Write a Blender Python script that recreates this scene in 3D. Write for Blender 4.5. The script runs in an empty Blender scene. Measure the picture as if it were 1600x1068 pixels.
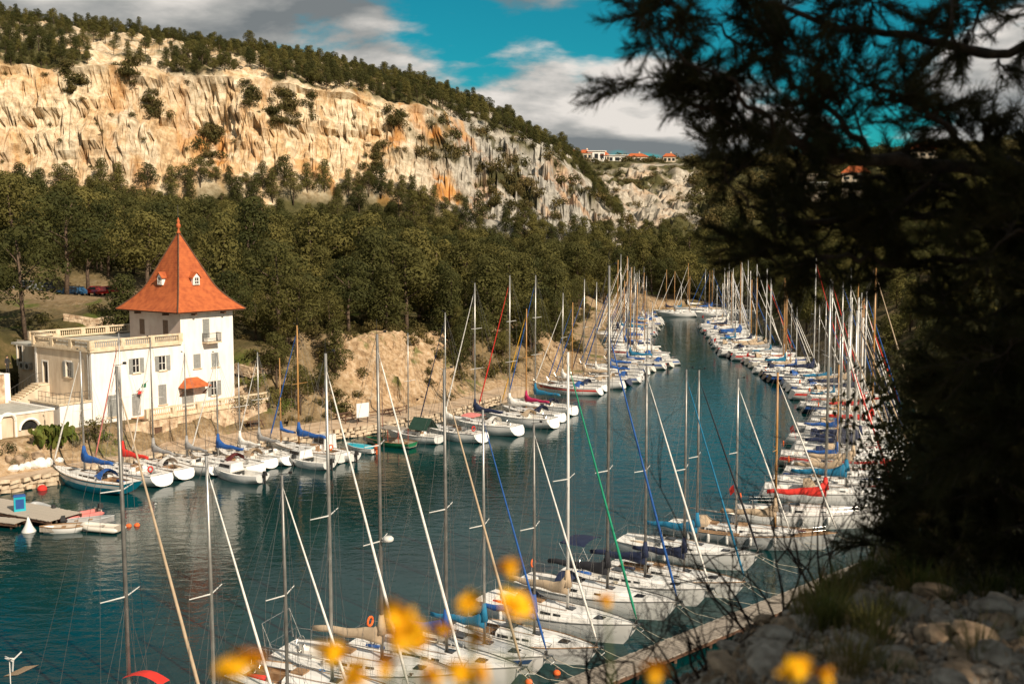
import bpy, math, random
import numpy as np
from mathutils import Vector, Matrix, Euler

# ------------------------------------------------------------------ camera, sky, sun, exposure
F, U0, V0, VH, CAMZ = 1670.0, 800.0, 534.0, 370.0, 22.0      # photo pixels (1600 wide), horizon row, eye height
PITCH = math.atan((V0 - VH) / F)
S = bpy.context.scene
COL = S.collection
cam_d = bpy.data.cameras.new('camera')
cam = bpy.data.objects.new('camera', cam_d); COL.objects.link(cam)
cam_d.sensor_width = 36.0; cam_d.lens = F / 1600.0 * 36.0
cam_d.clip_start = 0.05; cam_d.clip_end = 4000.0
cam.location = (0, 0, CAMZ); cam.rotation_euler = (math.pi / 2 - PITCH, 0, 0)
cam_d.dof.use_dof = True; cam_d.dof.focus_distance = 120.0; cam_d.dof.aperture_fstop = 2.3
S.camera = cam

SUN_AZ = (0.66, -0.75)          # horizontal direction towards the sun (behind the camera, to the right)
SUN_EL = math.radians(36)
W = bpy.data.worlds.new('World'); S.world = W; W.use_nodes = True
nt = W.node_tree; nt.nodes.clear()
def wn(t, **k):
    n = nt.nodes.new(t)
    for a, b in k.items(): setattr(n, a, b)
    return n
def wl(a, b): nt.links.new(a, b)
out = wn('ShaderNodeOutputWorld')
sky = wn('ShaderNodeTexSky', sky_type='NISHITA'); sky.sun_disc = False
sky.sun_elevation = SUN_EL; sky.sun_rotation = math.atan2(SUN_AZ[0], SUN_AZ[1])
sky.air_density = 1.0; sky.dust_density = 0.3; sky.ozone_density = 2.0
tint = wn('ShaderNodeMix', data_type='RGBA', blend_type='MULTIPLY'); tint.inputs[0].default_value = 1.0
tint.inputs[7].default_value = (0.06, 0.74, 0.70, 1)
wl(sky.outputs[0], tint.inputs[6])
bg_sky = wn('ShaderNodeBackground'); bg_sky.inputs[1].default_value = 0.073
wl(tint.outputs[2], bg_sky.inputs[0])
tc = wn('ShaderNodeTexCoord')
def vmath(op, a, b=None):
    n = wn('ShaderNodeVectorMath', operation=op)
    wl(a, n.inputs[0])
    if b is not None:
        if hasattr(b, 'is_output'): wl(b, n.inputs[1])
        else: n.inputs[1].default_value = b
    return n.outputs[0]
def fmath(op, a, b=None, clamp=False):
    n = wn('ShaderNodeMath', operation=op, use_clamp=clamp)
    for i, x in enumerate((a, b)):
        if x is None: continue
        if hasattr(x, 'is_output'): wl(x, n.inputs[i])
        else: n.inputs[i].default_value = x
    return n.outputs[0]
CLOUDX, CLOUDY = 7.85, 1.25
def cloud_noise(dz, off):
    d = vmath('ADD', tc.outputs['Generated'], (0, 0, dz))
    sep = wn('ShaderNodeSeparateXYZ'); wl(d, sep.inputs[0])
    den = fmath('ADD', fmath('MAXIMUM', sep.outputs[2], 0.0), 0.24)
    comb = wn('ShaderNodeCombineXYZ')
    wl(fmath('DIVIDE', sep.outputs[0], den), comb.inputs[0]); wl(fmath('DIVIDE', sep.outputs[1], den), comb.inputs[1])
    p = vmath('ADD', comb.outputs[0], off)
    n = wn('ShaderNodeTexNoise'); n.inputs['Scale'].default_value = 1.55; n.inputs['Detail'].default_value = 9.0
    n.inputs['Roughness'].default_value = 0.49; n.inputs['Lacunarity'].default_value = 2.1; n.inputs['Distortion'].default_value = 0.15
    wl(p, n.inputs['Vector']); return n.outputs[0]
CLOUD_OFF = (CLOUDX, CLOUDY, 1.3)
n0 = cloud_noise(0.0, CLOUD_OFF); n1 = cloud_noise(0.022, CLOUD_OFF)
mask = wn('ShaderNodeMapRange', interpolation_type='SMOOTHSTEP'); wl(n0, mask.inputs[0])
mask.inputs[1].default_value = 0.415; mask.inputs[2].default_value = 0.49
lit = fmath('MULTIPLY_ADD', fmath('SUBTRACT', n0, n1), 4.4); lit.node.inputs[2].default_value = 0.47; lit.node.use_clamp = True
ramp = wn('ShaderNodeValToRGB'); wl(lit, ramp.inputs[0])
ramp.color_ramp.elements[0].position = 0.12; ramp.color_ramp.elements[0].color = (0.24, 0.265, 0.275, 1)
ramp.color_ramp.elements[1].position = 0.9; ramp.color_ramp.elements[1].color = (0.98, 0.92, 0.85, 1)
e = ramp.color_ramp.elements.new(0.5); e.color = (0.50, 0.50, 0.48, 1)
bg_cl = wn('ShaderNodeBackground'); bg_cl.inputs[1].default_value = 0.66; wl(ramp.outputs[0], bg_cl.inputs[0])
mx = wn('ShaderNodeMixShader'); wl(mask.outputs[0], mx.inputs[0]); wl(bg_sky.outputs[0], mx.inputs[1]); wl(bg_cl.outputs[0], mx.inputs[2])
wl(mx.outputs[0], out.inputs[0])

sun_d = bpy.data.lights.new('sun', 'SUN'); sun_d.energy = 5.0; sun_d.angle = math.radians(0.5); sun_d.color = (1.0, 0.87, 0.70)
sun = bpy.data.objects.new('sun', sun_d); COL.objects.link(sun)
SDIR = Vector((SUN_AZ[0], SUN_AZ[1], 0)).normalized() * math.cos(SUN_EL) + Vector((0, 0, math.sin(SUN_EL)))
sun.rotation_euler = SDIR.to_track_quat('Z', 'Y').to_euler(); sun.location = (40, -40, 80)
S.view_settings.view_transform = 'Standard'; S.view_settings.look = 'None'
S.view_settings.exposure = 0.30; S.view_settings.gamma = 1.0
S.render.engine = 'CYCLES'; S.cycles.max_bounces = 5; S.cycles.transparent_max_bounces = 4
S.cycles.use_denoising = True

# ------------------------------------------------------------------ pixel <-> world
cp, sp = math.cos(PITCH), math.sin(PITCH)
def ray(u, v):
    x, y = (u - U0) / F, (V0 - v) / F
    return Vector((x, cp + y * sp, y * cp - sp))
def PZ(u, v, z=0.0):              # point of the level z seen at a pixel
    d = ray(u, v); k = (z - CAMZ) / d.z
    return Vector((d.x * k, d.y * k, z))
def PY(u, v, y):                  # point at ground distance y seen at a pixel
    d = ray(u, v); k = y / d.y
    return Vector((d.x * k, y, CAMZ + d.z * k))
def pix(p):
    dx, dy, dz = p[0], p[1], p[2] - CAMZ
    zc = dy * cp - dz * sp; yc = dz * cp + dy * sp
    return U0 + F * dx / zc, V0 - F * yc / zc, zc

# ------------------------------------------------------------------ numpy noise
_rs = np.random.RandomState(7)
_perm = _rs.permutation(256); _perm = np.concatenate([_perm, _perm, _perm])
_g3 = _rs.normal(size=(256, 3)); _g3 /= np.linalg.norm(_g3, axis=1)[:, None]
def perlin(x, y, z):
    x, y, z = np.broadcast_arrays(np.asarray(x, float), np.asarray(y, float), np.asarray(z, float))
    xi, yi, zi = np.floor(x).astype(int), np.floor(y).astype(int), np.floor(z).astype(int)
    xf, yf, zf = x - xi, y - yi, z - zi
    u, v, w = [t * t * t * (t * (t * 6 - 15) + 10) for t in (xf, yf, zf)]
    r = 0
    for i in (0, 1):
        for j in (0, 1):
            for k in (0, 1):
                h = _perm[_perm[_perm[(xi + i) & 255] + ((yi + j) & 255)] + ((zi + k) & 255)]
                g = _g3[h]
                dot = g[..., 0] * (xf - i) + g[..., 1] * (yf - j) + g[..., 2] * (zf - k)
                r = r + dot * (u if i else 1 - u) * (v if j else 1 - v) * (w if k else 1 - w)
    return r * 1.6
def fbm(x, y, z, oct=5, rough=0.5, lac=2.03):
    a, r, f = 1.0, 0.0, 1.0
    for o in range(oct):
        r = r + a * perlin(x * f + o * 17.3, y * f + o * 5.1, z * f + o * 9.7); a *= rough; f *= lac
    return r
def sstep(x, a, b):
    t = np.clip((x - a) / (b - a), 0, 1); return t * t * (3 - 2 * t)

# ------------------------------------------------------------------ materials
MATS = {}
def mat(name, c1, c2=None, rough=0.8, scale=3.0, detail=5.0, bump=0.0, bscale=None, spec=0.5, metal=0.0, stretch=None, coat=0.0, sheen=0.0, trans=0.0, lo=0.35, hi=0.65):
    m = bpy.data.materials.new(name); m.use_nodes = True; t = m.node_tree; b = t.nodes['Principled BSDF']
    b.inputs['Roughness'].default_value = rough; b.inputs['Metallic'].default_value = metal
    b.inputs['Specular IOR Level'].default_value = spec; b.inputs['Coat Weight'].default_value = coat
    c2 = c2 or tuple(min(1, x * 1.18 + 0.004) for x in c1)
    co = t.nodes.new('ShaderNodeTexCoord'); mp = t.nodes.new('ShaderNodeMapping')
    if stretch: mp.inputs['Scale'].default_value = stretch
    t.links.new(co.outputs['Object'], mp.inputs[0])
    n = t.nodes.new('ShaderNodeTexNoise'); n.inputs['Scale'].default_value = scale; n.inputs['Detail'].default_value = detail
    t.links.new(mp.outputs[0], n.inputs['Vector'])
    r = t.nodes.new('ShaderNodeValToRGB'); t.links.new(n.outputs[0], r.inputs[0])
    r.color_ramp.elements[0].position = lo; r.color_ramp.elements[1].position = hi
    r.color_ramp.elements[0].color = (*c1, 1); r.color_ramp.elements[1].color = (*c2, 1)
    t.links.new(r.outputs[0], b.inputs['Base Color'])
    if bump:
        n2 = t.nodes.new('ShaderNodeTexNoise'); n2.inputs['Scale'].default_value = bscale or scale * 4; n2.inputs['Detail'].default_value = 6
        t.links.new(mp.outputs[0], n2.inputs['Vector'])
        bp = t.nodes.new('ShaderNodeBump'); bp.inputs['Strength'].default_value = 0.6; bp.inputs['Distance'].default_value = bump
        t.links.new(n2.outputs[0], bp.inputs['Height']); t.links.new(bp.outputs[0], b.inputs['Normal'])
    MATS[name] = m; return m
class NT:                                   # small helper for hand-made node trees
    def __init__(s, name, rough=0.9, spec=0.3):
        s.m = bpy.data.materials.new(name); s.m.use_nodes = True; s.t = s.m.node_tree; s.b = s.t.nodes['Principled BSDF']
        s.b.inputs['Roughness'].default_value = rough; s.b.inputs['Specular IOR Level'].default_value = spec
        s.co = s.t.nodes.new('ShaderNodeTexCoord'); MATS[name] = s.m
    def link(s, a, b): s.t.links.new(a, b)
    def mapping(s, scale):
        n = s.t.nodes.new('ShaderNodeMapping'); n.inputs['Scale'].default_value = scale; s.link(s.co.outputs['Object'], n.inputs[0]); return n.outputs[0]
    def noise(s, vec, scale, detail=5, rough=0.55, dist=0.0):
        n = s.t.nodes.new('ShaderNodeTexNoise'); n.inputs['Scale'].default_value = scale; n.inputs['Detail'].default_value = detail
        n.inputs['Roughness'].default_value = rough; n.inputs['Distortion'].default_value = dist; s.link(vec, n.inputs['Vector']); return n.outputs[0]
    def ramp(s, fac, stops):
        n = s.t.nodes.new('ShaderNodeValToRGB'); s.link(fac, n.inputs[0]); el = n.color_ramp.elements
        el[0].position, el[0].color = stops[0][0], (*stops[0][1], 1); el[1].position, el[1].color = stops[-1][0], (*stops[-1][1], 1)
        for p, c in stops[1:-1]: q = el.new(p); q.color = (*c, 1)
        return n.outputs[0]
    def mix(s, fac, a, b, mode='MIX'):
        n = s.t.nodes.new('ShaderNodeMix'); n.data_type = 'RGBA'; n.blend_type = mode
        for i, x in ((0, fac), (6, a), (7, b)):
            if hasattr(x, 'is_output'): s.link(x, n.inputs[i])
            else: n.inputs[i].default_value = x if i == 0 else (*x, 1)
        return n.outputs[2]
    def attr(s, name):
        n = s.t.nodes.new('ShaderNodeAttribute'); n.attribute_name = name; return n.outputs['Fac']
    def math(s, op, a, b):
        n = s.t.nodes.new('ShaderNodeMath'); n.operation = op; n.use_clamp = True
        for i, x in enumerate((a, b)):
            if hasattr(x, 'is_output'): s.link(x, n.inputs[i])
            else: n.inputs[i].default_value = x
        return n.outputs[0]
    def bump(s, h, dist, strength=0.7):
        n = s.t.nodes.new('ShaderNodeBump'); n.inputs['Distance'].default_value = dist; n.inputs['Strength'].default_value = strength
        s.link(h, n.inputs['Height']); s.link(n.outputs[0], s.b.inputs['Normal'])
    def color(s, c): s.link(c, s.b.inputs['Base Color'])

# ------------------------------------------------------------------ mesh building
def new_obj(name, me, parent=None):
    o = bpy.data.objects.new(name, me); COL.objects.link(o)
    if parent: o.parent = parent
    return o
def tag(o, label=None, cat=None, group=None, kind=None):
    if label: o['label'] = label
    if cat: o['category'] = cat
    if group: o['group'] = group
    if kind: o['kind'] = kind
    return o
def empty(name, loc=(0, 0, 0), rz=0.0, label=None, cat=None, group=None):
    o = new_obj(name, None); o.location = loc; o.rotation_euler = (0, 0, rz); o.empty_display_size = 0.2
    return tag(o, label, cat, group)
class MB:
    def __init__(s): s.v = []; s.f = []; s.mi = []; s.cur = 0
    def add(s, vs, fs):
        b = len(s.v); s.v += [tuple(p) for p in vs]; s.f += [tuple(b + i for i in f) for f in fs]; s.mi += [s.cur] * len(fs); return s
    def box(s, x0, x1, y0, y1, z0, z1):
        return s.add([(x0, y0, z0), (x1, y0, z0), (x1, y1, z0), (x0, y1, z0), (x0, y0, z1), (x1, y0, z1), (x1, y1, z1), (x0, y1, z1)],
                     [(3, 2, 1, 0), (4, 5, 6, 7), (0, 1, 5, 4), (1, 2, 6, 5), (2, 3, 7, 6), (3, 0, 4, 7)])
    def hexa(s, bottom, top):       # 4 bottom points and 4 top points, same order
        return s.add(list(bottom) + list(top), [(3, 2, 1, 0), (4, 5, 6, 7), (0, 1, 5, 4), (1, 2, 6, 5), (2, 3, 7, 6), (3, 0, 4, 7)])
    def bar(s, p, q, w, h):         # box along a segment, w wide level, h high
        p, q = Vector(p), Vector(q); d = (q - p).normalized(); sd = d.cross(Vector((0, 0, 1)))
        if sd.length < 1e-4: sd = Vector((1, 0, 0))
        sd.normalize(); up = sd.cross(d)
        a, b = sd * w / 2, up * h / 2
        return s.hexa([p - a - b, p + a - b, p + a + b, p - a + b], [q - a - b, q + a - b, q + a + b, q - a + b])
    def tube(s, pts, r, n=6, cap=True):
        pts = [Vector(p) for p in pts]; k = len(pts); rs = r if isinstance(r, (list, tuple)) else [r] * k
        ring = []; ref = None
        for i in range(k):
            d = (pts[min(i + 1, k - 1)] - pts[max(i - 1, 0)])
            if d.length < 1e-9: d = Vector((0, 0, 1))
            d.normalize()
            if ref is None:
                ref = Vector((0, 0, 1)) if abs(d.z) < 0.9 else Vector((1, 0, 0))
            x = (ref - d * ref.dot(d))
            if x.length < 1e-6: x = d.orthogonal()
            x.normalize(); y = d.cross(x); ref = x
            ring.append([pts[i] + (x * math.cos(2 * math.pi * j / n) + y * math.sin(2 * math.pi * j / n)) * rs[i] for j in range(n)])
        vs = [p for r_ in ring for p in r_]
        fs = [(i * n + j, i * n + (j + 1) % n, (i + 1) * n + (j + 1) % n, (i + 1) * n + j) for i in range(k - 1) for j in range(n)]
        if cap: fs += [tuple(range(n - 1, -1, -1)), tuple((k - 1) * n + j for j in range(n))]
        return s.add(vs, fs)
    def lathe(s, prof, n=10, o=(0, 0, 0)):   # (r, z) profile about a vertical axis
        vs = [(o[0] + r * math.cos(2 * math.pi * j / n), o[1] + r * math.sin(2 * math.pi * j / n), o[2] + z) for r, z in prof for j in range(n)]
        k = len(prof)
        fs = [(i * n + j, i * n + (j + 1) % n, (i + 1) * n + (j + 1) % n, (i + 1) * n + j) for i in range(k - 1) for j in range(n)]
        return s.add(vs, fs + [tuple(range(n - 1, -1, -1)), tuple((k - 1) * n + j for j in range(n))])
    def loft(s, rings, closed=True, cap=True):
        n = len(rings[0]); vs = [p for r in rings for p in r]; m = n if closed else n - 1
        fs = [(i * n + j, i * n + (j + 1) % n, (i + 1) * n + (j + 1) % n, (i + 1) * n + j) for i in range(len(rings) - 1) for j in range(m)]
        if cap and closed: fs += [tuple(range(n - 1, -1, -1)), tuple((len(rings) - 1) * n + j for j in range(n))]
        return s.add(vs, fs)
    def prism(s, poly, a, b, axis='y'):      # polygon in two axes, extruded along the third
        n = len(poly)
        def p3(p, t): return {'y': (p[0], t, p[1]), 'x': (t, p[0], p[1]), 'z': (p[0], p[1], t)}[axis]
        vs = [p3(p, a) for p in poly] + [p3(p, b) for p in poly]
        return s.add(vs, [tuple(range(n)), tuple(range(2 * n - 1, n - 1, -1))] + [(j, n + j, n + (j + 1) % n, (j + 1) % n) for j in range(n)])
    def mesh(s, name, mats, smooth=False):
        me = bpy.data.meshes.new(name); me.from_pydata(s.v, [], s.f)
        for m in (mats if isinstance(mats, (list, tuple)) else [mats]): me.materials.append(MATS[m] if isinstance(m, str) else m)
        if any(s.mi): me.polygons.foreach_set('material_index', s.mi)
        if smooth: me.polygons.foreach_set('use_smooth', [True] * len(s.f))
        me.validate(); me.update(); return me
    def build(s, name, mats, parent=None, smooth=False):
        return new_obj(name, s.mesh(name, mats, smooth), parent)
def fixn(o):                                 # outward normals for closed shapes
    import bmesh
    bm = bmesh.new(); bm.from_mesh(o.data); bmesh.ops.recalc_face_normals(bm, faces=bm.faces); bm.to_mesh(o.data); bm.free(); return o
def np_mesh(name, V, Q, mats, smooth=True, attrs=None):
    V = np.asarray(V, np.float32); Q = np.asarray(Q, np.int32)
    me = bpy.data.meshes.new(name); me.vertices.add(len(V)); me.vertices.foreach_set('co', V.ravel())
    k = Q.shape[1]; me.loops.add(Q.size); me.loops.foreach_set('vertex_index', Q.ravel())
    me.polygons.add(len(Q)); me.polygons.foreach_set('loop_start', np.arange(0, Q.size, k, dtype=np.int32)); me.polygons.foreach_set('loop_total', np.full(len(Q), k, np.int32))
    me.polygons.foreach_set('use_smooth', np.full(len(Q), smooth))
    for m in (mats if isinstance(mats, (list, tuple)) else [mats]): me.materials.append(MATS[m])
    for a, val in (attrs or {}).items():
        at = me.attributes.new(a, 'FLOAT', 'POINT'); at.data.foreach_set('value', np.asarray(val, np.float32).ravel())
    me.update(calc_edges=True); me.validate(); return me
def grid_quads(nr, nc):
    i, j = np.meshgrid(np.arange(nr - 1), np.arange(nc - 1), indexing='ij'); a = (i * nc + j).ravel()
    return np.stack([a, a + 1, a + nc + 1, a + nc], 1)
# ------------------------------------------------------------------ setting: water, land, cliffs
# water
w = NT('water', 0.06, 0.5); w.b.inputs['IOR'].default_value = 1.33
wv = w.mapping((0.55, 1.0, 1.0))
h = w.math('ADD', w.math('MULTIPLY', w.noise(wv, 1.1, 4, 0.6, 0.4), 0.75), w.math('MULTIPLY', w.noise(wv, 0.22, 3, 0.5, 0.3), 0.5))
big = w.noise(w.mapping((0.02, 0.06, 1)), 1.0, 3)
w.color(w.ramp(big, [(0.3, (0.0, 0.020, 0.021)), (0.7, (0.001, 0.037, 0.038))]))
w.bump(h, 0.10, 0.5)
g = w.ramp(w.noise(w.mapping((0.012, 0.05, 1)), 1.0, 4), [(0.42, (0.02,) * 3), (0.62, (0.08,) * 3)]); w.link(g, w.b.inputs['Roughness'])
m = MB(); m.add([(-700, -60, 0), (500, -60, 0), (500, 420, 0), (-700, 420, 0)], [(0, 1, 2, 3)])
tag(m.build('water', 'water'), kind='structure')

def blocks(x, z, bw, bh, sd):
    wx = x + bw * 0.35 * fbm(x / bw * 0.4, z / bh * 0.4, sd + .5, 3); wz = z + bh * 0.45 * fbm(x / bw * 0.3 + 9, z / bh * 0.3, sd + 2.5, 3)
    zi = np.floor(wz / bh).astype(int); xi = np.floor(wx / bw + _perm[(zi + 37 * int(sd)) & 255] / 255.0).astype(int)
    return _perm[_perm[(xi + int(sd) * 13) & 255] + (zi & 255)] / 255.0 - 0.5
_blk = blocks
LEFT = np.array([(-260, 10), (-160, 30), (-100, 50), (-70, 66), (-43.6, 91), (-33.8, 102.5), (-20.4, 114), (-9, 126), (2, 148), (14, 168), (18.5, 190), (17.5, 218), (23, 262), (30, 300), (44, 322)], float)
RIGHT = np.array([(64, 326), (70, 300), (60, 275), (58, 240), (53, 200), (54, 171), (53, 140), (47, 112), (36, 82), (27, 62), (14, 47), (0, 38), (-40, 26), (-120, 5), (-260, -40)], float)
SHORE = np.concatenate([LEFT, RIGHT])
def seg_dist(P, A):
    best = np.full(len(P), 1e9)
    for a, b in zip(A[:-1], A[1:]):
        d = b - a; t = np.clip(((P - a) @ d) / (d @ d), 0, 1); q = a + t[:, None] * d
        best = np.minimum(best, np.hypot(*(P - q).T))
    return best
def in_water(P):
    x, y = P.T; r = np.zeros(len(P), bool); A = SHORE; j = len(A) - 1
    for i in range(len(A)):
        xi, yi = A[i]; xj, yj = A[j]
        c = ((yi > y) != (yj > y)) & (x < (xj - xi) * (y - yi) / (yj - yi + 1e-12) + xi); r ^= c; j = i
    return r
# the tower house's own axes
HO = np.array((-41.6, 105.0)); HA = np.array((0.6, 0.8)); HB = np.array((-0.8, 0.6))
HROT = math.atan2(0.8, 0.6)
def land(P):
    P = np.asarray(P, float).reshape(-1, 2); x, y = P.T
    dl = seg_dist(P, LEFT); dr = seg_dist(P, RIGHT); wet = in_water(P)
    de = seg_dist(P, SHORE)
    nz = fbm(x * 0.045, y * 0.045, 0.3, 5); nf = fbm(x * 0.3, y * 0.3, 4.3, 4)
    # left bank: quay, earth bank, wooded slope up to the foot of the cliff
    pathw = np.where(y < 132, 4.6, 2.2)
    hb = np.interp(y, [60, 100, 128, 150, 175, 260, 330], [5.0, 8.5, 9.0, 6.5, 5.0, 3.5, 4.0])
    d2 = dl - pathw
    zl = 0.80 + 0.25 * np.clip(dl / pathw, 0, 1) + hb * sstep(d2, 0.3, 13) + np.clip(d2 - 13, 0, 400) * np.interp(y, [60, 150, 260, 400], [0.15, 0.155, 0.13, 0.10])
    zl = zl + sstep(d2, 1, 10) * (nz * 2.2 + nf * 0.45)
    # land at the head of the inlet and right bank
    zr = np.clip(dr, 0, 1.5) * 0.5 + 46 * (1 - np.exp(-np.clip(dr - 1.5, 0, 900) * 0.0125)) + sstep(dr, 2, 15) * (nz * 2.5 + nf * 0.5)
    zh = 1.0 + np.clip(y - 322, 0, 500) * 0.2 + nz * 2
    wgt = dl / (dl + dr + 1e-6)
    z = np.where(dl < dr, zl, zr)
    k = sstep(y, 300, 345) * sstep(x, -10, 30) * (1 - sstep(x, 85, 140))
    z = z * (1 - k) + zh * k
    # platform cut for the tower house and the car park behind it
    q = P - HO; t = q @ HA; s = q @ HB
    plat = sstep(t, -20, -14) * (1 - sstep(t, 19, 22)) * sstep(s, -3.2, -3.0) * (1 - sstep(s, 17, 22))
    z = z * (1 - plat) + 3.4 * plat
    garden = sstep(t, -45, -38) * (1 - sstep(t, 2.5, 4.0)) * sstep(s, -7.0, -3.0) * (1 - sstep(s, -3.1, -2.9))
    gz = 1.0 + 2.3 * sstep(s, -6.6, -1.5) + nf * 0.15
    z = z * (1 - garden) + gz * garden
    quay = (1 - sstep(s, -3.4, -3.1)) * sstep(t, 2.5, 4.0) * (1 - sstep(t, 20, 24)) * (dl < 12) * (s > -14)
    z = z * (1 - quay) + np.minimum(z, 1.0) * quay
    park = sstep(x, -78, -70) * (1 - sstep(x, -40, -34)) * sstep(y, 150, 153) * (1 - sstep(y, 172, 178))
    z = z * (1 - park) + 13.2 * park
    # photographer's slope: falls away below a crest in front of the camera
    near = (dr < 95) & (y < 60) & (dl > dr)
    zn = np.clip(dr, 0, 200) * 0.52
    z = np.where(near, np.minimum(z + 0, zn - 0.6), z)
    return np.where(wet, -0.35 - np.clip(de, 0, 6) * 0.5, z)
LX = np.arange(-330, 331, 2.2); LY = np.arange(-40, 521, 2.2)
gx, gy = np.meshgrid(LX, LY, indexing='xy')
gz = land(np.stack([gx.ravel(), gy.ravel()], 1)).reshape(gx.shape)
def ground_z(x, y):
    return float(land([(x, y)])[0])
def ground_hit(u, v, y0=40.0, y1=520.0, step=1.0):
    prev = None
    ys = np.arange(y0, y1, step); pts = [PY(u, v, yy) for yy in ys]
    g = land([(p.x, p.y) for p in pts])
    for p, zz in zip(pts, g):
        if p.z <= zz: return Vector((p.x, p.y, zz))
    return None
P2 = np.stack([gx.ravel(), gy.ravel()], 1)
dL = seg_dist(P2, LEFT); wet = in_water(P2)
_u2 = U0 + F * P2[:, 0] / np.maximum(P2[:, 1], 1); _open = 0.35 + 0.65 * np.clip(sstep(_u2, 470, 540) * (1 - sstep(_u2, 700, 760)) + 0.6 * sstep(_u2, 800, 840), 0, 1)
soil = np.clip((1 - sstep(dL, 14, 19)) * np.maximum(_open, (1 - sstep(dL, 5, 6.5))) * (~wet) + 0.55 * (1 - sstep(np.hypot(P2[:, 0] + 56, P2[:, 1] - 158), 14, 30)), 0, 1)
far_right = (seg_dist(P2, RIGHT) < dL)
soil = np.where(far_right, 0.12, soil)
t = NT('land', 0.95, 0.2)
o1 = t.mapping((1, 1, 1)); n1_ = t.noise(o1, 0.35, 6, 0.6); n2_ = t.noise(o1, 1.6, 6, 0.65); n3_ = t.noise(o1, 0.09, 4)
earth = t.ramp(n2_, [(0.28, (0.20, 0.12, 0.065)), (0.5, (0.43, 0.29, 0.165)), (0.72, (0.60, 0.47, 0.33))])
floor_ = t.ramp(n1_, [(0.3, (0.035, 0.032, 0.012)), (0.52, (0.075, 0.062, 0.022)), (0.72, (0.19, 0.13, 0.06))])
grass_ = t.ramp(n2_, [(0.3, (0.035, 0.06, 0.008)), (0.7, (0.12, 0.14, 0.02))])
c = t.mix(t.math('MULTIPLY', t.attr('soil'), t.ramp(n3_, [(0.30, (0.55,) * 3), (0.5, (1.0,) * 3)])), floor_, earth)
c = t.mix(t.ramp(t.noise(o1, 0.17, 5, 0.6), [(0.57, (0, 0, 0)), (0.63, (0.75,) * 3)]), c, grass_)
t.color(c); t.bump(t.math('ADD', n2_, t.math('MULTIPLY', n1_, 0.5)), 0.5, 0.8)
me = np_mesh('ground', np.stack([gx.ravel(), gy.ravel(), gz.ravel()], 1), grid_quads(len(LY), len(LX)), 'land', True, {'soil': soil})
tag(new_obj('ground', me), kind='structure')

# the open earth bank above the quay, in finer detail
bx_, by_ = np.meshgrid(np.arange(-34, 24, .45), np.arange(112, 190, .45)); BP = np.stack([bx_.ravel(), by_.ravel()], 1)
bd = seg_dist(BP, LEFT); bu = U0 + F * BP[:, 0] / BP[:, 1]
bz = land(BP); rg = 1 - np.abs(fbm(BP[:, 0] * .22, BP[:, 1] * .22, 3.0, 4)) * 1.7
bk = sstep(bd, 4.8, 7) * (1 - sstep(bd, 17, 20)); bz = bz + .06 + bk * (.9 * (rg - .5) + .9 * (_blk(BP[:, 0] + BP[:, 1] * .6, bz * 2.2 + BP[:, 1] * .3, 2.6, 2.2, 11)) + .55 * _blk(BP[:, 0] - BP[:, 1] * .5, bz * 2.5, 1.1, 1.0, 12) + .3 * fbm(BP[:, 0] * .9, BP[:, 1] * .9, 1, 3))
bz = np.where((bd < 4.9) | in_water(BP), -1.0, bz)
nr_, nc_ = bx_.shape; fq = grid_quads(nr_, nc_); okv = (bd > 4.9) & (bd < 20) & ~in_water(BP) & (bu > 440); fq = fq[okv[fq].all(1)]
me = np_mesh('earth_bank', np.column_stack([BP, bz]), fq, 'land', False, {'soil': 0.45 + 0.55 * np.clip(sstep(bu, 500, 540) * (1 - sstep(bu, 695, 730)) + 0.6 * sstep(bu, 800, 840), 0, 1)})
tag(new_obj('earth_bank', me), kind='structure')
# cliffs: lofted from profiles (photo row, distance) at chosen columns
rk = NT('cliff_rock', 0.92, 0.25)
oc = rk.mapping((1, 1, 1)); os_ = rk.mapping((1.0, 1.0, 0.28)); oh = rk.mapping((0.25, 0.25, 1.6))
a1 = rk.noise(os_, 0.22, 7, 0.62, 0.5); a2 = rk.noise(oc, 0.42, 9, 0.70); a3 = rk.noise(os_, 0.075, 4, 0.5, 0.6); a4 = rk.noise(oh, 0.4, 5, 0.6)
warm = rk.ramp(a2, [(0.28, (0.25, 0.17, 0.10)), (0.42, (0.50, 0.38, 0.24)), (0.55, (0.66, 0.53, 0.365)), (0.70, (0.74, 0.65, 0.50))])
grey = rk.ramp(a2, [(0.25, (0.11, 0.10, 0.082)), (0.45, (0.30, 0.275, 0.235)), (0.65, (0.43, 0.40, 0.34)), (0.8, (0.52, 0.48, 0.41))])
orange = rk.ramp(a1, [(0.3, (0.17, 0.055, 0.012)), (0.5, (0.46, 0.19, 0.035)), (0.7, (0.60, 0.33, 0.10))])
ochre = rk.ramp(a2, [(0.3, (0.26, 0.145, 0.06)), (0.5, (0.50, 0.31, 0.145)), (0.7, (0.64, 0.46, 0.26))])
warm = rk.mix(rk.ramp(rk.noise(os_, 0.11, 6, 0.62, 0.4), [(0.46, (0, 0, 0)), (0.58, (0.8,) * 3)]), warm, ochre)
c = rk.mix(rk.attr('grey'), warm, grey)
c = rk.mix(rk.math('MULTIPLY', rk.ramp(a3, [(0.50, (0, 0, 0)), (0.60, (0.9,) * 3)]), rk.attr('stain')), c, orange)
c = rk.mix(rk.ramp(a1, [(0.60, (0, 0, 0)), (0.72, (0.55,) * 3)]), c, (0.10, 0.075, 0.05))
c = rk.mix(rk.ramp(a4, [(0.62, (0, 0, 0)), (0.70, (0.4,) * 3)]), c, (0.13, 0.10, 0.07))
scrub = rk.ramp(a2, [(0.3, (0.035, 0.036, 0.012)), (0.7, (0.10, 0.085, 0.03))])
c = rk.mix(rk.attr('green'), c, scrub)
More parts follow.
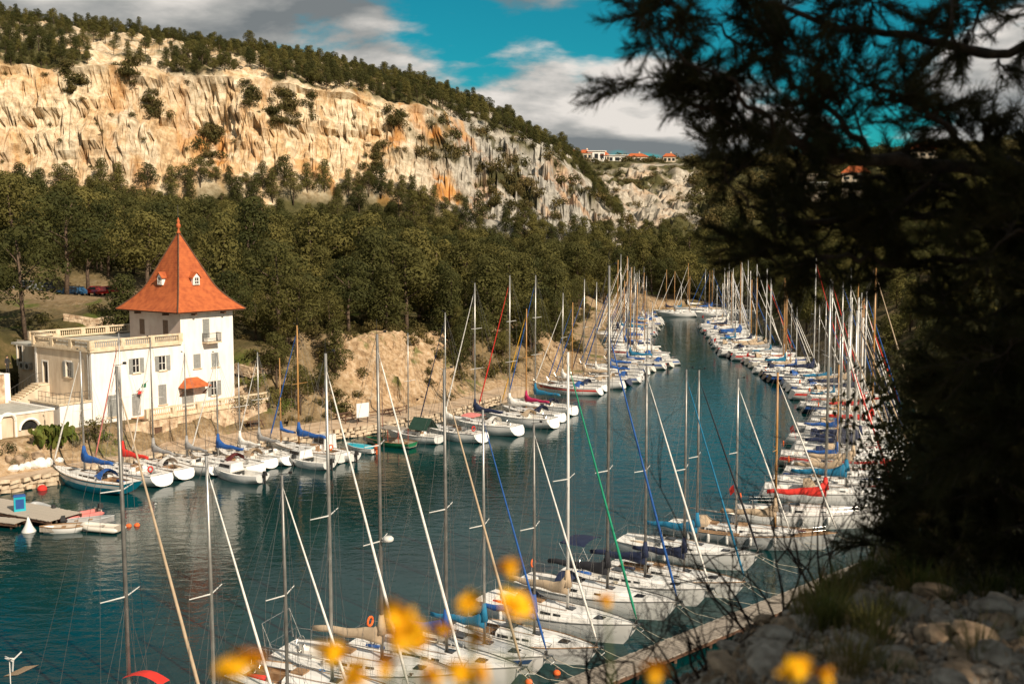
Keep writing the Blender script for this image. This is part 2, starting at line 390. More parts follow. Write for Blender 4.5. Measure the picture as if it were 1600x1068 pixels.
rk.color(c); rk.bump(rk.math('ADD', rk.noise(oc, 1.4, 8, 0.72), a2), 0.55, 0.8)

def stations(tab, us):
    k = len(tab[0][1]); ux = [a[0] for a in tab]
    return [(np.interp(us, ux, [a[1][i][0] for a in tab]), np.interp(us, ux, [a[1][i][1] for a in tab])) for i in range(k)]
def loft_rock(name, tab, us, seg, disp, greyf, greenf, stainf, seed):
    """tab: column -> list of (row, distance) profile points; seg: rows per profile interval"""
    prof = stations(tab, us); rows = []
    for i in range(len(prof) - 1):
        n = seg[i]
        for q in range(n + (1 if i == len(prof) - 2 else 0)):
            rows.append((i, q / n))
    nr, nc = len(rows), len(us)
    X = np.zeros((nr, nc)); Y = X.copy(); Z = X.copy(); H = X.copy()
    for r, (i, f) in enumerate(rows):
        v = prof[i][0] * (1 - f) + prof[i + 1][0] * f; y = prof[i][1] * (1 - f) + prof[i + 1][1] * f
        # interpolate in world space between the two profile lines
        za = CAMZ + (VH - prof[i][0]) / F * prof[i][1]; zb = CAMZ + (VH - prof[i + 1][0]) / F * prof[i + 1][1]
        X[r] = (us - U0) / F * y * 1.005; Y[r] = y; Z[r] = za * (1 - f) + zb * f; H[r] = i + f
    X, Y, Z = disp(X, Y, Z, H, us)
    at = {'grey': greyf(X, Y, Z, H), 'green': greenf(X, Y, Z, H), 'stain': stainf(X, Y, Z, H)}
    me = np_mesh(name, np.stack([X.ravel(), Y.ravel(), Z.ravel()], 1), grid_quads(nr, nc), 'cliff_rock', False, at)
    o = tag(new_obj(name, me), kind='structure')
    return o, X, Y, Z, H
def ridged(x, y, z, o): return 1 - np.abs(fbm(x, y, z, o)) * 1.6
def cliff_disp(X, Y, Z, H, us):
    face = np.clip(1 - np.abs(H - 1.5) / 0.5, 0, 1) ** 0.35 * ((H > 1) & (H < 2))
    low = (H <= 1.0)
    up = sstep(H, 1.95, 2.2)
    broken = sstep(us, 560, 760)[None, :]
    d = 7.5 * fbm(X * 0.022, Y * 0.02, Z * 0.008 + 1, 3) + 2.2 * ridged(X * 0.085, Y * 0.05, Z * 0.045, 3) + 1.3 * ridged(X * 0.24, Y * 0.15, Z * 0.14, 3) + 1.5 * fbm(X * 0.55, Y * 0.3, Z * 0.2, 3) + 0.9 * fbm(X * 1.3, Y * 0.5, Z * 0.9, 2)
    d = 0.8 * d + 3.4 * blocks(X, Z, 11, 12, 1) + 2.8 * blocks(X, Z, 4.4, 4.6, 2) + 1.8 * blocks(X, Z, 2.0, 2.1, 3) + 0.8 * blocks(X, Z, 1.0, 1.1, 4)
    crack = np.clip(fbm(X * 0.05 + 11, 0.3, Z * 0.006, 2) - 0.30, 0, 1) * 15
    strat = np.round(Z / 5.0 + fbm(X * 0.02, 1.0, 0.5, 2) * 1.2); 
    ledge = (perlin(strat * 3.17, X * 0.03, 2.0)) * 3.4
    crack = crack * sstep(2.0 - H, 0.03, 0.45); Yn = Y - (d - 5 + ledge - crack) * face * (1 + 0.2 * broken)
    rough = fbm(X * 0.07, Y * 0.07, 3.1, 5)
    rk2 = np.maximum(ridged(X * 0.06, Y * 0.06, Z * 0.05, 4), 0)
    Zn = Z + up * (rough * 3.0 + 0.8 * fbm(X * 0.3, Y * 0.3, 1, 3)) + low * fbm(X * 0.06, Y * 0.06, 7, 4) * 2.0
    Zn = Zn + broken * face * (2.4 * rough + 2.2 * (rk2 - 0.4) + 1.4 * fbm(X * 0.22, Y * 0.22, Z * 0.2, 4))
    Yn = Yn - broken * face * 3.0 * fbm(X * 0.1, 2.0, Z * 0.1, 4)
    Zn = Zn + broken * face * (5.0 * blocks(X, Y, 7, 9, 5) + 3.0 * blocks(X, Y, 3, 3.5, 6) + 1.4 * blocks(X, Y, 1.4, 1.6, 7))
    edge = np.clip(1 - np.abs(H - 2.0) / 0.16, 0, 1)
    Zn = Zn + edge * (2.6 * fbm(X * 0.05, 5.0, 1.0, 4) - 0.5)
    return X + face * 1.2 * fbm(X * 0.2, 9.0, Z * 0.12, 3), Yn, Zn
CL = [(-420, [(440, 285), (320, 296), (100, 312), (75, 330), (10, 430), (30, 560)]),
      (-200, [(440, 300), (315, 312), (100, 328), (75, 348), (15, 450), (40, 580)]),
      (0,   [(440, 318), (300, 330), (105, 346), (80, 365), (38, 470), (60, 600)]),
      (200, [(435, 328), (285, 340), (112, 358), (95, 378), (60, 480), (80, 610)]),
      (400, [(430, 342), (280, 355), (128, 374), (112, 395), (90, 490), (105, 620)]),
      (560, [(440, 355), (285, 370), (150, 392), (140, 410), (118, 495), (130, 620)]),
      (660, [(445, 360), (300, 376), (172, 408), (165, 425), (143, 500), (150, 620)]),
      (740, [(467, 362), (335, 378), (196, 436), (190, 446), (172, 505), (180, 620)]),
      (800, [(475, 364), (355, 378), (215, 452), (208, 462), (196, 510), (205, 620)]),
      (850, [(480, 366), (366, 382), (236, 462), (232, 472), (228, 510), (240, 620)]),
      (890, [(483, 368), (372, 384), (262, 470), (254, 480), (246, 515), (258, 620)]),
      (935, [(485, 370), (380, 386), (318, 450), (310, 470), (300, 520), (300, 620)]),
      (985, [(489, 372), (388, 388), (362, 430), (360, 450), (350, 520), (350, 620)])]
us = np.concatenate([np.arange(-420, -30, 7.0), np.arange(-30, 985, 2.1)])
def c_grey(X, Y, Z, H):
    u = U0 + F * X / Y; return np.clip(sstep(u, 610, 760) * 0.95 + 0.25 * fbm(X * .03, Z * .03, 0, 2), 0, 1)
def c_green(X, Y, Z, H):
    n = fbm(X * 0.05, Y * 0.05, 3.3, 4); u = U0 + F * X / Y
    top = sstep(H, 2.0, 2.25); low = 1 - sstep(H, 0.75, 1.02)
    band = np.clip(1 - np.abs(H - 3.3 - 0.25 * n) / 0.25, 0, 1) * (u < 420)
    g = top * sstep(n + 0.35 - band * 1.1, 0.0, 0.35) + low * sstep(n + .4, 0, .3)
    g = g + sstep(u, 560, 760) * (H > 1) * (H < 2) * sstep(fbm(X * 0.045, Y * 0.05, Z * 0.06, 5), 0.16, 0.34)
    return np.clip(g, 0, 1)
def c_stain(X, Y, Z, H):
    u = U0 + F * X / Y; s = 0.45 + np.exp(-((u - 335) / 16) ** 2) * 2.2 + np.exp(-((u - 575) / 45) ** 2) * 1.6 + np.exp(-((u - 700) / 22) ** 2) * 1.5
    return np.clip(s * (H > 0.7) * (H < 2.2), 0, 1)
cliff, CX, CY, CZ, CH = loft_rock('cliff', CL, us, [8, 14, 84, 10, 26, 6], cliff_disp, c_grey, c_green, c_stain, 1)

def hill_disp(X, Y, Z, H, us):
    n = fbm(X * 0.03, Y * 0.03, 8.1, 5); r = np.maximum(ridged(X * 0.045, Y * 0.045, Z * 0.03, 4), 0)
    k = sstep(H, 0.1, 0.5) * (1 - sstep(H, 2.3, 2.8) * 0.8)
    return X, Y - k * 4 * n, Z + k * (4.0 * blocks(X, Y, 9, 12, 8) + 2.4 * blocks(X, Y, 4, 5, 9) + 2.5 * n + 3.2 * (r - 0.5) + 1.3 * fbm(X * 0.15, Y * 0.15, Z * 0.1, 4))
FH = [(800, [(392, 400), (350, 440), (285, 560), (252, 640), (250, 760)]),
      (900, [(392, 400), (352, 440), (285, 560), (249, 640), (247, 760)]),
      (1000, [(392, 395), (350, 430), (290, 540), (250, 640), (249, 760)]),
      (1080, [(394, 392), (348, 425), (290, 530), (254, 630), (252, 760)]),
      (1200, [(396, 385), (345, 420), (280, 520), (250, 620), (246, 760)]),
      (1400, [(396, 380), (340, 410), (275, 500), (240, 600), (236, 760)]),
      (1600, [(396, 380), (330, 410), (262, 500), (222, 600), (218, 760)]),
      (1900, [(396, 380), (330, 410), (255, 500), (205, 600), (200, 760)])]
us2 = np.arange(800, 1900, 4.0)
hill, FX, FY, FZ, FHh = loft_rock('hill', FH, us2, [10, 44, 34, 10], hill_disp, lambda X, Y, Z, H: np.clip(0.75 + 0.25 * fbm(X * .02, Y * .02, 1, 2), 0, 1),
    lambda X, Y, Z, H: np.clip(sstep(fbm(X * 0.035, Y * 0.035, Z * 0.05, 5) + 0.9 * sstep(U0 + F * X / Y, 1060, 1160) + 0.5 * (H < 0.6) + 0.5 * sstep(H, 2.2, 2.7), 0.02, 0.24), 0, 1), lambda X, Y, Z, H: 0 * X + 0.25, 2)
# ------------------------------------------------------------------ vegetation
def foliage(name, c1, c2, c3):
    t = NT(name, 0.75, 0.15)
    oi = t.t.nodes.new('ShaderNodeObjectInfo')
    n = t.noise(t.mapping((1, 1, 1)), 0.55, 3)
    a = t.ramp(n, [(0.35, c1), (0.65, c2)])
    t.color(t.mix(t.ramp(oi.outputs['Random'], [(0.0, (0.0,) * 3), (0.45, (0.25,) * 3), (1.0, (0.95,) * 3)]), a, c3))
    tr = t.t.nodes.new('ShaderNodeBsdfTranslucent'); mxs = t.t.nodes.new('ShaderNodeMixShader'); mxs.inputs[0].default_value = 0.18
    tr.inputs[0].default_value = (*[min(1, x * 1.5) for x in c2], 1)
    o = t.t.nodes['Material Output']; t.link(t.b.outputs[0], mxs.inputs[1]); t.link(tr.outputs[0], mxs.inputs[2]); t.link(mxs.outputs[0], o.inputs[0])
foliage('pine_foliage', (0.024, 0.030, 0.009), (0.062, 0.062, 0.016), (0.145, 0.122, 0.033))
foliage('shrub_foliage', (0.040, 0.040, 0.012), (0.085, 0.075, 0.022), (0.14, 0.10, 0.035))
foliage('green_leaf', (0.05, 0.085, 0.012), (0.13, 0.16, 0.03), (0.17, 0.17, 0.04))
foliage('grey_leaf', (0.13, 0.12, 0.07), (0.24, 0.21, 0.13), (0.20, 0.16, 0.09))
mat('bark', (0.055, 0.035, 0.022), (0.15, 0.10, 0.065), 0.95, 6, 6, 0.02)
def rand_rot(rs, n):
    q = rs.normal(size=(n, 4)); q /= np.linalg.norm(q, axis=1)[:, None]; w, x, y, z = q.T
    return np.stack([np.stack([1 - 2 * (y * y + z * z), 2 * (x * y - z * w), 2 * (x * z + y * w)], 1),
                     np.stack([2 * (x * y + z * w), 1 - 2 * (x * x + z * z), 2 * (y * z - x * w)], 1),
                     np.stack([2 * (x * z - y * w), 2 * (y * z + x * w), 1 - 2 * (x * x + y * y)], 1)], 1)
def leaf_quads(C, size, rs, N=None, elong=1.6):
    """small leaf-clump faces at centres C, loosely facing N"""
    n = len(C); R = rand_rot(rs, n)
    ex, ey = R[:, :, 0], R[:, :, 1]
    if N is not None:
        ex = ex - 0.9 * N * np.sum(ex * N, 1)[:, None]; ey = ey - 0.9 * N * np.sum(ey * N, 1)[:, None]
    sx = (size * rs.uniform(0.6, 1.25, n))[:, None]; sy = sx / elong * rs.uniform(0.7, 1.3, n)[:, None]
    k = 0.25 * sx * rs.uniform(-1, 1, (n, 1)) * R[:, :, 2]
    V = np.stack([C - ex * sx * 0.5, C + ey * sy * 0.5 + k, C + ex * sx * 0.5, C - ey * sy * 0.5 - k], 1).reshape(-1, 3)
    return V, np.arange(4 * n).reshape(-1, 4)
def lobes_foliage(lobes, per_area, size, rs, upper=0.3):
    Cs, Ns = [], []
    for (cx, cy, cz, rx, rz) in lobes:
        n = max(20, int(per_area * 4 * math.pi * rx * (rx + 2 * rz) / 3))
        d = rs.normal(size=(n, 3)); d[:, 2] += upper; d /= np.linalg.norm(d, axis=1)[:, None]
        rad = 1 - np.abs(rs.normal(size=n)) * 0.16 + 0.10 * np.sin(d[:, 0] * 9 + cx * 5) * np.sin(d[:, 1] * 8 + cy) * np.sin(d[:, 2] * 8 + cz)
        Cs.append(np.array((cx, cy, cz)) + d * rad[:, None] * np.array((rx, rx, rz))); Ns.append(d)
    return leaf_quads(np.concatenate(Cs), size, rs, np.concatenate(Ns))
def pine_variant(i, h, spread, kind):
    """unit tree of height h: returns (crown mesh, trunk mesh)"""
    rs = np.random.RandomState(100 + i); lobes = []
    base = h * (0.20 if kind == 'umbrella' else 0.08)
    nl = 12 if kind == 'umbrella' else 14
    for k in range(nl):
        f = (k + 0.5) / nl; a = k * 2.4 + rs.uniform(-.4, .4)
        if kind == 'umbrella':
            z = base + (h - base) * (0.25 + 0.62 * f); rr = spread * math.sqrt(max(0.05, 1 - (max(0, f - 0.25)) ** 1.5)) * rs.uniform(0.35, 0.85) * (0.9 if f < .8 else .4)
        else:
            z = base + (h - base) * (0.08 + 0.82 * f); rr = spread * (1 - f) ** 0.75 * rs.uniform(0.35, 0.8)
        r = h * rs.uniform(0.115, 0.20) * (1.1 - 0.35 * f)
        lobes.append((rr * math.cos(a), rr * math.sin(a), z, r, r * rs.uniform(0.62, 0.85)))
    V, Q = lobes_foliage(lobes, 19, 0.33, rs)
    crown = np_mesh('crown_%d' % i, V, Q, 'pine_foliage', False)
    m = MB(); lean = rs.uniform(-0.06, 0.06, 2)
    top = Vector((lean[0] * h, lean[1] * h, h * 0.82))
    m.tube([(0, 0, -0.6), (lean[0] * h * .2 + .1, 0, h * 0.28), (lean[0] * h * .6, lean[1] * h * .6, h * 0.58), top], [0.022 * h, 0.018 * h, 0.012 * h, 0.004 * h], 6)
    for (cx, cy, cz, rx, rz) in lobes[::2]:
        q = Vector((lean[0] * cz * .5, lean[1] * cz * .5, max(h * 0.2, cz - 0.16 * h))); m.tube([q, Vector((cx * .55, cy * .55, cz - 0.07 * h)), Vector((cx, cy, cz))], [0.008 * h, 0.006 * h, 0.003 * h], 4)
    return crown, m.mesh('trunk_%d' % i, 'bark', True)
PINES = [pine_variant(0, 9, 3.4, 'umbrella'), pine_variant(1, 9, 3.0, 'umbrella'), pine_variant(2, 9, 2.6, 'cone'), pine_variant(3, 9, 2.9, 'cone'), pine_variant(4, 9, 3.7, 'umbrella'), pine_variant(5, 9, 2.3, 'cone')]
def shrub_mesh(i, matname, n=9, size=0.16, dens=40):
    rs = np.random.RandomState(300 + i)
    lobes = [(rs.uniform(-.45, .45), rs.uniform(-.45, .45), rs.uniform(.2, .6), rs.uniform(.22, .42), rs.uniform(.2, .34)) for _ in range(n)]
    V, Q = lobes_foliage(lobes, dens, size, rs); return np_mesh('shrub_leaves_%d' % i, V, Q, matname, False)
SHRUBS = [shrub_mesh(i, 'shrub_foliage') for i in range(3)]
PROTO = bpy.data.collections.new('prototypes')
def proto(name, meshes):
    """one prototype for instancing: all meshes joined"""
    import bmesh
    me = bpy.data.meshes.new(name); bm = bmesh.new(); mats = []
    for x in meshes:
        off = len(mats); n0 = len(bm.faces); bm.from_mesh(x); bm.faces.ensure_lookup_table()
        for f in bm.faces[n0:]: f.material_index += off
        mats += list(x.materials)
    bm.to_mesh(me); bm.free()
    for q in mats: me.materials.append(q)
    c = bpy.data.collections.new(name); o = bpy.data.objects.new(name, me); c.objects.link(o); return c
def coll(name, mesh_lists):
    c = bpy.data.collections.new(name)
    for i, ml in enumerate(mesh_lists):
        k = proto(name + str(i), ml); o = k.objects[0]; c.objects.link(o)
    return c
FOREST_C = coll('forest_prototypes', [[a, b] for a, b in PINES]); SHRUB_C = coll('shrub_prototypes', [[a] for a in SHRUBS])
def scatter(name, pts, scales, rots, collection, parent=None):
    pts = np.asarray(pts, np.float32)
    me = bpy.data.meshes.new(name); me.vertices.add(len(pts)); me.vertices.foreach_set('co', pts.ravel())
    at = me.attributes.new('sc', 'FLOAT_VECTOR', 'POINT'); sc = np.asarray(scales, np.float32)
    if sc.ndim == 1: sc = np.stack([sc] * 3, 1)
    at.data.foreach_set('vector', sc.ravel())
    ar = me.attributes.new('rot', 'FLOAT_VECTOR', 'POINT'); r = np.asarray(rots, np.float32)
    if r.ndim == 1: r = np.stack([r * 0, r * 0, r], 1)
    ar.data.foreach_set('vector', np.ascontiguousarray(r).ravel())
    g = bpy.data.node_groups.new(name + '_nodes', 'GeometryNodeTree')
    g.interface.new_socket('Geometry', in_out='INPUT', socket_type='NodeSocketGeometry'); g.interface.new_socket('Geometry', in_out='OUTPUT', socket_type='NodeSocketGeometry')
    gi = g.nodes.new('NodeGroupInput'); go = g.nodes.new('NodeGroupOutput'); ip = g.nodes.new('GeometryNodeInstanceOnPoints'); ci = g.nodes.new('GeometryNodeCollectionInfo')
    ci.inputs['Collection'].default_value = collection; ci.inputs['Separate Children'].default_value = True; ci.inputs['Reset Children'].default_value = True
    mp = g.nodes.new('GeometryNodeMeshToPoints')
    a1 = g.nodes.new('GeometryNodeInputNamedAttribute'); a1.data_type = 'FLOAT_VECTOR'; a1.inputs[0].default_value = 'sc'
    a2 = g.nodes.new('GeometryNodeInputNamedAttribute'); a2.data_type = 'FLOAT_VECTOR'; a2.inputs[0].default_value = 'rot'
    er = g.nodes.new('FunctionNodeEulerToRotation')
    ip.inputs['Pick Instance'].default_value = True
    L = g.links.new
    L(gi.outputs[0], mp.inputs['Mesh']); L(mp.outputs[0], ip.inputs['Points']); L(ci.outputs[0], ip.inputs['Instance'])
    L(a2.outputs[0], er.inputs[0]); L(er.outputs[0], ip.inputs['Rotation']); L(a1.outputs[0], ip.inputs['Scale']); L(ip.outputs[0], go.inputs[0])
    o = new_obj(name, me, parent); md = o.modifiers.new('scatter', 'NODES'); md.node_group = g
    return o
rs = np.random.RandomState(5)
def spaced(P, dist):
    keep = []; cell = {}
    for i, (x, y) in enumerate(P[:, :2]):
        k = (int(x // dist), int(y // dist)); ok = True
        for a in (-1, 0, 1):
            for b in (-1, 0, 1):
                for j in cell.get((k[0] + a, k[1] + b), ()):
                    if (P[j, 0] - x) ** 2 + (P[j, 1] - y) ** 2 < dist * dist: ok = False
        if ok: keep.append(i); cell.setdefault(k, []).append(i)
    return np.array(keep)
# left slope and head of the inlet
P = np.stack([rs.uniform(-260, 130, 26000), rs.uniform(80, 420, 26000)], 1)
P = P[np.abs(P[:, 0]) < 0.57 * P[:, 1] + 12]
dl_, dr_ = seg_dist(P, LEFT), seg_dist(P, RIGHT)
q = P - HO; tt, ss = q @ HA, q @ HB
_u = U0 + F * P[:, 0] / P[:, 1]; edge = np.where((_u > 525) & (_u < 700) & (P[:, 1] < 160), 16.5, np.where(_u < 525, 9.0, np.where(_u < 800, 7.0, 8.5)))
ok = ~in_water(P) & (dl_ > edge) & (dl_ < dr_ + 30)
ok &= ~((tt > -34) & (tt < 19.5) & (ss > -9) & (ss < 19))
ok &= ~((P[:, 0] > -98) & (P[:, 0] < -40) & (P[:, 1] > 108) & (P[:, 1] < 174) & (rs.uniform(size=len(P)) > 0.03))
ok &= fbm(P[:, 0] * 0.03, P[:, 1] * 0.03, 2.2, 3) > -0.62
P = P[ok]; P = P[spaced(P, 5.0)]
cb = np.interp(U0 + F * P[:, 0] / P[:, 1], [-420, 0, 400, 700, 985], [296, 330, 355, 380, 386])
P = P[P[:, 1] < cb - 3]
zl_ = land(P); hh = rs.uniform(0.62, 1.5, len(P)) * np.interp(P[:, 1], [100, 150, 350], [0.95, 1.2, 1.25])
left_trees = np.column_stack([P, zl_, hh])
xt = []                                               # trees coming down to the quay on both sides of the open bank
for k_ in range(150):
    u_ = rs.uniform(385, 525) if k_ < 55 else rs.uniform(705, 930); y_ = rs.uniform(112, 200); x_ = (u_ - U0) / F * y_ * 1.005
    d_ = seg_dist(np.array([(x_, y_)]), LEFT)[0]; q_ = np.array((x_, y_)) - HO
    if 7.0 < d_ < 22 and not in_water(np.array([(x_, y_)]))[0] and not (q_ @ HA < 20 and q_ @ HB < 14): xt.append((x_, y_, ground_z(x_, y_), rs.uniform(.5, .85)))
xt = np.array(xt); xt = xt[spaced(xt, 3.2)]; left_trees = np.concatenate([left_trees, xt])
# right bank
P = np.stack([rs.uniform(-10, 330, 14000), rs.uniform(35, 420, 14000)], 1)
dl_, dr_ = seg_dist(P, LEFT), seg_dist(P, RIGHT)
ok = ~in_water(P) & (dr_ > 4) & (dr_ < dl_) & (P[:, 0] < 0.56 * P[:, 1] + 16) & (P[:, 1] > 48)
ok &= P[:, 1] > 98
P = P[ok]; P = P[spaced(P, 5.0)]
right_trees = np.column_stack([P, land(P), rs.uniform(0.65, 1.15, len(P))])
VILLAS = []                                            # clearings, filled below
def clear_for(T, spots, r):
    k = np.ones(len(T), bool)
    for (x, y) in spots: k &= ~((np.abs(T[:, 0] - x) < r) & (T[:, 1] - y < r * .6) & (T[:, 1] - y > -2.2 * r))
    return T[k]
for (u_, v_) in ((1252, 308), (1336, 302), (1440, 266)):
    g = ground_hit(u_, v_ - 4, 90, 420, 2)
    VILLAS.append(g if g is not None else PY(u_, v_, 380))
right_trees = clear_for(right_trees, [(g.x, g.y) for g in VILLAS], 13)
# forest on the plateau above the cliff
def on_loft(X, Y, Z, mask, n, dist):
    idx = np.flatnonzero(mask.ravel()); w_ = rs.choice(idx, n); A = np.stack([X.ravel()[w_], Y.ravel()[w_], Z.ravel()[w_]], 1)
    A[:, :2] += rs.uniform(-1, 1, (n, 2)); return A[spaced(A, dist)]
green = c_green(CX, CY, CZ, CH)
top = on_loft(CX, CY, CZ, (CH > 2.08) & (CH < 4.75) & (green > 0.22), 22000, 3.7)
top_sc = rs.uniform(0.5, 1.0, len(top)) * 0.9
face = on_loft(CX, CY, CZ, (CH > 1.05) & (CH < 1.98) & (green > 0.5), 2600, 3.6)
ledge = on_loft(CX, CY, CZ, (CH > 1.0) & (CH < 2.0), 170, 4.0)
foot = on_loft(CX, CY, CZ, (CH > 0.3) & (CH < 1.0), 9000, 3.4)
gul = []
for (u_, v0, v1, n) in ((128, 110, 150, 9), (245, 150, 195, 8), (330, 200, 265, 12), (450, 150, 200, 16), (400, 140, 170, 6), (215, 112, 135, 8), (590, 230, 290, 12), (620, 180, 210, 8), (490, 110, 190, 12), (770, 260, 340, 18), (810, 290, 360, 16)):
    j = np.argmin(np.abs(us - u_))
    for _ in range(n * 2):
        jj = min(len(us) - 1, max(0, j + int(rs.normal() * 5))); vv = VH - F * (CZ[:, jj] - CAMZ) / CY[:, jj]
        i_ = np.argmin(np.abs(vv - rs.uniform(v0, v1))); gul.append((CX[i_, jj], CY[i_, jj] - 0.6, CZ[i_, jj]))
gul = np.array(gul)
hillg = on_loft(FX, FY, FZ, (FHh > 0.2) & (FHh < 3.2), 5200, 5.0)
hu = U0 + F * hillg[:, 0] / hillg[:, 1]
hn = fbm(hillg[:, 0] * 0.035, hillg[:, 1] * 0.035, hillg[:, 2] * 0.05, 5) + 0.9 * sstep(hu, 1060, 1160)
hillg = hillg[(hn > -0.05)]
hx_ = [(u_ + rs.uniform(-4, 4), rs.uniform(618, 645)) for u_ in (884, 903, 909, 923, 939, 950, 954, 975, 982, 1006, 1012, 1020, 1030, 1055, 1062, 1070, 900, 970)]
hillg = np.concatenate([hillg, np.array([((u_ - U0) / F * y_, y_, PY(u_, 252, y_).z - 1.5) for u_, y_ in hx_])])
hu = U0 + F * hillg[:, 0] / hillg[:, 1]
# the largest trees stand singly; the rest is one mass
def apparent(T): return T[:, 3] / T[:, 1]
inL = left_trees[(np.abs(U0 + F * left_trees[:, 0] / left_trees[:, 1] - 540) < 570)]
selL = np.argsort(-apparent(inL) * rs.uniform(0.8, 1.2, len(inL)))[:215]
uR = U0 + F * right_trees[:, 0] / right_trees[:, 1]
inR = right_trees[(uR > 1000) & (uR < 1640)]
selR = np.argsort(-apparent(inR) * rs.uniform(0.8, 1.2, len(inR)))[:80]
def pine_words(r):
    u_ = U0 + F * r[0] / r[1]
    for lim, lab, grp in ((150, 'olive green pine around the car park behind the villa', 'pines by the car park'), (390, 'dark green pine on the slope directly behind the tower roof', 'pines behind the tower'), (530, 'dark green pine between the villa and the bare earth bank', 'pines right of the villa'), (705, 'dark green pine above the top of the bare earth bank', 'pines above the earth bank'), (2000, 'dark green pine behind the yachts of the far left quay', 'pines behind the left quay')):
        if u_ < lim: return lab, grp
single = [(r, *pine_words(r)) for r in inL[selL]] + \
         [(r, 'dark green pine on the wooded bank behind the right row of yachts', 'pines on the right bank') for r in inR[selR]]
done = set()
for k, (r, lab, grp) in enumerate(single):
    done.add((round(float(r[0]), 3), round(float(r[1]), 3)))
    o = empty('pine_tree', (float(r[0]), float(r[1]), float(r[2])), rs.uniform(0, 6.28), lab, 'tree', grp)
    s_ = float(r[3]); o.scale = (s_ * rs.uniform(.92, 1.15), s_ * rs.uniform(.92, 1.15), s_)
    cm, tm = PINES[rs.randint(len(PINES))]
    new_obj('crown', cm, o); new_obj('trunk', tm, o)
def rest(T): return np.array([r for r in T if (round(float(r[0]), 3), round(float(r[1]), 3)) not in done])
rl, rr = rest(left_trees), rest(right_trees)
mass = np.concatenate([rl, rr, np.column_stack([top, top_sc]), np.column_stack([foot, rs.uniform(.7, 1.45, len(foot))])])
o = scatter('pine_forest', mass[:, :3], mass[:, 3], rs.uniform(0, 6.28, len(mass)), FOREST_C)
tag(o, 'far pine wood covering the slopes and the plateau above the pale cliff', 'forest', kind='stuff')
sh = np.concatenate([face, ledge, gul]); sc_ = np.concatenate([rs.uniform(2.2, 5.0, len(face)), rs.uniform(0.6, 2.2, len(ledge)), rs.uniform(1.6, 4.4, len(gul))])
o = scatter('cliff_shrubs', sh - np.array((0, 0, .4)), np.stack([sc_ * rs.uniform(.7, 1.5, len(sc_)), sc_, sc_ * rs.uniform(.6, 1.6, len(sc_))], 1), rs.uniform(0, 6.28, len(sh)), SHRUB_C)
tag(o, 'dark shrubs clinging to ledges and gullies of the pale cliff', 'shrubs', kind='stuff')
sc_ = np.where((hu > 1080) | (np.arange(len(hu)) >= len(hu) - 18), rs.uniform(4, 8, len(hillg)), rs.uniform(1.5, 4.5, len(hillg)))
o = scatter('hill_scrub', hillg - np.array((0, 0, .4)), sc_, rs.uniform(0, 6.28, len(hillg)), SHRUB_C)
tag(o, 'low dark scrub dotted over the far grey rocky hill', 'shrubs', kind='stuff')
# undergrowth on the bank above the quay
P = np.stack([rs.uniform(-70, 40, 9000), rs.uniform(80, 300, 9000)], 1); dl_ = seg_dist(P, LEFT); q = P - HO; tt, ss = q @ HA, q @ HB
P = P[~in_water(P) & (dl_ > 5.6) & (dl_ < 36) & ~((tt > -34) & (tt < 20) & (ss > -9) & (ss < 18)) & (fbm(P[:, 0] * 0.09, P[:, 1] * 0.09, 6.6, 3) > np.where((U0 + F * P[:, 0] / P[:, 1] > 530) & (U0 + F * P[:, 0] / P[:, 1] < 690), 0.03, -0.35))]
P = P[spaced(P, 1.7)]
o = scatter('undergrowth', np.column_stack([P, land(P) - .1]), rs.uniform(0.9, 2.4, len(P)), rs.uniform(0, 6.28, len(P)), SHRUB_C)
tag(o, 'low bushes growing on the tan earth bank above the quay', 'bushes', kind='stuff')
# ------------------------------------------------------------------ the tower house (local x along the lit facade, y to the back)
mat('plaster_white', (0.72, 0.66, 0.58), (0.84, 0.80, 0.74), 0.9, 1.2, 8, 0.012, 8, stretch=(1.4, 1.4, 0.35), lo=.25, hi=.55)
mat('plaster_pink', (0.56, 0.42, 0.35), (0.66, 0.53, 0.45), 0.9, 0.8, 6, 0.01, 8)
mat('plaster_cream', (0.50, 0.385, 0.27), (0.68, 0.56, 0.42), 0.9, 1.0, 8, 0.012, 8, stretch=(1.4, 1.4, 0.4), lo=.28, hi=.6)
mat('stone_trim', (0.56, 0.43, 0.28), (0.70, 0.58, 0.42), 0.9, 3, 6, 0.01)
mat('stone_wall', (0.34, 0.22, 0.13), (0.66, 0.52, 0.36), 0.95, 1.6, 8, 0.06, 3.0)
mat('roof_tile', (0.31, 0.062, 0.015), (0.49, 0.12, 0.030), 0.8, 1.6, 9, 0.012, 12, lo=.28, hi=.62)
mat('shutter_grey', (0.23, 0.23, 0.215), (0.30, 0.30, 0.28), 0.7, 4)
mat('shutter_brown', (0.16, 0.095, 0.06), (0.22, 0.13, 0.08), 0.75, 4)
mat('dark_wood', (0.075, 0.036, 0.02), (0.13, 0.065, 0.035), 0.8, 5)
mat('window_dark', (0.012, 0.012, 0.013), (0.03, 0.03, 0.03), 0.12, 2)
mat('iron', (0.03, 0.028, 0.026), (0.06, 0.055, 0.05), 0.6, 5)
mat('orange_plinth', (0.50, 0.17, 0.045), (0.60, 0.24, 0.08), 0.9, 2)
mat('flat_roof', (0.34, 0.33, 0.29), (0.45, 0.43, 0.38), 0.95, 1.2)
mat('terracotta', (0.50, 0.235, 0.105), (0.60, 0.33, 0.17), 0.85, 1.0)
mat('pipe_zinc', (0.33, 0.32, 0.30), (0.45, 0.44, 0.41), 0.5, 3, metal=0.5)
mat('ac_white', (0.38, 0.36, 0.33), (0.48, 0.46, 0.42), 0.6, 3)
mat('flag_green', (0.02, 0.18, 0.09)); mat('flag_white', (0.75, 0.73, 0.70)); mat('flag_red', (0.60, 0.04, 0.03))
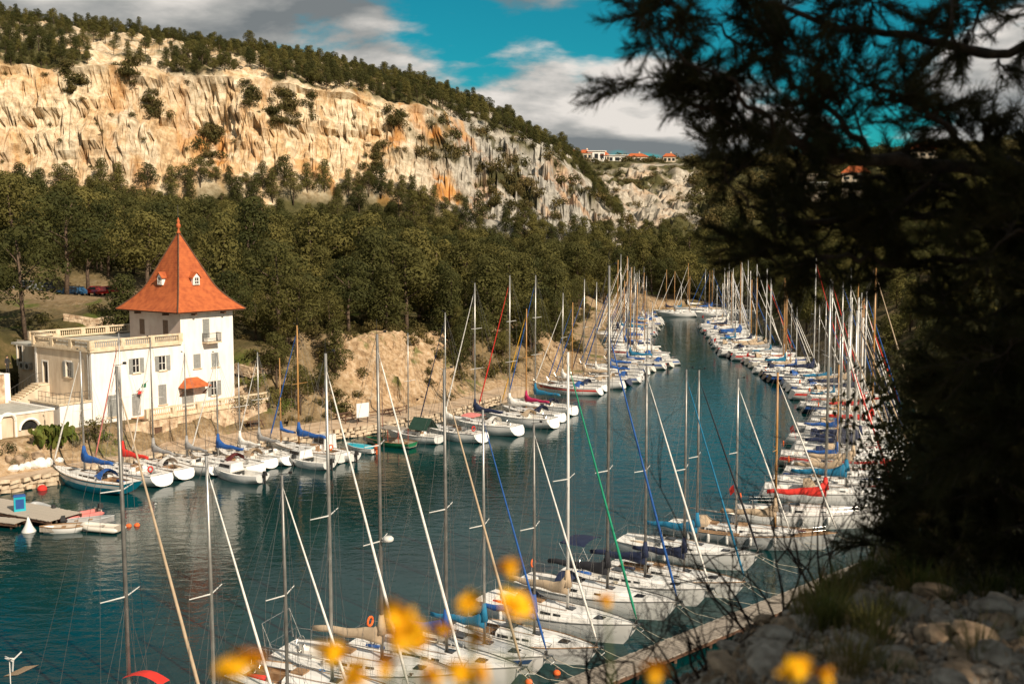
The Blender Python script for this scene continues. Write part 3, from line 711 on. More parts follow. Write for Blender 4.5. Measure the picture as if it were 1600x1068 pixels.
def house_plane(u, v, along='t', at=0.0):
    """meet of a pixel ray with a wall of the house: along='t' wall y=at -> (t, z); along='s' wall x=at -> (s, z)"""
    d = ray(u, v); n = HB if along == 't' else HA; o2 = np.array((0.0, 0.0)) - HO
    k = (at - o2 @ n) / (np.array((d.x, d.y)) @ n); p = np.array((d.x * k, d.y * k)) - HO
    return float(p @ (HA if along == 't' else HB)), CAMZ + d.z * k
H0 = empty('tower_house', (HO[0], HO[1], 0), HROT, 'white villa with a steep orange tiled tower roof beside the left quay', 'house')
ZT, ZB = 10.75, 3.35                                 # roof terrace level, foot of the facade
T0, T1 = 10.5, 17.4                                  # tower along the facade
SD, TD = 10.4, 9.2                                   # main block depth on the left, tower depth
TZ = 14.25                                           # eaves
def opening_cut(face_quads): pass
def wall_xz(m, x0, x1, z0, z1, y, holes, flip=False, axis='x', depth=0.22):
    """wall in a vertical plane with real recessed openings; holes (a0,a1,z0,z1)"""
    xs = sorted({x0, x1, *[h[0] for h in holes], *[h[1] for h in holes]}); zs = sorted({z0, z1, *[h[2] for h in holes], *[h[3] for h in holes]})
    def P3(a, b, dd=0.0): return (a, y + dd, b) if axis == 'x' else (y + dd, a, b)
    for i in range(len(xs) - 1):
        for j in range(len(zs) - 1):
            cx, cz = (xs[i] + xs[i + 1]) / 2, (zs[j] + zs[j + 1]) / 2
            if any(h[0] < cx < h[1] and h[2] < cz < h[3] for h in holes): continue
            m.add([P3(xs[i], zs[j]), P3(xs[i + 1], zs[j]), P3(xs[i + 1], zs[j + 1]), P3(xs[i], zs[j + 1])], [(0, 1, 2, 3)])
    for (a, b, c, d) in holes:
        for p, q in (((a, c), (b, c)), ((b, c), (b, d)), ((b, d), (a, d)), ((a, d), (a, c))):
            m.add([P3(*p), P3(*q), P3(*q, depth), P3(*p, depth)], [(0, 1, 2, 3)])
def opening(parent, kind, a0, a1, z0, z1, y, axis='x', shut='shutter_grey', sill=True, depth=0.22, sgn=-1):
    """window: open or closed shutters; pane set back in the recess. sgn: outward side along the wall normal"""
    nm = 'door' if kind.startswith('door') else 'window'
    def B(m, p0, p1, w0, w1, c0, c1):
        (m.box(p0, p1, min(y + w0, y + w1), max(y + w0, y + w1), c0, c1) if axis == 'x' else m.box(min(y + w0, y + w1), max(y + w0, y + w1), p0, p1, c0, c1))
    w = a1 - a0
    m = MB(); B(m, a0 + .04, a1 - .04, -sgn * .13, -sgn * .17, z0 + .02, z1 - .04)
    o = m.build(nm, 'window_dark' if kind != 'door_wood' else 'dark_wood', parent)
    if kind == 'open':
        m = MB(); f = .06
        for (p0, p1, c0, c1) in ((a0, a0 + f, z0, z1), (a1 - f, a1, z0, z1), (a0 + w / 2 - .03, a0 + w / 2 + .03, z0, z1), (a0, a1, z1 - f, z1), (a0, a1, z0, z0 + f), (a0, a1, z0 + (z1 - z0) * .5 - .02, z0 + (z1 - z0) * .5 + .02)):
            B(m, p0, p1, -sgn * .08, -sgn * .125, c0, c1)
        m.build('frame', 'plaster_white', o)
        for p0, p1 in ((a0 - w / 2 - .02, a0 - .02), (a1 + .02, a1 + w / 2 + .02)):
            m = MB(); B(m, p0, p1, sgn * .03, sgn * .075, z0 - .02, z1 + .02)
            for k in range(9):
                zz = z0 + .1 + (z1 - z0 - .2) * k / 8; B(m, p0 + .05, p1 - .05, sgn * .076, sgn * .092, zz, zz + .06)
            m.build('shutter', shut, o)
    elif kind in ('closed', 'door_closed'):
        for p0, p1 in ((a0 + .01, a0 + w / 2 - .008), (a0 + w / 2 + .008, a1 - .01)):
            m = MB(); B(m, p0, p1, -sgn * .02, -sgn * .07, z0 + .01, z1 - .01)
            for k in range(int((z1 - z0) / .16)):
                zz = z0 + .07 + .16 * k; B(m, p0 + .05, p1 - .05, -sgn * .004, -sgn * .021, zz, zz + .07)
            m.build('shutter', shut, o)
    if sill and nm == 'window':
        m = MB(); B(m, a0 - .1, a1 + .1, sgn * .12, -sgn * .1, z0 - .1, z0 - .005); m.build('sill', 'stone_trim', o)
    return o
def hole_from(u, v, w, h, along='t', at=0.0):
    a, z = house_plane(u, v, along, at); return (a - w / 2, a + w / 2, z - h / 2, z + h / 2)
# facade openings (centres measured in the photograph)
FO = [('open',) + hole_from(213, 571, .85, 1.5), ('open',) + hole_from(254, 567, .9, 1.55), ('closed',) + hole_from(308, 564, .95, 1.55), ('closed',) + hole_from(336, 562, .95, 1.55),
      ('door_closed',) + hole_from(213, 632, 1.0, 2.3), ('closed',) + hole_from(254, 616, 1.0, 2.1), ('door_closed',) + hole_from(293.5, 619, 1.5, 2.3), ('open',) + hole_from(335, 606, .85, 1.6), ('closed',) + hole_from(175, 634, 1.0, 2.2),
      ('door_closed',) + hole_from(322, 513, .9, 2.1)]
m = MB()
wall_xz(m, 0, T1, ZB - 1, ZT, 0, [h[1:] for h in FO if h[4] < ZT])
wall_xz(m, T0, T1, ZT, TZ, 0, [h[1:] for h in FO if h[4] >= ZT])
m.build('wall', 'plaster_white', H0); m = MB()
SO = [('open',) + hole_from(107, 577, .95, 1.55, 's'), ('door',) + hole_from(71, 581, .95, 2.2, 's')]
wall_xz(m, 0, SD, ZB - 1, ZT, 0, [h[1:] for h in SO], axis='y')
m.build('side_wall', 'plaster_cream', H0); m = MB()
TO = [('closed',) + hole_from(222, 510, .95, 1.7, 's', T0), ('closed',) + hole_from(258.5, 512, .95, 1.7, 's', T0)]
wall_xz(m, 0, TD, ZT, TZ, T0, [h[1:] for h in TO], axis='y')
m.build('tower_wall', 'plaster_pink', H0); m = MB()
WO = hole_from(31, 556, 1.0, 2.2, 's', 2.2)
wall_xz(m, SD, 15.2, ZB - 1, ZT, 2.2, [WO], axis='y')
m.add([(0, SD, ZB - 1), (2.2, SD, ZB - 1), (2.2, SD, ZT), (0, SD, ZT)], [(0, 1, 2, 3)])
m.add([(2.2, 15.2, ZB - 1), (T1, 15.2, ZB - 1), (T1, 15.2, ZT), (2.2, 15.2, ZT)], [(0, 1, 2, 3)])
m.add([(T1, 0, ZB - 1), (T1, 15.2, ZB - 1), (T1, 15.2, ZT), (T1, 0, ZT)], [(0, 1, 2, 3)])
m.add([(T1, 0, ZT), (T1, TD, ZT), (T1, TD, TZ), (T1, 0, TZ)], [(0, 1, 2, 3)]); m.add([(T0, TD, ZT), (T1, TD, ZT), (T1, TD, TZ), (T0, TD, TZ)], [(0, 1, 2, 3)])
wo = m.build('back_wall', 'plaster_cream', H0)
for k, *h in FO: opening(H0, k, *h, 0)
for k, *h in SO: opening(H0, k, *h, 0, 'y')
for k, *h in TO: opening(H0, k, *h, T0, 'y', 'shutter_brown', sill=False)
opening(H0, 'door', *WO, 2.2, 'y')
# surrounds, corner strips, cornice
m = MB()
for (k, a0, a1, z0, z1) in SO:
    m.box(-.03, -.002, a0 - .16, a0, z0, z1 + .16); m.box(-.03, -.002, a1, a1 + .16, z0, z1 + .16); m.box(-.03, -.002, a0, a1, z1, z1 + .16)
m.box(2.17, 2.198, WO[0] - .16, WO[0], WO[2], WO[3] + .16); m.box(2.17, 2.198, WO[1], WO[1] + .16, WO[2], WO[3] + .16)
m.box(-.05, .3, -.05, -.002, ZB, ZT); m.box(-.05, -.002, -.002, .3, ZB, ZT); m.box(-.05, -.002, SD - .35, SD + .002, ZB, ZT)
m.build('corner_strip', 'plaster_white', H0)
m = MB(); m.box(-.22, T0 - .02, -.22, -.002, ZT - .12, ZT + .14); m.box(-.22, -.002, -.002, SD + .22, ZT - .12, ZT + .14); m.box(-.002, 2.2, SD + .002, SD + .22, ZT - .12, ZT + .14); m.box(1.98, 2.198, SD + .22, 15.4, ZT - .12, ZT + .14)
m.build('cornice', 'stone_trim', H0)
m = MB(); m.box(0.0, T1 - .01, .01, 15.19, ZT - .2, ZT + .02); m.build('roof_terrace', 'flat_roof', H0)
def balustrade(parent, pts, z, h=1.0, step=3.2, name='balustrade'):
    """piers, rails and turned balusters along a polyline in local coordinates"""
    rails = MB(); bal = MB()
    prof = [(.05, 0), (.05, .04), (.035, .08), (.075, .22), (.07, .30), (.035, .45), (.05, .52), (.05, .56)]
    for p, q in zip(pts[:-1], pts[1:]):
        p, q = Vector((*p, z)), Vector((*q, z)); L = (q - p).length; d = (q - p) / L; n = max(1, round(L / step)); sd = Vector((-d.y, d.x, 0))
        rails.bar(p + Vector((0, 0, .09)), q + Vector((0, 0, .09)), .30, .18); rails.bar(p + Vector((0, 0, h - .08)), q + Vector((0, 0, h - .08)), .34, .16)
        for i in range(n + 1):
            c = p + d * (L * i / n); w = .24 if 0 < i < n else .26
            a, b = d * w, sd * .20
            rails.hexa([c - a - b, c + a - b, c + a + b, c - a + b], [x + Vector((0, 0, h + .012)) for x in (c - a - b, c + a - b, c + a + b, c - a + b)])
            if i < n:
                k = int((L / n - .55) / .24)
                for j in range(k):
                    c2 = c + d * (.38 + (L / n - .76) * (j + .0) / max(1, k - 1)); s_ = (h - .34) / .56
                    bal.lathe([(r, zz * s_) for r, zz in prof], 6, (c2.x, c2.y, z + .18))
    o = rails.build(name, 'stone_trim', parent); b = bal.build('baluster_row', 'stone_trim', o, True); b['kind'] = 'stuff'
    return o
balustrade(H0, [(T0 - .15, -.02), (0, -.02), (0, SD), (2.2, SD), (2.2, 15.1), (T1, 15.1)], ZT + .14, .92)
# tower roof: flared pyramid laid in courses
cx, cy = (T0 + T1) / 2, TD / 2; hx, hy = (T1 - T0) / 2, TD / 2; APEX = 22.5
roof = MB(); NCRS = 46
def rr_(f):                                           # half size as a share of the eaves, with a bell-cast foot
    return (1 - f) * 0.75 + 0.25 * max(0, 1 - f / 0.36) ** 1.9 if f < 1 else 0
ex, ey = hx + 1.0, hy + 1.0
for i in range(NCRS):
    f0, f1 = i / NCRS, (i + 1) / NCRS; z0, z1 = TZ - .18 + (APEX - TZ + .18) * f0, TZ - .18 + (APEX - TZ + .18) * f1
    a, b = rr_(f0), max(rr_(f1), .012); g = .035
    lo = [(cx + sx * (ex * a + g), cy + sy * (ey * a + g), z0) for sx, sy in ((-1, -1), (1, -1), (1, 1), (-1, 1))]
    hi = [(cx + sx * ex * b, cy + sy * ey * b, z1 + .02) for sx, sy in ((-1, -1), (1, -1), (1, 1), (-1, 1))]
    roof.hexa(lo, hi)
ro = roof.build('roof', 'roof_tile', H0)
m = MB()
for sx, sy in ((-1, -1), (1, -1), (1, 1), (-1, 1)):
    m.tube([(cx + sx * (ex * rr_(f) + .04), cy + sy * (ey * rr_(f) + .04), TZ - .15 + (APEX - TZ + .18) * f) for f in [i / 16 for i in range(17)]], .075, 6)
m.build('hip_tile_row', 'dark_wood', ro)
m = MB(); m.box(cx - ex + .1, cx + ex - .1, cy - ey + .1, cy + ey - .1, TZ - .33, TZ - .2); m.build('eaves_board', 'dark_wood', ro)
for sx in (-1, 1):
    for k in range(2):
        for (x, y, dx, dy) in ((cx + sx * hx * .55, -.35, .12, .35), (T0 - .35, cy + sx * hy * .55, .35, .12)):
            if k: continue
            m = MB(); m.box(x - dx, x + dx, y - dy, y + dy, TZ - .62, TZ - .335); m.build('bracket', 'dark_wood', ro)
m = MB(); m.lathe([(.22, 0), (.24, .12), (.12, .3), (.10, .55), (.25, .75), (.26, .95), (.13, 1.15), (.17, 1.28), (.17, 1.4), (.07, 1.6), (.03, 1.75)], 10, (cx, cy, APEX - .12)); m.build('finial', 'roof_tile', ro, True)
m = MB(); m.tube([(cx, cy, APEX + 1.6), (cx, cy, APEX + 3.0)], .03, 5); m.build('lightning_rod', 'iron', ro)
def dormer(c, ax):
    """small gabled dormer; c centre on the roof face, ax 'x' faces -x, 'y' faces -y"""
    d = MB(); w, hgt, dep = .42, .85, 1.6
    def T(a, b, z): return (c[0] + b, c[1] + a, c[2] + z) if ax == 'x' else (c[0] + a, c[1] + b, c[2] + z)
    d.add([T(-w, 0, 0), T(w, 0, 0), T(w, 0, hgt), T(0, 0, hgt + .45), T(-w, 0, hgt)] + [T(-w, dep, 0), T(w, dep, 0), T(w, dep, hgt), T(0, dep, hgt + .45), T(-w, dep, hgt)], [(0, 1, 2, 3, 4), (1, 6, 7, 2), (0, 4, 9, 5)])
    o = d.build('dormer', 'plaster_white', ro)
    d = MB(); d.hexa([T(-w - .18, -.15, hgt - .12), T(0, -.15, hgt + .50), T(0, dep, hgt + .50), T(-w - .18, dep, hgt - .12)], [T(-w - .18, -.15, hgt - .04), T(0, -.15, hgt + .58), T(0, dep, hgt + .58), T(-w - .18, dep, hgt - .04)])
    d.hexa([T(w + .18, -.15, hgt - .12), T(.002, -.15, hgt + .50), T(.002, dep, hgt + .50), T(w + .18, dep, hgt - .12)], [T(w + .18, -.15, hgt - .04), T(.002, -.15, hgt + .58), T(.002, dep, hgt + .58), T(w + .18, dep, hgt - .04)])
    d.build('dormer_roof', 'roof_tile', o)
    d = MB(); d.add([T(-.27, -.02, .12), T(.27, -.02, .12), T(.27, -.02, hgt - .05), T(-.27, -.02, hgt - .05)], [(0, 1, 2, 3)]); d.build('dormer_window', 'window_dark', o)
    d = MB()
    for a0, a1, z0, z1 in ((-.29, -.23, .1, hgt), (.23, .29, .1, hgt), (-.025, .025, .1, hgt), (-.29, .29, hgt * .48, hgt * .55), (-.29, .29, .05, .13)):
        d.hexa([T(a0, -.06, z0), T(a1, -.06, z0), T(a1, -.025, z0), T(a0, -.025, z0)], [T(a0, -.06, z1), T(a1, -.06, z1), T(a1, -.025, z1), T(a0, -.025, z1)])
    d.build('dormer_frame', 'plaster_white', o)
fd = .33; zd = TZ + (APEX - TZ) * fd
dormer((cx - ex * rr_(fd) - .25, cy + .2, zd - .2), 'x'); dormer((cx - .1, cy - ey * rr_(fd) - .25, zd - .2), 'y')
# balcony, tiled porch, flag, downpipe, air-conditioner
b0, bz = house_plane(327, 533); m = MB(); m.box(b0 - .95, b0 + .95, -.95, -.002, bz - .14, bz); bo = m.build('balcony', 'stone_trim', H0)
m = MB()
for p, q in (((b0 - .92, -.92), (b0 + .92, -.92)), ((b0 - .92, -.92), (b0 - .92, -.02)), ((b0 + .92, -.92), (b0 + .92, -.02))):
    for z in (.06, .95): m.tube([(*p, bz + z), (*q, bz + z)], .025, 4)
    for i in range(14): t_ = i / 13; x, y = p[0] + (q[0] - p[0]) * t_, p[1] + (q[1] - p[1]) * t_; m.tube([(x, y, bz + .04), (x, y, bz + .95)], .014, 4)
m.build('railing', 'iron', bo)
pc, pz = house_plane(299, 603); m = MB()
m.hexa([(pc - 1.7, -1.35, pz), (pc + 1.7, -1.35, pz), (pc + 1.7, -.003, pz), (pc - 1.7, -.003, pz)], [(pc - .75, -.12, pz + .95), (pc + .75, -.12, pz + .95), (pc + .75, -.003, pz + .95), (pc - .75, -.003, pz + .95)])
po = m.build('porch_roof', 'roof_tile', H0)
m = MB()
for x in (pc - 1.5, pc + 1.5): m.bar((x, -1.2, pz - .06), (x, -.02, pz - .9), .12, .12); m.box(x - .06, x + .06, -1.25, -.004, pz - .13, pz - .005)
m.build('porch_bracket', 'dark_wood', po)
fx, fz = house_plane(213, 612); m = MB(); m.tube([(fx, -.02, fz), (fx + .5, -1.3, fz + 1.2)], .025, 5); fo = m.build('flag_pole', 'iron', H0)
for k, mm in enumerate(('flag_green', 'flag_white', 'flag_red')):
    m = MB(); z0 = fz + .95 - k * .33; y0 = -1.1 + k * .16; m.hexa([(fx + .38 - k * .1, y0, z0 - .42), (fx + .42 - k * .1, y0, z0 - .42), (fx + .25 - k * .12, y0 + .5, z0 - .5), (fx + .2 - k * .12, y0 + .5, z0 - .5)], [(fx + .42 - k * .05, y0, z0), (fx + .46 - k * .05, y0, z0), (fx + .28 - k * .08, y0 + .45, z0 - .1), (fx + .24 - k * .08, y0 + .45, z0 - .1)])
    m.build('flag_stripe', mm, fo)
m = MB(); m.tube([(-.12, .45, ZT - .3), (-.12, .45, ZB)], .07, 7); m.build('downpipe', 'pipe_zinc', H0)
def ac_unit(s_, z_):
    m = MB(); m.box(1.75, 2.15, s_ - .45, s_ + .45, z_, z_ + .75); o = m.build('air_conditioner', 'ac_white', H0)
    m = MB(); m.lathe([(.26, 0), (.27, .02), (.2, .03)], 14); g = m.build('fan_grille', 'iron', o); g.matrix_local = Matrix.Translation((1.745, s_ - .08, z_ + .38)) @ Matrix.Rotation(-math.pi / 2, 4, 'Y')
s_, z_ = house_plane(37, 568, 's', 2.2); ac_unit(s_ - .2, z_ - .5); ac_unit(s_ - 1.35, z_ - .5)
# terrace under the house: retaining wall with cellar doors
R0 = empty('terrace_wall', (HO[0], HO[1], 0), HROT, 'tan rubble retaining wall with brown cellar doors and balustrade below the villa', 'wall')
RS = -3.0; rx0, rx1 = 4.2, 19.5; RZ = 3.55
cd = [hole_from(u_, v_, .95, 1.75, 't', RS) for u_, v_ in ((203, 689), (248, 684), (284, 679), (325, 671))]
cd = [(a, b, 1.0, 2.75) for a, b, c, d in cd]
m = MB(); wall_xz(m, rx0, rx1, .5, RZ, RS, cd, depth=.3); m.add([(rx0, RS, .5), (rx0, 0, .5), (rx0, 0, RZ), (rx0, RS, RZ)], [(0, 1, 2, 3)]); m.add([(rx1, RS, .5), (rx1, 6, .5), (rx1, 6, RZ), (rx1, RS, RZ)], [(0, 1, 2, 3)])
m.build('wall', 'stone_wall', R0)
m = MB(); m.box(rx0 - .05, rx1 + .1, RS - .12, RS + .25, RZ, RZ + .2); m.build('coping', 'stone_trim', R0)
m = MB(); m.box(rx0, rx1, RS + .25, -.005, RZ - .2, RZ); m.build('terrace_floor', 'terracotta', R0)
for h in cd:
    m = MB(); m.box(h[0] + .02, h[1] - .02, RS + .12, RS + .17, h[2], h[3] - .02); m.build('cellar_door', 'dark_wood', R0)
rng = random.Random(3)
for k in range(150):                                   # single facing stones, proud of the mortar
    x = rng.uniform(rx0 + .2, rx1 - .3); z = 1.1 + rng.randint(0, 8) * .27; w_, h_ = rng.uniform(.22, .42), rng.uniform(.15, .22)
    if any(a - .35 < x < b + .35 and z < 3.05 for a, b, _, _ in cd): continue
    m = MB(); d_ = rng.uniform(.03, .08); m.hexa([(x - w_ / 2, RS - .0, z - h_ / 2), (x + w_ / 2, RS, z - h_ / 2), (x + w_ / 2, RS, z + h_ / 2), (x - w_ / 2, RS, z + h_ / 2)], [(x - w_ / 2.5, RS - d_, z - h_ / 2.6), (x + w_ / 2.5, RS - d_, z - h_ / 2.6), (x + w_ / 2.5, RS - d_, z + h_ / 2.6), (x - w_ / 2.5, RS - d_, z + h_ / 2.6)]); m.build('stone', 'stone_wall', R0)
balustrade(R0, [(rx0, RS + .1), (rx1, RS + .1)], RZ + .2, .95, 3.0)
# low annexes on the left
A0 = empty('annex', (HO[0], HO[1], 0), HROT, 'small white flat-topped annex with roof railing against the villa', 'building')
m = MB(); m.hexa([(-3.5, .05, ZB - 1), (-.12, .05, ZB - 1), (-.12, 5.5, ZB - 1), (-3.5, 5.5, ZB - 1)], [(-3.5, .05, 5.75), (-.12, .05, 5.75), (-.12, 5.5, 5.75), (-3.5, 5.5, 5.75)]); m.build('wall', 'plaster_white', A0)
m = MB(); m.box(-3.62, -.1, -.06, 5.6, 5.76, 5.9); m.build('roof_slab', 'stone_trim', A0)
m = MB(); m.box(-3.56, -.06, -.03, .045, ZB - .6, ZB + .05); m.build('plinth', 'orange_plinth', A0)
m = MB()
for p, q in (((-3.4, .1), (-.3, .1)), ((-3.4, .1), (-3.4, 4.0))):
    for z in (.5, .98): m.tube([(*p, 5.9 + z), (*q, 5.9 + z)], .022, 4)
    for i in range(7): t_ = i / 6; x, y = p[0] + (q[0] - p[0]) * t_, p[1] + (q[1] - p[1]) * t_; m.tube([(x, y, 5.88), (x, y, 6.9)], .018, 4)
m.build('railing', 'iron', A0)
B0 = empty('boathouse', (HO[0], HO[1], 0), HROT, 'low cream outbuilding with arched door and half-round window left of the villa', 'building')
bx0, bx1, bt = -14.0, -4.15, 5.45
def arch_wall(m, x0, x1, z0, z1, y, arcs):
    """wall with round-headed openings (cx, half width, springing, foot)"""
    xs = [x0]
    for c_, r_, zs, zf in arcs: xs += [c_ - r_, c_ + r_]
    xs.append(x1)
    for i in range(0, len(xs), 2): m.add([(xs[i], y, z0), (xs[i + 1], y, z0), (xs[i + 1], y, z1), (xs[i], y, z1)], [(0, 1, 2, 3)])
    for c_, r_, zs, zf in arcs:
        arc = [(c_ - r_ * math.cos(math.pi * k / 12), zs + r_ * math.sin(math.pi * k / 12)) for k in range(13)]
        m.add([(x, y, z) for x, z in arc] + [(c_ + r_, y, z1), (c_ - r_, y, z1)], [tuple(range(15))])
        if zf > z0: m.add([(c_ - r_, y, z0), (c_ + r_, y, z0), (c_ + r_, y, zf), (c_ - r_, y, zf)], [(0, 1, 2, 3)])
        lo = [(c_ - r_, zf)] + arc + [(c_ + r_, zf)]
        m.add([(x, y, z) for x, z in lo] + [(x, y + .25, z) for x, z in lo], [(k, k + 1, len(lo) + k + 1, len(lo) + k) for k in range(len(lo) - 1)])
da, dz_ = house_plane(14, 690); wa, wz = house_plane(47, 670)
arcs = [(da, .6, ZB + 1.6, ZB), (wa, .85, wz, wz - .02)]
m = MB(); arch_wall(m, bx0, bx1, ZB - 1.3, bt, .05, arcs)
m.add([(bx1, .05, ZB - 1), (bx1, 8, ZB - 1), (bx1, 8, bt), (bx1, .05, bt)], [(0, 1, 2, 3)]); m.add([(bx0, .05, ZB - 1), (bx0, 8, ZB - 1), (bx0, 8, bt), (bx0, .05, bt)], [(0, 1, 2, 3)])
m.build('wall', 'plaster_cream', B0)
m = MB(); m.box(bx0 + .2, bx1 - .2, .25, 7.9, bt - .15, bt - .02); m.build('roof', 'flat_roof', B0)
m = MB(); m.box(bx0 - .1, bx1 + .1, -.05, .25, bt, bt + .2); m.box(bx1 - .2, bx1 + .1, .25, 8, bt, bt + .2); m.build('coping', 'plaster_white', B0)
m = MB(); m.box(da - .56, da + .56, .22, .28, ZB - .2, ZB + 2.3); m.build('door', 'plaster_cream', B0)
m = MB(); m.box(wa - .8, wa + .8, .22, .28, wz, wz + .86); m.build('window', 'window_dark', B0)
m = MB()
for c_, r_, zs, zf in arcs:
    pts = [(c_ - (r_ + .14) * math.cos(math.pi * k / 12), .02, zs + (r_ + .14) * math.sin(math.pi * k / 12)) for k in range(13)]
    m.tube(pts, .14, 5)
    if zf < zs - .5: m.bar((c_ - r_ - .14, .02, zf), (c_ - r_ - .14, .02, zs), .2, .1); m.bar((c_ + r_ + .14, .02, zf), (c_ + r_ + .14, .02, zs), .2, .1)
m.build('surround', 'plaster_white', B0)
m = MB(); m.box(bx0, bx1 + .03, -.03, .045, ZB - .75, ZB + .02); m.build('plinth', 'orange_plinth', B0)
# stone stair up to the side door, terrace with a person
E0 = empty('stone_stair', (HO[0], HO[1], 0), HROT, 'outside stone stair climbing to the villa side door', 'stairs')
ds = (SO[1][1] + SO[1][2]) / 2; dzf = SO[1][3]
NST = 11
for i in range(NST):
    z = dzf - (dzf - 5.0) * i / NST; x = -.9 - .34 * i
    m = MB(); m.box(x - .36, x if i else -.03, ds - .75, ds + .75, z - .17, z); m.build('step', 'stone_trim', E0)
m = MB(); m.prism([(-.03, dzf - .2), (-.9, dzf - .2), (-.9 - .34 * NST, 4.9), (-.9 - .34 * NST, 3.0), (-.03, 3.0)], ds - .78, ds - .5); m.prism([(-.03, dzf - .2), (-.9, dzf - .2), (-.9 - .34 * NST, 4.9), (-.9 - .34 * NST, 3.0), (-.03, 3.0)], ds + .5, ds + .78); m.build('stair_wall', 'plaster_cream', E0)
m = MB(); L_ = [(-.1, ds + .7, dzf), (-.9, ds + .7, dzf), (-.9 - .34 * NST, ds + .7, 5.0)]
m.tube([(x, y, z + .95) for x, y, z in L_], .025, 5)
for i in range(NST): z = dzf - (dzf - 5.0) * i / NST; m.tube([(-.9 - .34 * i, ds + .7, z), (-.9 - .34 * i, ds + .7, z + .95)], .015, 4)
m.build('handrail', 'iron', E0)
G0 = empty('garden_terrace', (HO[0], HO[1], 0), HROT, 'raised stone-walled terrace at far left where a person stands', 'terrace')
gp = np.array([PY(12, 582, 108).x, 108.0]) - HO; gt, gs = float(gp @ HA), float(gp @ HB); gzt = PY(12, 582, 108).z
m = MB(); m.box(gt - 9, -3.9, gs - .9, gs + 8, ZB - 1, gzt - .01); m.build('wall', 'stone_wall', G0)
m = MB(); m.box(gt - 9.1, -3.8, gs - 1.0, gs + 8, gzt - .01, gzt + .0); m.box(-4.35, -3.78, gs - 1.02, gs - .4, ZB, gzt + .05); m.build('coping', 'plaster_white', G0)
m = MB(); m.box(gt - 9, -2, gs + 6, gs + 6.4, gzt - 2, gzt + 3.4); m.build('back_wall', 'stone_wall', G0)
# ------------------------------------------------------------------ boats
mat('gel_white', (0.72, 0.70, 0.66), (0.81, 0.79, 0.76), 0.28, 0.6, 5, coat=0.3)
mat('gel_cream', (0.60, 0.54, 0.45), (0.70, 0.65, 0.57), 0.32, 0.6, 5, coat=0.3)
mat('gel_grey', (0.36, 0.37, 0.37), (0.45, 0.45, 0.44), 0.3, 0.6, 5, coat=0.3)
mat('hull_blue', (0.006, 0.25, 0.37), (0.014, 0.31, 0.44), 0.25, 0.6, 5, coat=0.3)
mat('hull_turquoise', (0.01, 0.33, 0.43), (0.03, 0.42, 0.52), 0.3, 0.8)
mat('hull_navy', (0.008, 0.013, 0.035), (0.015, 0.024, 0.06), 0.22, 0.6, coat=0.4)
mat('hull_green', (0.012, 0.14, 0.06), (0.02, 0.19, 0.08), 0.35, 0.8)
mat('antifoul', (0.02, 0.028, 0.04), (0.05, 0.05, 0.055), 0.8, 2)
mat('stripe_blue', (0.01, 0.06, 0.22)); mat('stripe_red', (0.42, 0.03, 0.02))
mat('deck_white', (0.68, 0.645, 0.59), (0.79, 0.765, 0.72), 0.6, 2.5, 6, 0.003, 30)
mat('deck_grey', (0.40, 0.385, 0.35), (0.52, 0.50, 0.46), 0.7, 2.5, 6, 0.003, 30)
mat('teak', (0.22, 0.12, 0.055), (0.36, 0.22, 0.115), 0.7, 3, 6, stretch=(0.6, 6, 1))
mat('alu', (0.42, 0.40, 0.37), (0.55, 0.53, 0.49), 0.38, 2, metal=0.75)
mat('alu_grey', (0.20, 0.19, 0.175), (0.30, 0.285, 0.26), 0.45, 2, metal=0.6)
mat('spar_white', (0.62, 0.60, 0.56), (0.70, 0.68, 0.64), 0.4, 2)
mat('spar_wood', (0.36, 0.17, 0.05), (0.50, 0.27, 0.09), 0.35, 3, stretch=(6, 6, .6))
mat('wire', (0.16, 0.155, 0.15), (0.24, 0.23, 0.22), 0.4, 3, metal=0.6)
mat('steel', (0.50, 0.49, 0.47), (0.62, 0.61, 0.58), 0.25, 3, metal=0.9)
mat('rubber', (0.012, 0.012, 0.012), (0.025, 0.025, 0.025), 0.6, 3)
mat('glass_dark', (0.010, 0.012, 0.014), (0.03, 0.032, 0.034), 0.08, 2)
for nm, c in (('blue', (0.012, 0.075, 0.27)), ('navy', (0.007, 0.014, 0.045)), ('teal', (0.006, 0.13, 0.24)), ('red', (0.55, 0.025, 0.015)), ('magenta', (0.36, 0.01, 0.07)), ('beige', (0.40, 0.30, 0.20)), ('grey', (0.27, 0.26, 0.25)), ('white', (0.66, 0.63, 0.58)), ('green', (0.005, 0.21, 0.11)), ('black', (0.012, 0.012, 0.016)), ('maroon', (0.10, 0.014, 0.012)), ('pink', (0.55, 0.17, 0.15)), ('darkgreen', (0.01, 0.04, 0.026)), ('orange', (0.72, 0.12, 0.02)), ('yellow', (0.62, 0.33, 0.02))):
    mat('cloth_' + nm, c, tuple(min(1, x * 1.25 + .003) for x in c), 0.85, 3, 5, 0.02, 5)
mat('rope', (0.38, 0.33, 0.25), (0.52, 0.47, 0.38), 0.9, 8)
mat('rope_blue', (0.01, 0.10, 0.25), None, 0.9, 8)
BOAT_N = 0
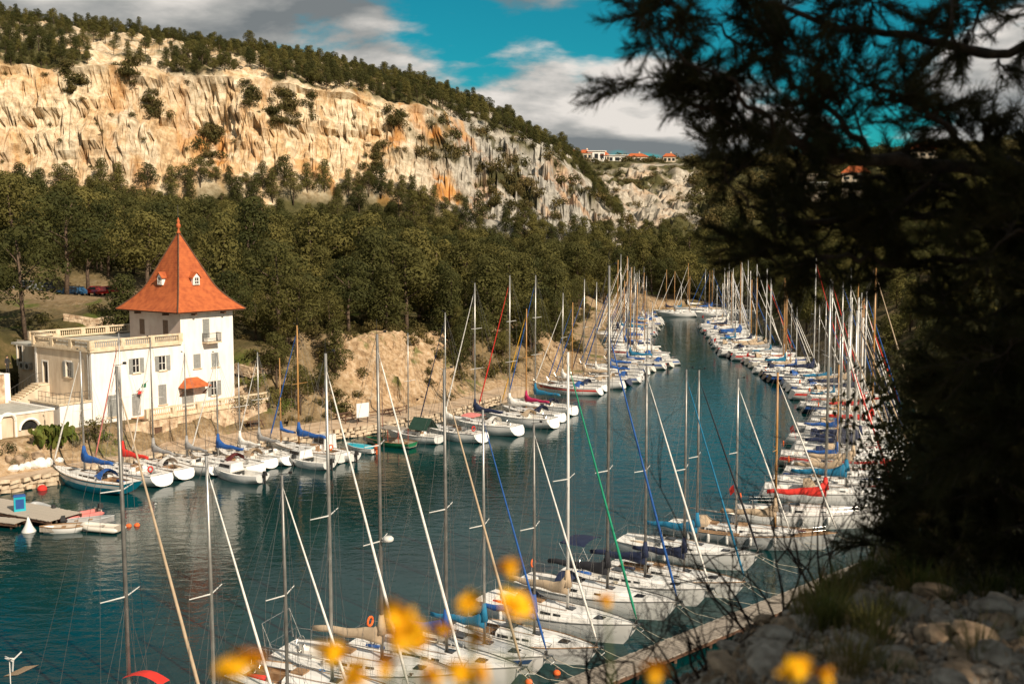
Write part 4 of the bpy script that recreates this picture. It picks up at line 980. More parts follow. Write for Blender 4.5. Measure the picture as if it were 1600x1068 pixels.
def hull_shape(L, B, fb, transom='reverse', ns=13):
    """rows of half sections: levels x stations -> (x, y, z)"""
    lev = [(-0.45, 0.60), (0.0, 0.80), (0.22, 0.90), (0.62, 0.975), (1.0, 1.0)]
    S_ = [k / (ns - 1) for k in range(ns)]
    def w(s): return B / 2 * (min(1.0, 0.72 + 1.05 * s) if s < .28 else 1.0) * (1 - max(0, (s - .42) / .58) ** 2.1)
    def sheer(s): return fb * (0.92 - .06 * math.sin(math.pi * min(1, s * 1.1)) + .30 * max(0, s - .35) ** 1.4)
    ru = {'reverse': (-L / 2, -L / 2 + .55), 'plumb': (-L / 2 + .12, -L / 2), 'counter': (-L / 2 + .9, -L / 2)}[transom]
    rows = []
    for zl, kl in lev:
        row = []
        for s in S_:
            f = max(0, zl); x0 = ru[0] + (ru[1] - ru[0]) * f; x1 = L / 2 - (0.085 * L) * (1 - f) ** 1.2
            x = x0 + (x1 - x0) * s; zz = sheer(s) * zl if zl >= 0 else zl
            st_ = max(0, 1 - s / .3) ** 1.6; zz += st_ * {-0.45: .52, 0.0: .13, 0.22: .05}.get(zl, 0); kl_ = kl * (1 - st_ * {-0.45: .75, 0.0: .42, 0.22: .16}.get(zl, 0))
            kk = kl_; y = max(0.012, w(s) * (kk - .28 * (1 - f) * max(0, s - .55)))
            row.append((x, y, zz))
        rows.append(row)
    return rows, S_, w, sheer
def sailboat(mast_xy, heading, L=10.0, B=None, Hm=14.0, hull='gel_white', deck='deck_white', cover='blue', mastmat='alu', genoa='white', transom='reverse', lod=0, name='sailing_yacht',
             label='', group=None, extras=(), stripe=None, lines=True, frac=0.95, seed=0, spr=1, cabin=1.0):
    rng = random.Random(seed * 7 + 11); B = B or 0.225 * L + 0.95; fb = 0.085 * L + .25
    xm = 0.085 * L
    ca, sa = math.cos(heading), math.sin(heading)
    R = empty(name, (mast_xy[0] - xm * ca, mast_xy[1] - xm * sa, 0), heading, label, 'sailboat', group)
    rows, S_, wf, sh = hull_shape(L, B, fb, transom); ns = len(S_)
    # hull
    m = MB()
    ring = [[(x, y, z) for (x, y, z) in [rows[l][k] for l in range(len(rows))]] for k in range(ns)]
    for sgn in (1, -1):
        vs = [(x, sgn * y, z) for st in ring for (x, y, z) in st]; n = len(rows)
        fs = [(k * n + l, (k + 1) * n + l, (k + 1) * n + l + 1, k * n + l + 1) if sgn < 0 else (k * n + l, k * n + l + 1, (k + 1) * n + l + 1, (k + 1) * n + l) for k in range(ns - 1) for l in range(n - 1)]
        m.add(vs, fs); m.mi[-len(fs):] = [1 if (i % (n - 1)) == 0 else (2 if stripe and (i % (n - 1)) == 3 and False else 0) for i in range(len(fs))]
    st = ring[0]; tr = [(x, y, z) for x, y, z in st] + [(x, -y, z) for x, y, z in reversed(st)]
    m.add(tr, [tuple(range(len(tr)))])
    # toe rail
    hullo = m.build('hull', [hull, 'antifoul'], R, True)
    m = MB()
    for sgn in (1, -1): m.tube([(rows[4][k][0], sgn * rows[4][k][1], rows[4][k][2] + .015) for k in range(ns)], .035, 4)
    m.build('toe_rail', 'teak' if 'teak' in extras else ('alu_grey' if lod < 2 else hull), hullo)
    if stripe:
        m = MB()
        for sgn in (1, -1):
            a = [(rows[3][k][0], sgn * (rows[3][k][1] + .012), rows[3][k][2]) for k in range(ns - 1)]; b = [(rows[4][k][0], sgn * (rows[4][k][1] + .008), rows[4][k][2] - .12) for k in range(ns - 1)]
            m.add(a + b, [(k, k + 1, ns + k, ns - 1 + k) for k in range(ns - 2)])
        m.build('stripe', stripe, hullo)
    # deck with cockpit well
    c0, c1 = 0.05, 0.36; ci = [k for k in range(ns) if S_[k] <= c1 + .02]; kc = ci[-1]
    m = MB(); D = [(rows[4][k][0], rows[4][k][1], rows[4][k][2] - .01) for k in range(ns)]
    def dk(k, f): x, y, z = D[k]; return (x, y * f, z + .05 * (1 - f * f) * B / 3)
    for k in range(ns - 1):
        fr = [-1, -.5, 0, .5, 1]
        for a, b in zip(fr[:-1], fr[1:]):
            if k < kc and abs(a + b) < 1.2 and k >= 1: continue
            m.add([dk(k, a), dk(k + 1, a), dk(k + 1, b), dk(k, b)], [(0, 1, 2, 3)])
    m.build('deck', 'teak' if 'teakdeck' in extras else deck, R, False)
    zc = fb * .42; m = MB()
    for k in range(1, kc):
        a0, a1 = dk(k, -.5), dk(k + 1, -.5); b0, b1 = dk(k, .5), dk(k + 1, .5); F_ = lambda p: (p[0], p[1], zc)
        F2 = lambda p, q: (p[0], p[1] * q, zc)
        m.add([a0, a1, F_(a1), F_(a0)], [(0, 1, 2, 3)]); m.add([b0, b1, F_(b1), F_(b0)], [(3, 2, 1, 0)]); m.add([F_(a0), F_(a1), F_(b1), F_(b0)], [(0, 1, 2, 3)])
        for p, q in ((a0, a1), (b0, b1)):             # side benches
            s1 = .62; m.add([(p[0], p[1], zc + .38), (q[0], q[1], zc + .38), (q[0], q[1] * s1, zc + .38), (p[0], p[1] * s1, zc + .38), (p[0], p[1] * s1, zc), (q[0], q[1] * s1, zc)], [(0, 1, 2, 3), (3, 2, 5, 4)])
    for k, fl in ((1, 1), (kc, -1)):
        a, b = dk(k, -.5), dk(k, .5); m.add([a, b, (b[0], b[1], zc), (a[0], a[1], zc)], [(0, 1, 2, 3)])
    m.build('cockpit', 'teak' if 'teak' in extras and rng.random() < .7 else deck, R)
    # coachroof
    k0, k1 = kc, min(ns - 2, kc + int(ns * .42)); rings = []; hc = .40 * cabin * (L / 10) ** .5
    for k in range(k0, k1 + 1):
        f = (k - k0) / (k1 - k0); x, y, z = D[k]; yy = y * (.60 - .12 * f); h_ = hc * (1 - .55 * f) if k < k1 else .04; z0 = z - .02; ii = .78
        rings.append([(x, -yy, z0), (x, -yy * .93, z0 + h_ * .82), (x, -yy * ii * .8, z0 + h_ * 1.08), (x, 0, z0 + h_ * 1.2), (x, yy * ii * .8, z0 + h_ * 1.08), (x, yy * .93, z0 + h_ * .82), (x, yy, z0)])
    m = MB(); m.loft(rings, False, False)
    m.add(rings[0], [tuple(range(7))]); cab = m.build('coachroof', 'gel_white' if 'graycab' not in extras else 'gel_grey', R, False)
    for sgn in (0, 6):
        m = MB(); q = rings[:-1]; i1 = 1 if sgn == 0 else 5
        nwin = 3 if lod == 0 and 'longwin' not in extras else 1
        pts = []
        for r in q[:max(3, len(q) - 1)]:
            a, b = Vector(r[sgn]), Vector(r[i1]); o_ = Vector((0, -.012 if sgn == 0 else .012, 0)); pts.append((a.lerp(b, .30) + o_, a.lerp(b, .82) + o_))
        def lerp_at(f): f = f * (len(pts) - 1); i = min(int(f), len(pts) - 2); g = f - i; return pts[i][0].lerp(pts[i + 1][0], g), pts[i][1].lerp(pts[i + 1][1], g)
        gaps = [(.06, .36), (.42, .68), (.74, .92)] if nwin == 3 else [(.08, .9)]
        for a, b in gaps:
            A_, B_ = lerp_at(a), lerp_at(b); mm = MB(); mm.add([A_[0], B_[0], B_[1].lerp(B_[0], .12), A_[1]], [(0, 1, 2, 3)]); mm.build('window', 'glass_dark', cab)
    if lod < 2:
        xa, za = rings[0][3][0], rings[0][3][2]; m = MB(); m.box(xa - .03, xa + .02, -.28, .28, zc + .5, za - .06); m.box(xa + .05, xa + .75, -.3, .3, za - .03, za + .05); m.build('companionway', 'teak' if rng.random() < .5 else 'glass_dark', cab)
        kf = k1; x, y, z = D[kf]; m = MB(); m.hexa([(x - .1, -.27, z + .02), (x + .45, -.25, z + .02), (x + .45, .25, z + .02), (x - .1, .27, z + .02)], [(x - .08, -.25, z + .12), (x + .42, -.22, z + .11), (x + .42, .22, z + .11), (x - .08, .25, z + .12)]); m.build('fore_hatch', 'glass_dark', R)
        r_ = rings[len(rings) // 2][3]; m = MB(); m.box(r_[0] - .22, r_[0] + .22, -.22, .22, r_[2] - .03, r_[2] + .05); m.build('roof_hatch', 'glass_dark', cab)
        m = MB()
        for sgn in (1, -1):
            m.tube([(rings[0][3][0] - .2, sgn * .28, rings[0][3][2] + .06)] + [(r[3][0], sgn * abs(r[4][1]) * .9, r[4][2] + .06) for r in rings[:-2]], .02, 4)
        m.build('grab_rail', 'teak', cab)
        for sgn in (1, -1):
            m = MB(); m.lathe([(.085, 0), (.085, .10), (.06, .12), (.07, .22)], 8, (rings[0][3][0] - .35, sgn * (B * .36), D[kc - 1][2] + .02)); m.build('winch', 'steel', R)
    zdeck = sh(.6) + hc * .8
    # mast
    mr = .0075 * L + .012; m = MB(); m.tube([(xm, 0, sh(.58) - .1), (xm - .02, 0, Hm * .6), (xm - .06, 0, Hm)], [mr, mr, mr * .72], 8)
    mast = m.build('mast', mastmat, R, True)
    sp = [.52] if spr == 1 else [.38, .67]; tips = []
    for f in sp:
        z = sh(.58) + (Hm - sh(.58)) * f; half = B * .36 * (1.0 if f < .6 else .8); tips.append((f, z, half))
        for sgn in (1, -1): mm = MB(); mm.tube([(xm, 0, z), (xm - .28, sgn * half, z + .06)], [.032, .02], 5); mm.build('spreader', 'spar_white' if mastmat != 'spar_wood' else 'spar_wood', mast)
    m = MB(); m.tube([(xm - .08, 0, Hm), (xm - .08, 0, Hm + rng.uniform(.5, 1.1))], .010, 4); m.tube([(xm - .2, 0, Hm + .02), (xm + .35, 0, Hm + .12)], .012, 4); m.box(xm + .3, xm + .42, -.05, .05, Hm + .1, Hm + .2); m.build('masthead_gear', 'rubber', mast)
    # boom and furled mainsail under its cover
    zb = sh(.5) + hc + .55 + .03 * L; bl = .36 * L; xe = xm - bl
    if cover != 'none' or lod < 2:
        m = MB(); m.tube([(xm - .05, 0, zb), (xe - .15, 0, zb + .06)], .055, 6); bo = m.build('boom', mastmat if mastmat != 'alu_grey' else 'alu', R, True)
    if cover not in ('none', 'bare'):
        m = MB(); n = 9; rings2 = []
        rr0 = .27 * (L / 10)
        for i in range(n):
            f = i / (n - 1); x = xm + .04 - (bl + .1) * f; r = rr0 * (1.05 - .62 * f ** .8) * (1 + .06 * math.sin(i * 2.3 + seed)); top = r * (1.35 + 1.9 * math.exp(-f * 9)); cz = zb + .05 + .05 * math.sin(i * 1.7 + seed)
            rings2.append([(x, r * .85 * math.cos(a), cz + (top if math.sin(a) > 0 else r * .9) * math.sin(a)) for a in [2 * math.pi * j / 10 for j in range(10)]])
        m.loft(rings2); m.tube([(xm - .02, 0, zb + rr0), (xm - .02, 0, zb + rr0 + .95)], [rr0 * .95, mr * 1.3], 8); m.build('sail_cover', 'cloth_' + cover, R, True)
    # forestay with rolled headsail
    zt = Hm * frac; bow = (L / 2 - .12, 0, sh(1) + .05)
    if genoa:
        b_, t_ = Vector(bow) + Vector((0, 0, .25)), Vector((xm, 0, zt)); m = MB()
        pts = [b_.lerp(t_, f) for f in (0, .05, .2, .6, .92, .97)]; g_ = .0055 * L; m.tube(pts, [g_ * .5, g_ * 1.25, g_ * 1.35, g_ * .95, g_ * .6, g_ * .3], 7); m.tube([t_, b_.lerp(t_, .97)], .012, 4); gs_ = m.build('furled_headsail', 'cloth_' + genoa, R, True)
        m = MB(); m.lathe([(.09, 0), (.10, .05), (.05, .08), (.10, .12), (.09, .17)], 8, (bow[0] - .02, 0, bow[2] + .02)); m.build('furling_drum', 'rubber', gs_)
    else:
        m = MB(); m.tube([bow, (xm, 0, zt)], .012, 4); m.build('forestay', 'wire', R)
    # standing rigging
    m = MB(); wr = .0085 if lod == 0 else (.011 if lod == 1 else .014)
    stx = -L / 2 + .5
    if 'nobackstay' not in extras: m.tube([(xm - .06, 0, Hm), (stx, 0, sh(0) + .1)], wr, 3)
    for sgn in (1, -1):
        pr = Vector((xm, 0, Hm * (.98 if frac > .9 else frac))); yb = wf(.58) - .06; base = Vector((xm - .22, sgn * yb, sh(.58)))
        last = pr
        for f, z, half in reversed(tips): q_ = Vector((xm - .28, sgn * half, z + .06)); m.tube([last, q_], wr, 3); last = q_
        m.tube([last, base], wr, 3); m.tube([(xm, 0, tips[0][1] - .05), base + Vector((-.45, 0, 0))], wr, 3)
        if lod < 2: m.tube([(xm, 0, tips[0][1] - .05), base + Vector((.5, 0, 0))], wr, 3)
    if lod < 2: m.tube([(xm - .1, 0, Hm), (xe - .1, 0, zb + .08)], wr, 3); m.tube([(xm + .12, .1, Hm * .9), (xm + .2, .2, sh(.6))], wr, 3)
    m.build('rigging', 'wire', R)
    # guard rails
    if lod < 2:
        m = MB(); tr_ = .013
        def rail(k, f=.97, z=0): x, y, zz = D[k]; return (x, y * f, zz + z)
        for sgn in (1, -1):
            g = lambda k, z: (rail(k)[0], sgn * rail(k)[1], rail(k)[2] + z)
            for k in range(1, ns - 2): m.tube([g(k, 0), g(k, .58)], .010, 4)
            for z in (.31, .58): m.tube([g(k, z) for k in range(1, ns - 1)], .0065, 3)
            m.tube([g(0, 0), g(0, .62), g(1, .62), g(1, 0)], tr_, 4)
        xb, _, zb_ = D[ns - 1]; e2 = D[ns - 2]
        for sgn in (1, -1): m.tube([(e2[0], sgn * e2[1] * .97, e2[2]), (e2[0] + .1, sgn * e2[1] * .95, e2[2] + .6), (xb + .12, sgn * .14, zb_ + .62)], tr_, 4)
        m.tube([(xb + .12, .14, zb_ + .62), (xb + .12, -.14, zb_ + .62)], tr_, 4); m.tube([(xb - .25, .12, zb_), (xb + .1, .13, zb_ + .62)], tr_, 4); m.tube([(xb - .25, -.12, zb_), (xb + .1, -.13, zb_ + .62)], tr_, 4)
        x, y, z = D[0]; m.tube([(x, y * .95, z + .62), (x, -y * .95, z + .62)], tr_, 4)
        m.build('guard_rail', 'steel', R)
        m = MB(); m.bar((xb - .5, 0, zb_ + .03), (xb + .25, 0, zb_ + .08), .09, .07); m.bar((xb + .05, -.18, zb_ + .0), (xb + .05, .18, zb_ + .0), .08, .1); m.tube([(xb + .2, 0, zb_ + .05), (xb + .32, .12, zb_ - .22), (xb + .22, .22, zb_ - .3)], .025, 4); m.tube([(xb + .32, -.0, zb_ - .2), (xb + .22, -.22, zb_ - .3)], .025, 4); m.build('anchor', 'steel', R)
    if lines:
        for sgn in (1, -1):
            m = MB(); x, y, z = D[ns - 2]; a = Vector((x + .5, sgn * .12, z)); b = a + Vector((2.6 + rng.uniform(-.3, .4), sgn * rng.uniform(.3, .9), -z + .5)); mid = a.lerp(b, .5) - Vector((0, 0, .22)); m.tube([a, mid, b], .016, 4); m.build('mooring_line', 'rope', R)
    if lod == 0:
        xk, yk, zk = D[kc + 1]; m = MB(); sg = 1 if seed % 2 else -1
        for j in range(4): m.tube([(xk + .13 * math.cos(t_) * (1 + .1 * j), sg * yk * .78 + .13 * math.sin(t_), zk + .03 + .025 * j) for t_ in [2 * math.pi * q / 9 for q in range(10)]], .016, 4)
        m.build('rope_coil', 'rope_blue' if seed % 3 == 0 else 'rope', R)
        m = MB(); m.tube([(-L / 2 + 1.3, -.3, zc + .42), (-L / 2 + 2.4, -.32, zc + .45)], [.12, .14], 7); m.build('sail_bag', 'cloth_' + ['blue', 'navy', 'beige', 'red', 'grey'][seed % 5], R, True)
    # extras
    for ex_ in extras:
        k = ex_.split(':'); a = k[1] if len(k) > 1 else None
        if k[0] == 'hood':
            x, y, z = rings[0][3]; m = MB(); yy = abs(rings[0][0][1]) * .95; zb2 = rings[0][0][2] + .1; rg = []
            for f, hgt in ((.0, .78), (.45, .70), (.85, .12)):
                rg.append([(x - .75 + 1.15 * f, yy * math.cos(t_), zb2 + hc * .8 * f + hgt * math.sin(t_)) for t_ in [math.pi * j / 8 for j in range(9)]])
            m.loft(rg, False, False); m.build('spray_hood', 'cloth_' + a, R, True)
        elif k[0] == 'bimini':
            x0, x1 = -L / 2 + .6, -L / 2 + 2.4; z = fb + 1.75; m = MB(); yy = B * .36; rg = [[(x, yy * math.cos(t_), z + (.16 if x != x0 else .05) * math.sin(t_) * 1.4) for t_ in [math.pi * j / 6 for j in range(7)]] for x in (x0, (x0 + x1) / 2, x1)]; m.loft(rg, False, False)
            o = m.build('bimini', 'cloth_' + a, R, True); m = MB()
            for x in (x0, x1):
                for sgn in (1, -1): m.tube([((x0 + x1) / 2, sgn * yy, fb + .1), (x, sgn * yy, z)], .013, 4)
            m.build('bimini_frame', 'steel', o)
        elif k[0] == 'awning':
            m = MB(); x0, x1 = xm - .1, xm + 1.9; rg = [[(x, yy_, 3.55 + .28 * math.sin((x - x0) / (x1 - x0) * 3.1) - .25 * yy_ * yy_) for yy_ in (-.3, -.15, 0, .15, .3)] for x in [x0 + (x1 - x0) * j / 6 for j in range(7)]]; m.loft(rg, False, False); o = m.build('awning', 'cloth_' + a, R, True); m = MB()
            for x in (x0, x1):
                for yy_ in (-.3, .3): m.tube([(x, yy_, fb), (x, yy_, 3.5)], .014, 4)
            m.build('awning_pole', 'steel', o)
        elif k[0] == 'wheel':
            m = MB(); xw = -L / 2 + 1.6; m.tube([(xw, .42 * math.cos(t_), zc + .9 + .42 * math.sin(t_)) for t_ in [2 * math.pi * j / 14 for j in range(15)]], .016, 4); m.box(xw - .02, xw + .14, -.1, .1, zc, zc + .95)
            for j in range(3): t_ = math.pi * j / 3; m.tube([(xw, .4 * math.cos(t_), zc + .9 + .4 * math.sin(t_)), (xw, -.4 * math.cos(t_), zc + .9 - .4 * math.sin(t_))], .009, 3)
            m.build('steering_wheel', 'steel', R)
        elif k[0] == 'ring':
            m = MB(); c_ = (-L / 2 + .75, B * .30, fb + .55); m.tube([(c_[0], c_[1] + .24 * math.cos(t_), c_[2] + .24 * math.sin(t_)) for t_ in [2 * math.pi * j / 12 for j in range(13)]], .065, 6); m.build('lifebuoy', 'cloth_' + (a or 'orange'), R, True)
        elif k[0] == 'fenders':
            for j in range(int(a)):
                kk = 3 + j * 2; x, y, z = rows[3][min(kk, ns - 4)]; sg = -1 if 'portside' not in extras else 1; m = MB(); m.lathe([(.03, -.38), (.10, -.32), (.115, -.2), (.115, .12), (.10, .24), (.03, .30)], 8, (x, sg * (y + .15), z + .1)); m.tube([(x, sg * (y + .15), z + .38), (x, sg * (y + .05), z + .95)], .01, 3); m.build('fender', 'spar_white', R, True)
        elif k[0] == 'radar':
            z = Hm * .42; m = MB(); m.lathe([(.22, 0), (.26, .05), (.26, .16), (.18, .24)], 12, (xm + .42, 0, z)); m.box(xm + .05, xm + .45, -.06, .06, z - .06, z); m.build('radar_dome', 'spar_white', mast, True)
        elif k[0] == 'outboard':
            x = -L / 2 - .1; m = MB(); m.hexa([(x - .42, -.17, .75), (x, -.17, .75), (x, .17, .75), (x - .42, .17, .75)], [(x - .36, -.13, 1.12), (x - .04, -.13, 1.15), (x - .04, .13, 1.15), (x - .36, .13, 1.12)]); m.box(x - .28, x - .1, -.07, .07, -.1, .75); m.build('outboard_motor', 'rubber' if a is None else a, R)
        elif k[0] == 'gantry':
            m = MB(); x = -L / 2 + .35; yy = B * .36; m.tube([(x, yy, fb), (x - .2, yy, fb + 1.5), (x - .2, -yy, fb + 1.5), (x, -yy, fb)], .03, 5); m.tube([(x + .5, yy, fb), (x - .2, yy, fb + 1.5)], .02, 4); m.tube([(x + .5, -yy, fb), (x - .2, -yy, fb + 1.5)], .02, 4); m.build('stern_arch', 'steel', R)
        elif k[0] == 'solar':
            m = MB(); x = -L / 2 + .2; m.hexa([(x - .55, -.6, fb + 1.55), (x + .3, -.6, fb + 1.75), (x + .3, .6, fb + 1.75), (x - .55, .6, fb + 1.55)], [(x - .55, -.6, fb + 1.585), (x + .3, -.6, fb + 1.785), (x + .3, .6, fb + 1.785), (x - .55, .6, fb + 1.585)]); m.build('solar_panel', 'glass_dark', R)
        elif k[0] == 'flag':
            m = MB(); x = -L / 2 + .5; m.tube([(x, B * .3, fb), (x - .3, B * .3, fb + 1.5)], .012, 4); m.hexa([(x - .22, B * .3, fb + .9), (x - .25, B * .3 + .02, fb + .9), (x - .5, B * .3 + .2, fb + .55), (x - .48, B * .3 + .18, fb + .55)], [(x - .3, B * .3, fb + 1.45), (x - .33, B * .3 + .02, fb + 1.45), (x - .62, B * .3 + .16, fb + 1.1), (x - .6, B * .3 + .14, fb + 1.1)]); m.build('ensign', 'cloth_' + (a or 'red'), R)
        elif k[0] == 'foremast':
            xz = xm + 2.6; hz = Hm * .74; m = MB(); m.tube([(xz, 0, fb), (xz - .05, 0, hz)], [mr * .8, mr * .5], 8); m.build('foremast', mastmat, R, True)
            m = MB(); m.tube([(xz - 2.1, 0, zb + .1), (xz - 1.0, 0, zb + .12), (xz - .1, 0, zb + .25), (xz, 0, zb + 1.1)], [.10, .17, .22, .07], 8); m.build('sail_cover', 'cloth_' + cover, R, True)
        elif k[0] == 'tent':
            m = MB(); x0, x1 = -L * .36, -L * .02; yy = B * .40; z0, z1 = fb + .55, fb + 1.75; m.add([(x0, -yy, z0), (x1, -yy, z0), (x1, 0, z1), (x0, 0, z1), (x0, yy, z0), (x1, yy, z0)], [(0, 1, 2, 3), (3, 2, 5, 4)]); o = m.build('canvas_tent', 'cloth_' + a, R)
            sm = o.modifiers.new('thick', 'SOLIDIFY'); sm.thickness = .03
        elif k[0] == 'windgen':
            m = MB(); x = -L / 2 + .5; m.tube([(x, -B * .3, fb), (x, -B * .3, fb + 2.6)], .025, 5); m.tube([(x - .25, -B * .3, fb + 2.65), (x + .2, -B * .3, fb + 2.65)], [.03, .09], 6)
            for j in range(3): t_ = 2.09 * j + .4; m.bar((x + .22, -B * .3, fb + 2.65), (x + .22, -B * .3 + .5 * math.cos(t_), fb + 2.65 + .5 * math.sin(t_)), .07, .02)
            m.build('wind_generator', 'spar_white', R)
    return R
def head(dx, dy): return math.atan2(dy, dx)
def place_by_mast(u, v, z=1.6): p = PZ(u, v, z); return (p.x, p.y)
NEAR_H = head(0.76, -0.65)
# the near row, bows to the plank pontoon: (column, row of the mast foot, row of the mast top, ...)
NEAR = [
 (204, 1124, 572, dict(L=10.5, cover='none', genoa='beige', mastmat='alu_grey', extras=('solar', 'awning:red', 'windgen'), label='near yacht with red awning and solar panel, far left of the front row', spr=2)),
 (336, 1130, 712, dict(L=9.0, cover='none', genoa='white', mastmat='alu', extras=('outboard', 'wheel'), label='front-row yacht with short mast beside the red awning yacht')),
 (450, 1104, 742, dict(L=9.0, cover='none', genoa='white', mastmat='alu_grey', extras=('wheel', 'fenders:2'), label='front-row yacht with short mast just left of the black-windowed yacht')),
 (519, 1052, 552, dict(L=10.2, cover='bare', genoa='white', mastmat='alu', extras=('longwin', 'teak', 'wheel'), label='front-row yacht with black cabin window band and bare pole boom')),
 (597, 1020, 522, dict(L=10.8, cover='beige', genoa='white', mastmat='alu_grey', extras=('radar', 'gantry', 'wheel'), label='front-row yacht with beige boom sail, radar dome and number 2 on the bow', spr=2)),
 (698, 1007, 577, dict(L=10.2, cover='blue', genoa='beige', mastmat='alu_grey', extras=('wheel', 'ring'), label='front-row yacht with blue boom cover and cream rolled headsail')),
 (757, 990, 640, dict(L=8.8, cover='teal', genoa='blue', mastmat='alu', extras=('graycab',), stripe='stripe_blue', label='front-row yacht with blue hull stripe and blue rolled headsail')),
 (835, 976, 662, dict(L=9.0, cover='blue', genoa='white', mastmat='alu_grey', extras=('teak', 'fenders:1'), label='front-row yacht with a white fender at the bow and teak hatch')),
 (887, 942, 550, dict(L=10.6, cover='beige', genoa='green', mastmat='spar_white', extras=('hood:navy', 'fenders:1'), label='front-row yacht with green rolled headsail and loose beige mainsail')),
 (949, 911, 415, dict(L=10.8, cover='black', genoa='blue', mastmat='alu_grey', extras=('ring:orange', 'hood:navy', 'longwin'), frac=.80, label='front-row yacht with tallest mast, black boom cover and orange lifebuoy', spr=2)),
 (1008, 892, 572, dict(L=10.2, cover='navy', genoa='white', mastmat='alu_grey', extras=('bimini:navy', 'wheel'), label='front-row yacht with navy boom cover and navy bimini')),
 (1069, 882, 577, dict(L=9.6, cover='navy', genoa='teal', mastmat='alu_grey', extras=('longwin', 'teak'), label='front-row yacht with teal rolled headsail and brown side window')),
 (1089, 843, 578, dict(L=10.4, cover='teal', genoa='black', mastmat='alu_grey', extras=('longwin', 'fenders:2'), label='front-row yacht with black rolled headsail and teal boom cover')),
 (1150, 815, 592, dict(L=9.6, hull='gel_grey', cover='none', genoa='white', mastmat='alu', extras=('fenders:2', 'hood:beige'), label='grey-hulled yacht with beige hood between the black headsail yacht and the wooden mast')),
 (1211, 818, 582, dict(L=10.4, hull='gel_grey', cover='beige', genoa='white', mastmat='spar_wood', extras=('teak', 'fenders:3', 'teakdeck'), transom='counter', label='classic yacht with wooden mast and beige boom cover at the right row')),
 (1289, 788, 436, dict(L=12.0, cover='red', genoa='white', mastmat='alu', extras=('ring:orange', 'fenders:3', 'wheel', 'flag:red', 'longwin'), label='large white yacht with red boom cover and orange lifebuoy, right row', spr=2)),
]
hd_tab = [(0, NEAR_H), (12, NEAR_H), (13, head(.88, -.47)), (14, head(.97, -.24)), (15, head(.995, -.1))]
for i, (u, v, vt, kw) in enumerate(NEAR):
    hh_ = math.radians([-22, -22, -22, -23, -22, -26, -27, -29, -33, -30, -31, -30, -29][i]) if i <= 12 else [x for k, x in hd_tab if k == i][0]
    xy = place_by_mast(u, v); zt = CAMZ + ray(u, vt).z * xy[1] / ray(u, vt).y
    R = sailboat(xy, hh_, Hm=zt, seed=i, name='sailing_yacht', group='yachts in the near row', **kw)
    if i == 4:                                        # the number 2 painted on the bow
        rows_, S2, w2, s2 = hull_shape(kw['L'], 0.225 * kw['L'] + .95, .085 * kw['L'] + .25); m = MB(); xx, yy, z2 = rows_[4][9]
        sg = [((0, .30), (.05, .36)), ((.05, .36), (.15, .36)), ((.15, .36), (.20, .30)), ((.20, .30), (.20, .22)), ((.20, .22), (0, .02)), ((0, .02), (.21, .02))]
        for (a, b), (c, d) in sg: m.bar((xx + a, -yy + .42 - b * .9, z2 + .06 + b * .0), (xx + c, -yy + .42 - d * .9, z2 + .06 + d * .0), .05, .012)
        m.build('bow_number', 'cloth_maroon', R)
# number 2 on one bow is flat print: a small thin figure on the hull side
def ordinal(n):
    ones = ['', 'first', 'second', 'third', 'fourth', 'fifth', 'sixth', 'seventh', 'eighth', 'ninth', 'tenth', 'eleventh', 'twelfth', 'thirteenth', 'fourteenth', 'fifteenth', 'sixteenth', 'seventeenth', 'eighteenth', 'nineteenth']
    tens = ['', '', 'twent', 'thirt', 'fort', 'fift', 'sixt']
    if n < 20: return ones[n]
    return tens[n // 10] + ('ieth' if n % 10 == 0 else 'y-' + ones[n % 10])
def along(poly, step, jit, rng):
    """points along a polyline every step metres with the local direction"""
    out_ = []; carry = 0.0
    for a, b in zip(poly[:-1], poly[1:]):
        a, b = Vector(a), Vector(b); L_ = (b - a).length; d = (b - a) / L_; s_ = carry
        while s_ < L_: out_.append((a + d * s_, d)); s_ += step * rng.uniform(1 - jit, 1 + jit)
        carry = s_ - L_
    return out_
COVERS = ['blue', 'navy', 'white', 'beige', 'bare', 'grey', 'navy', 'white', 'teal', 'bare', 'white', 'beige', 'blue']
def cover_words(c): return {'bare': 'bare boom'}.get(c, c + ' boom cover')
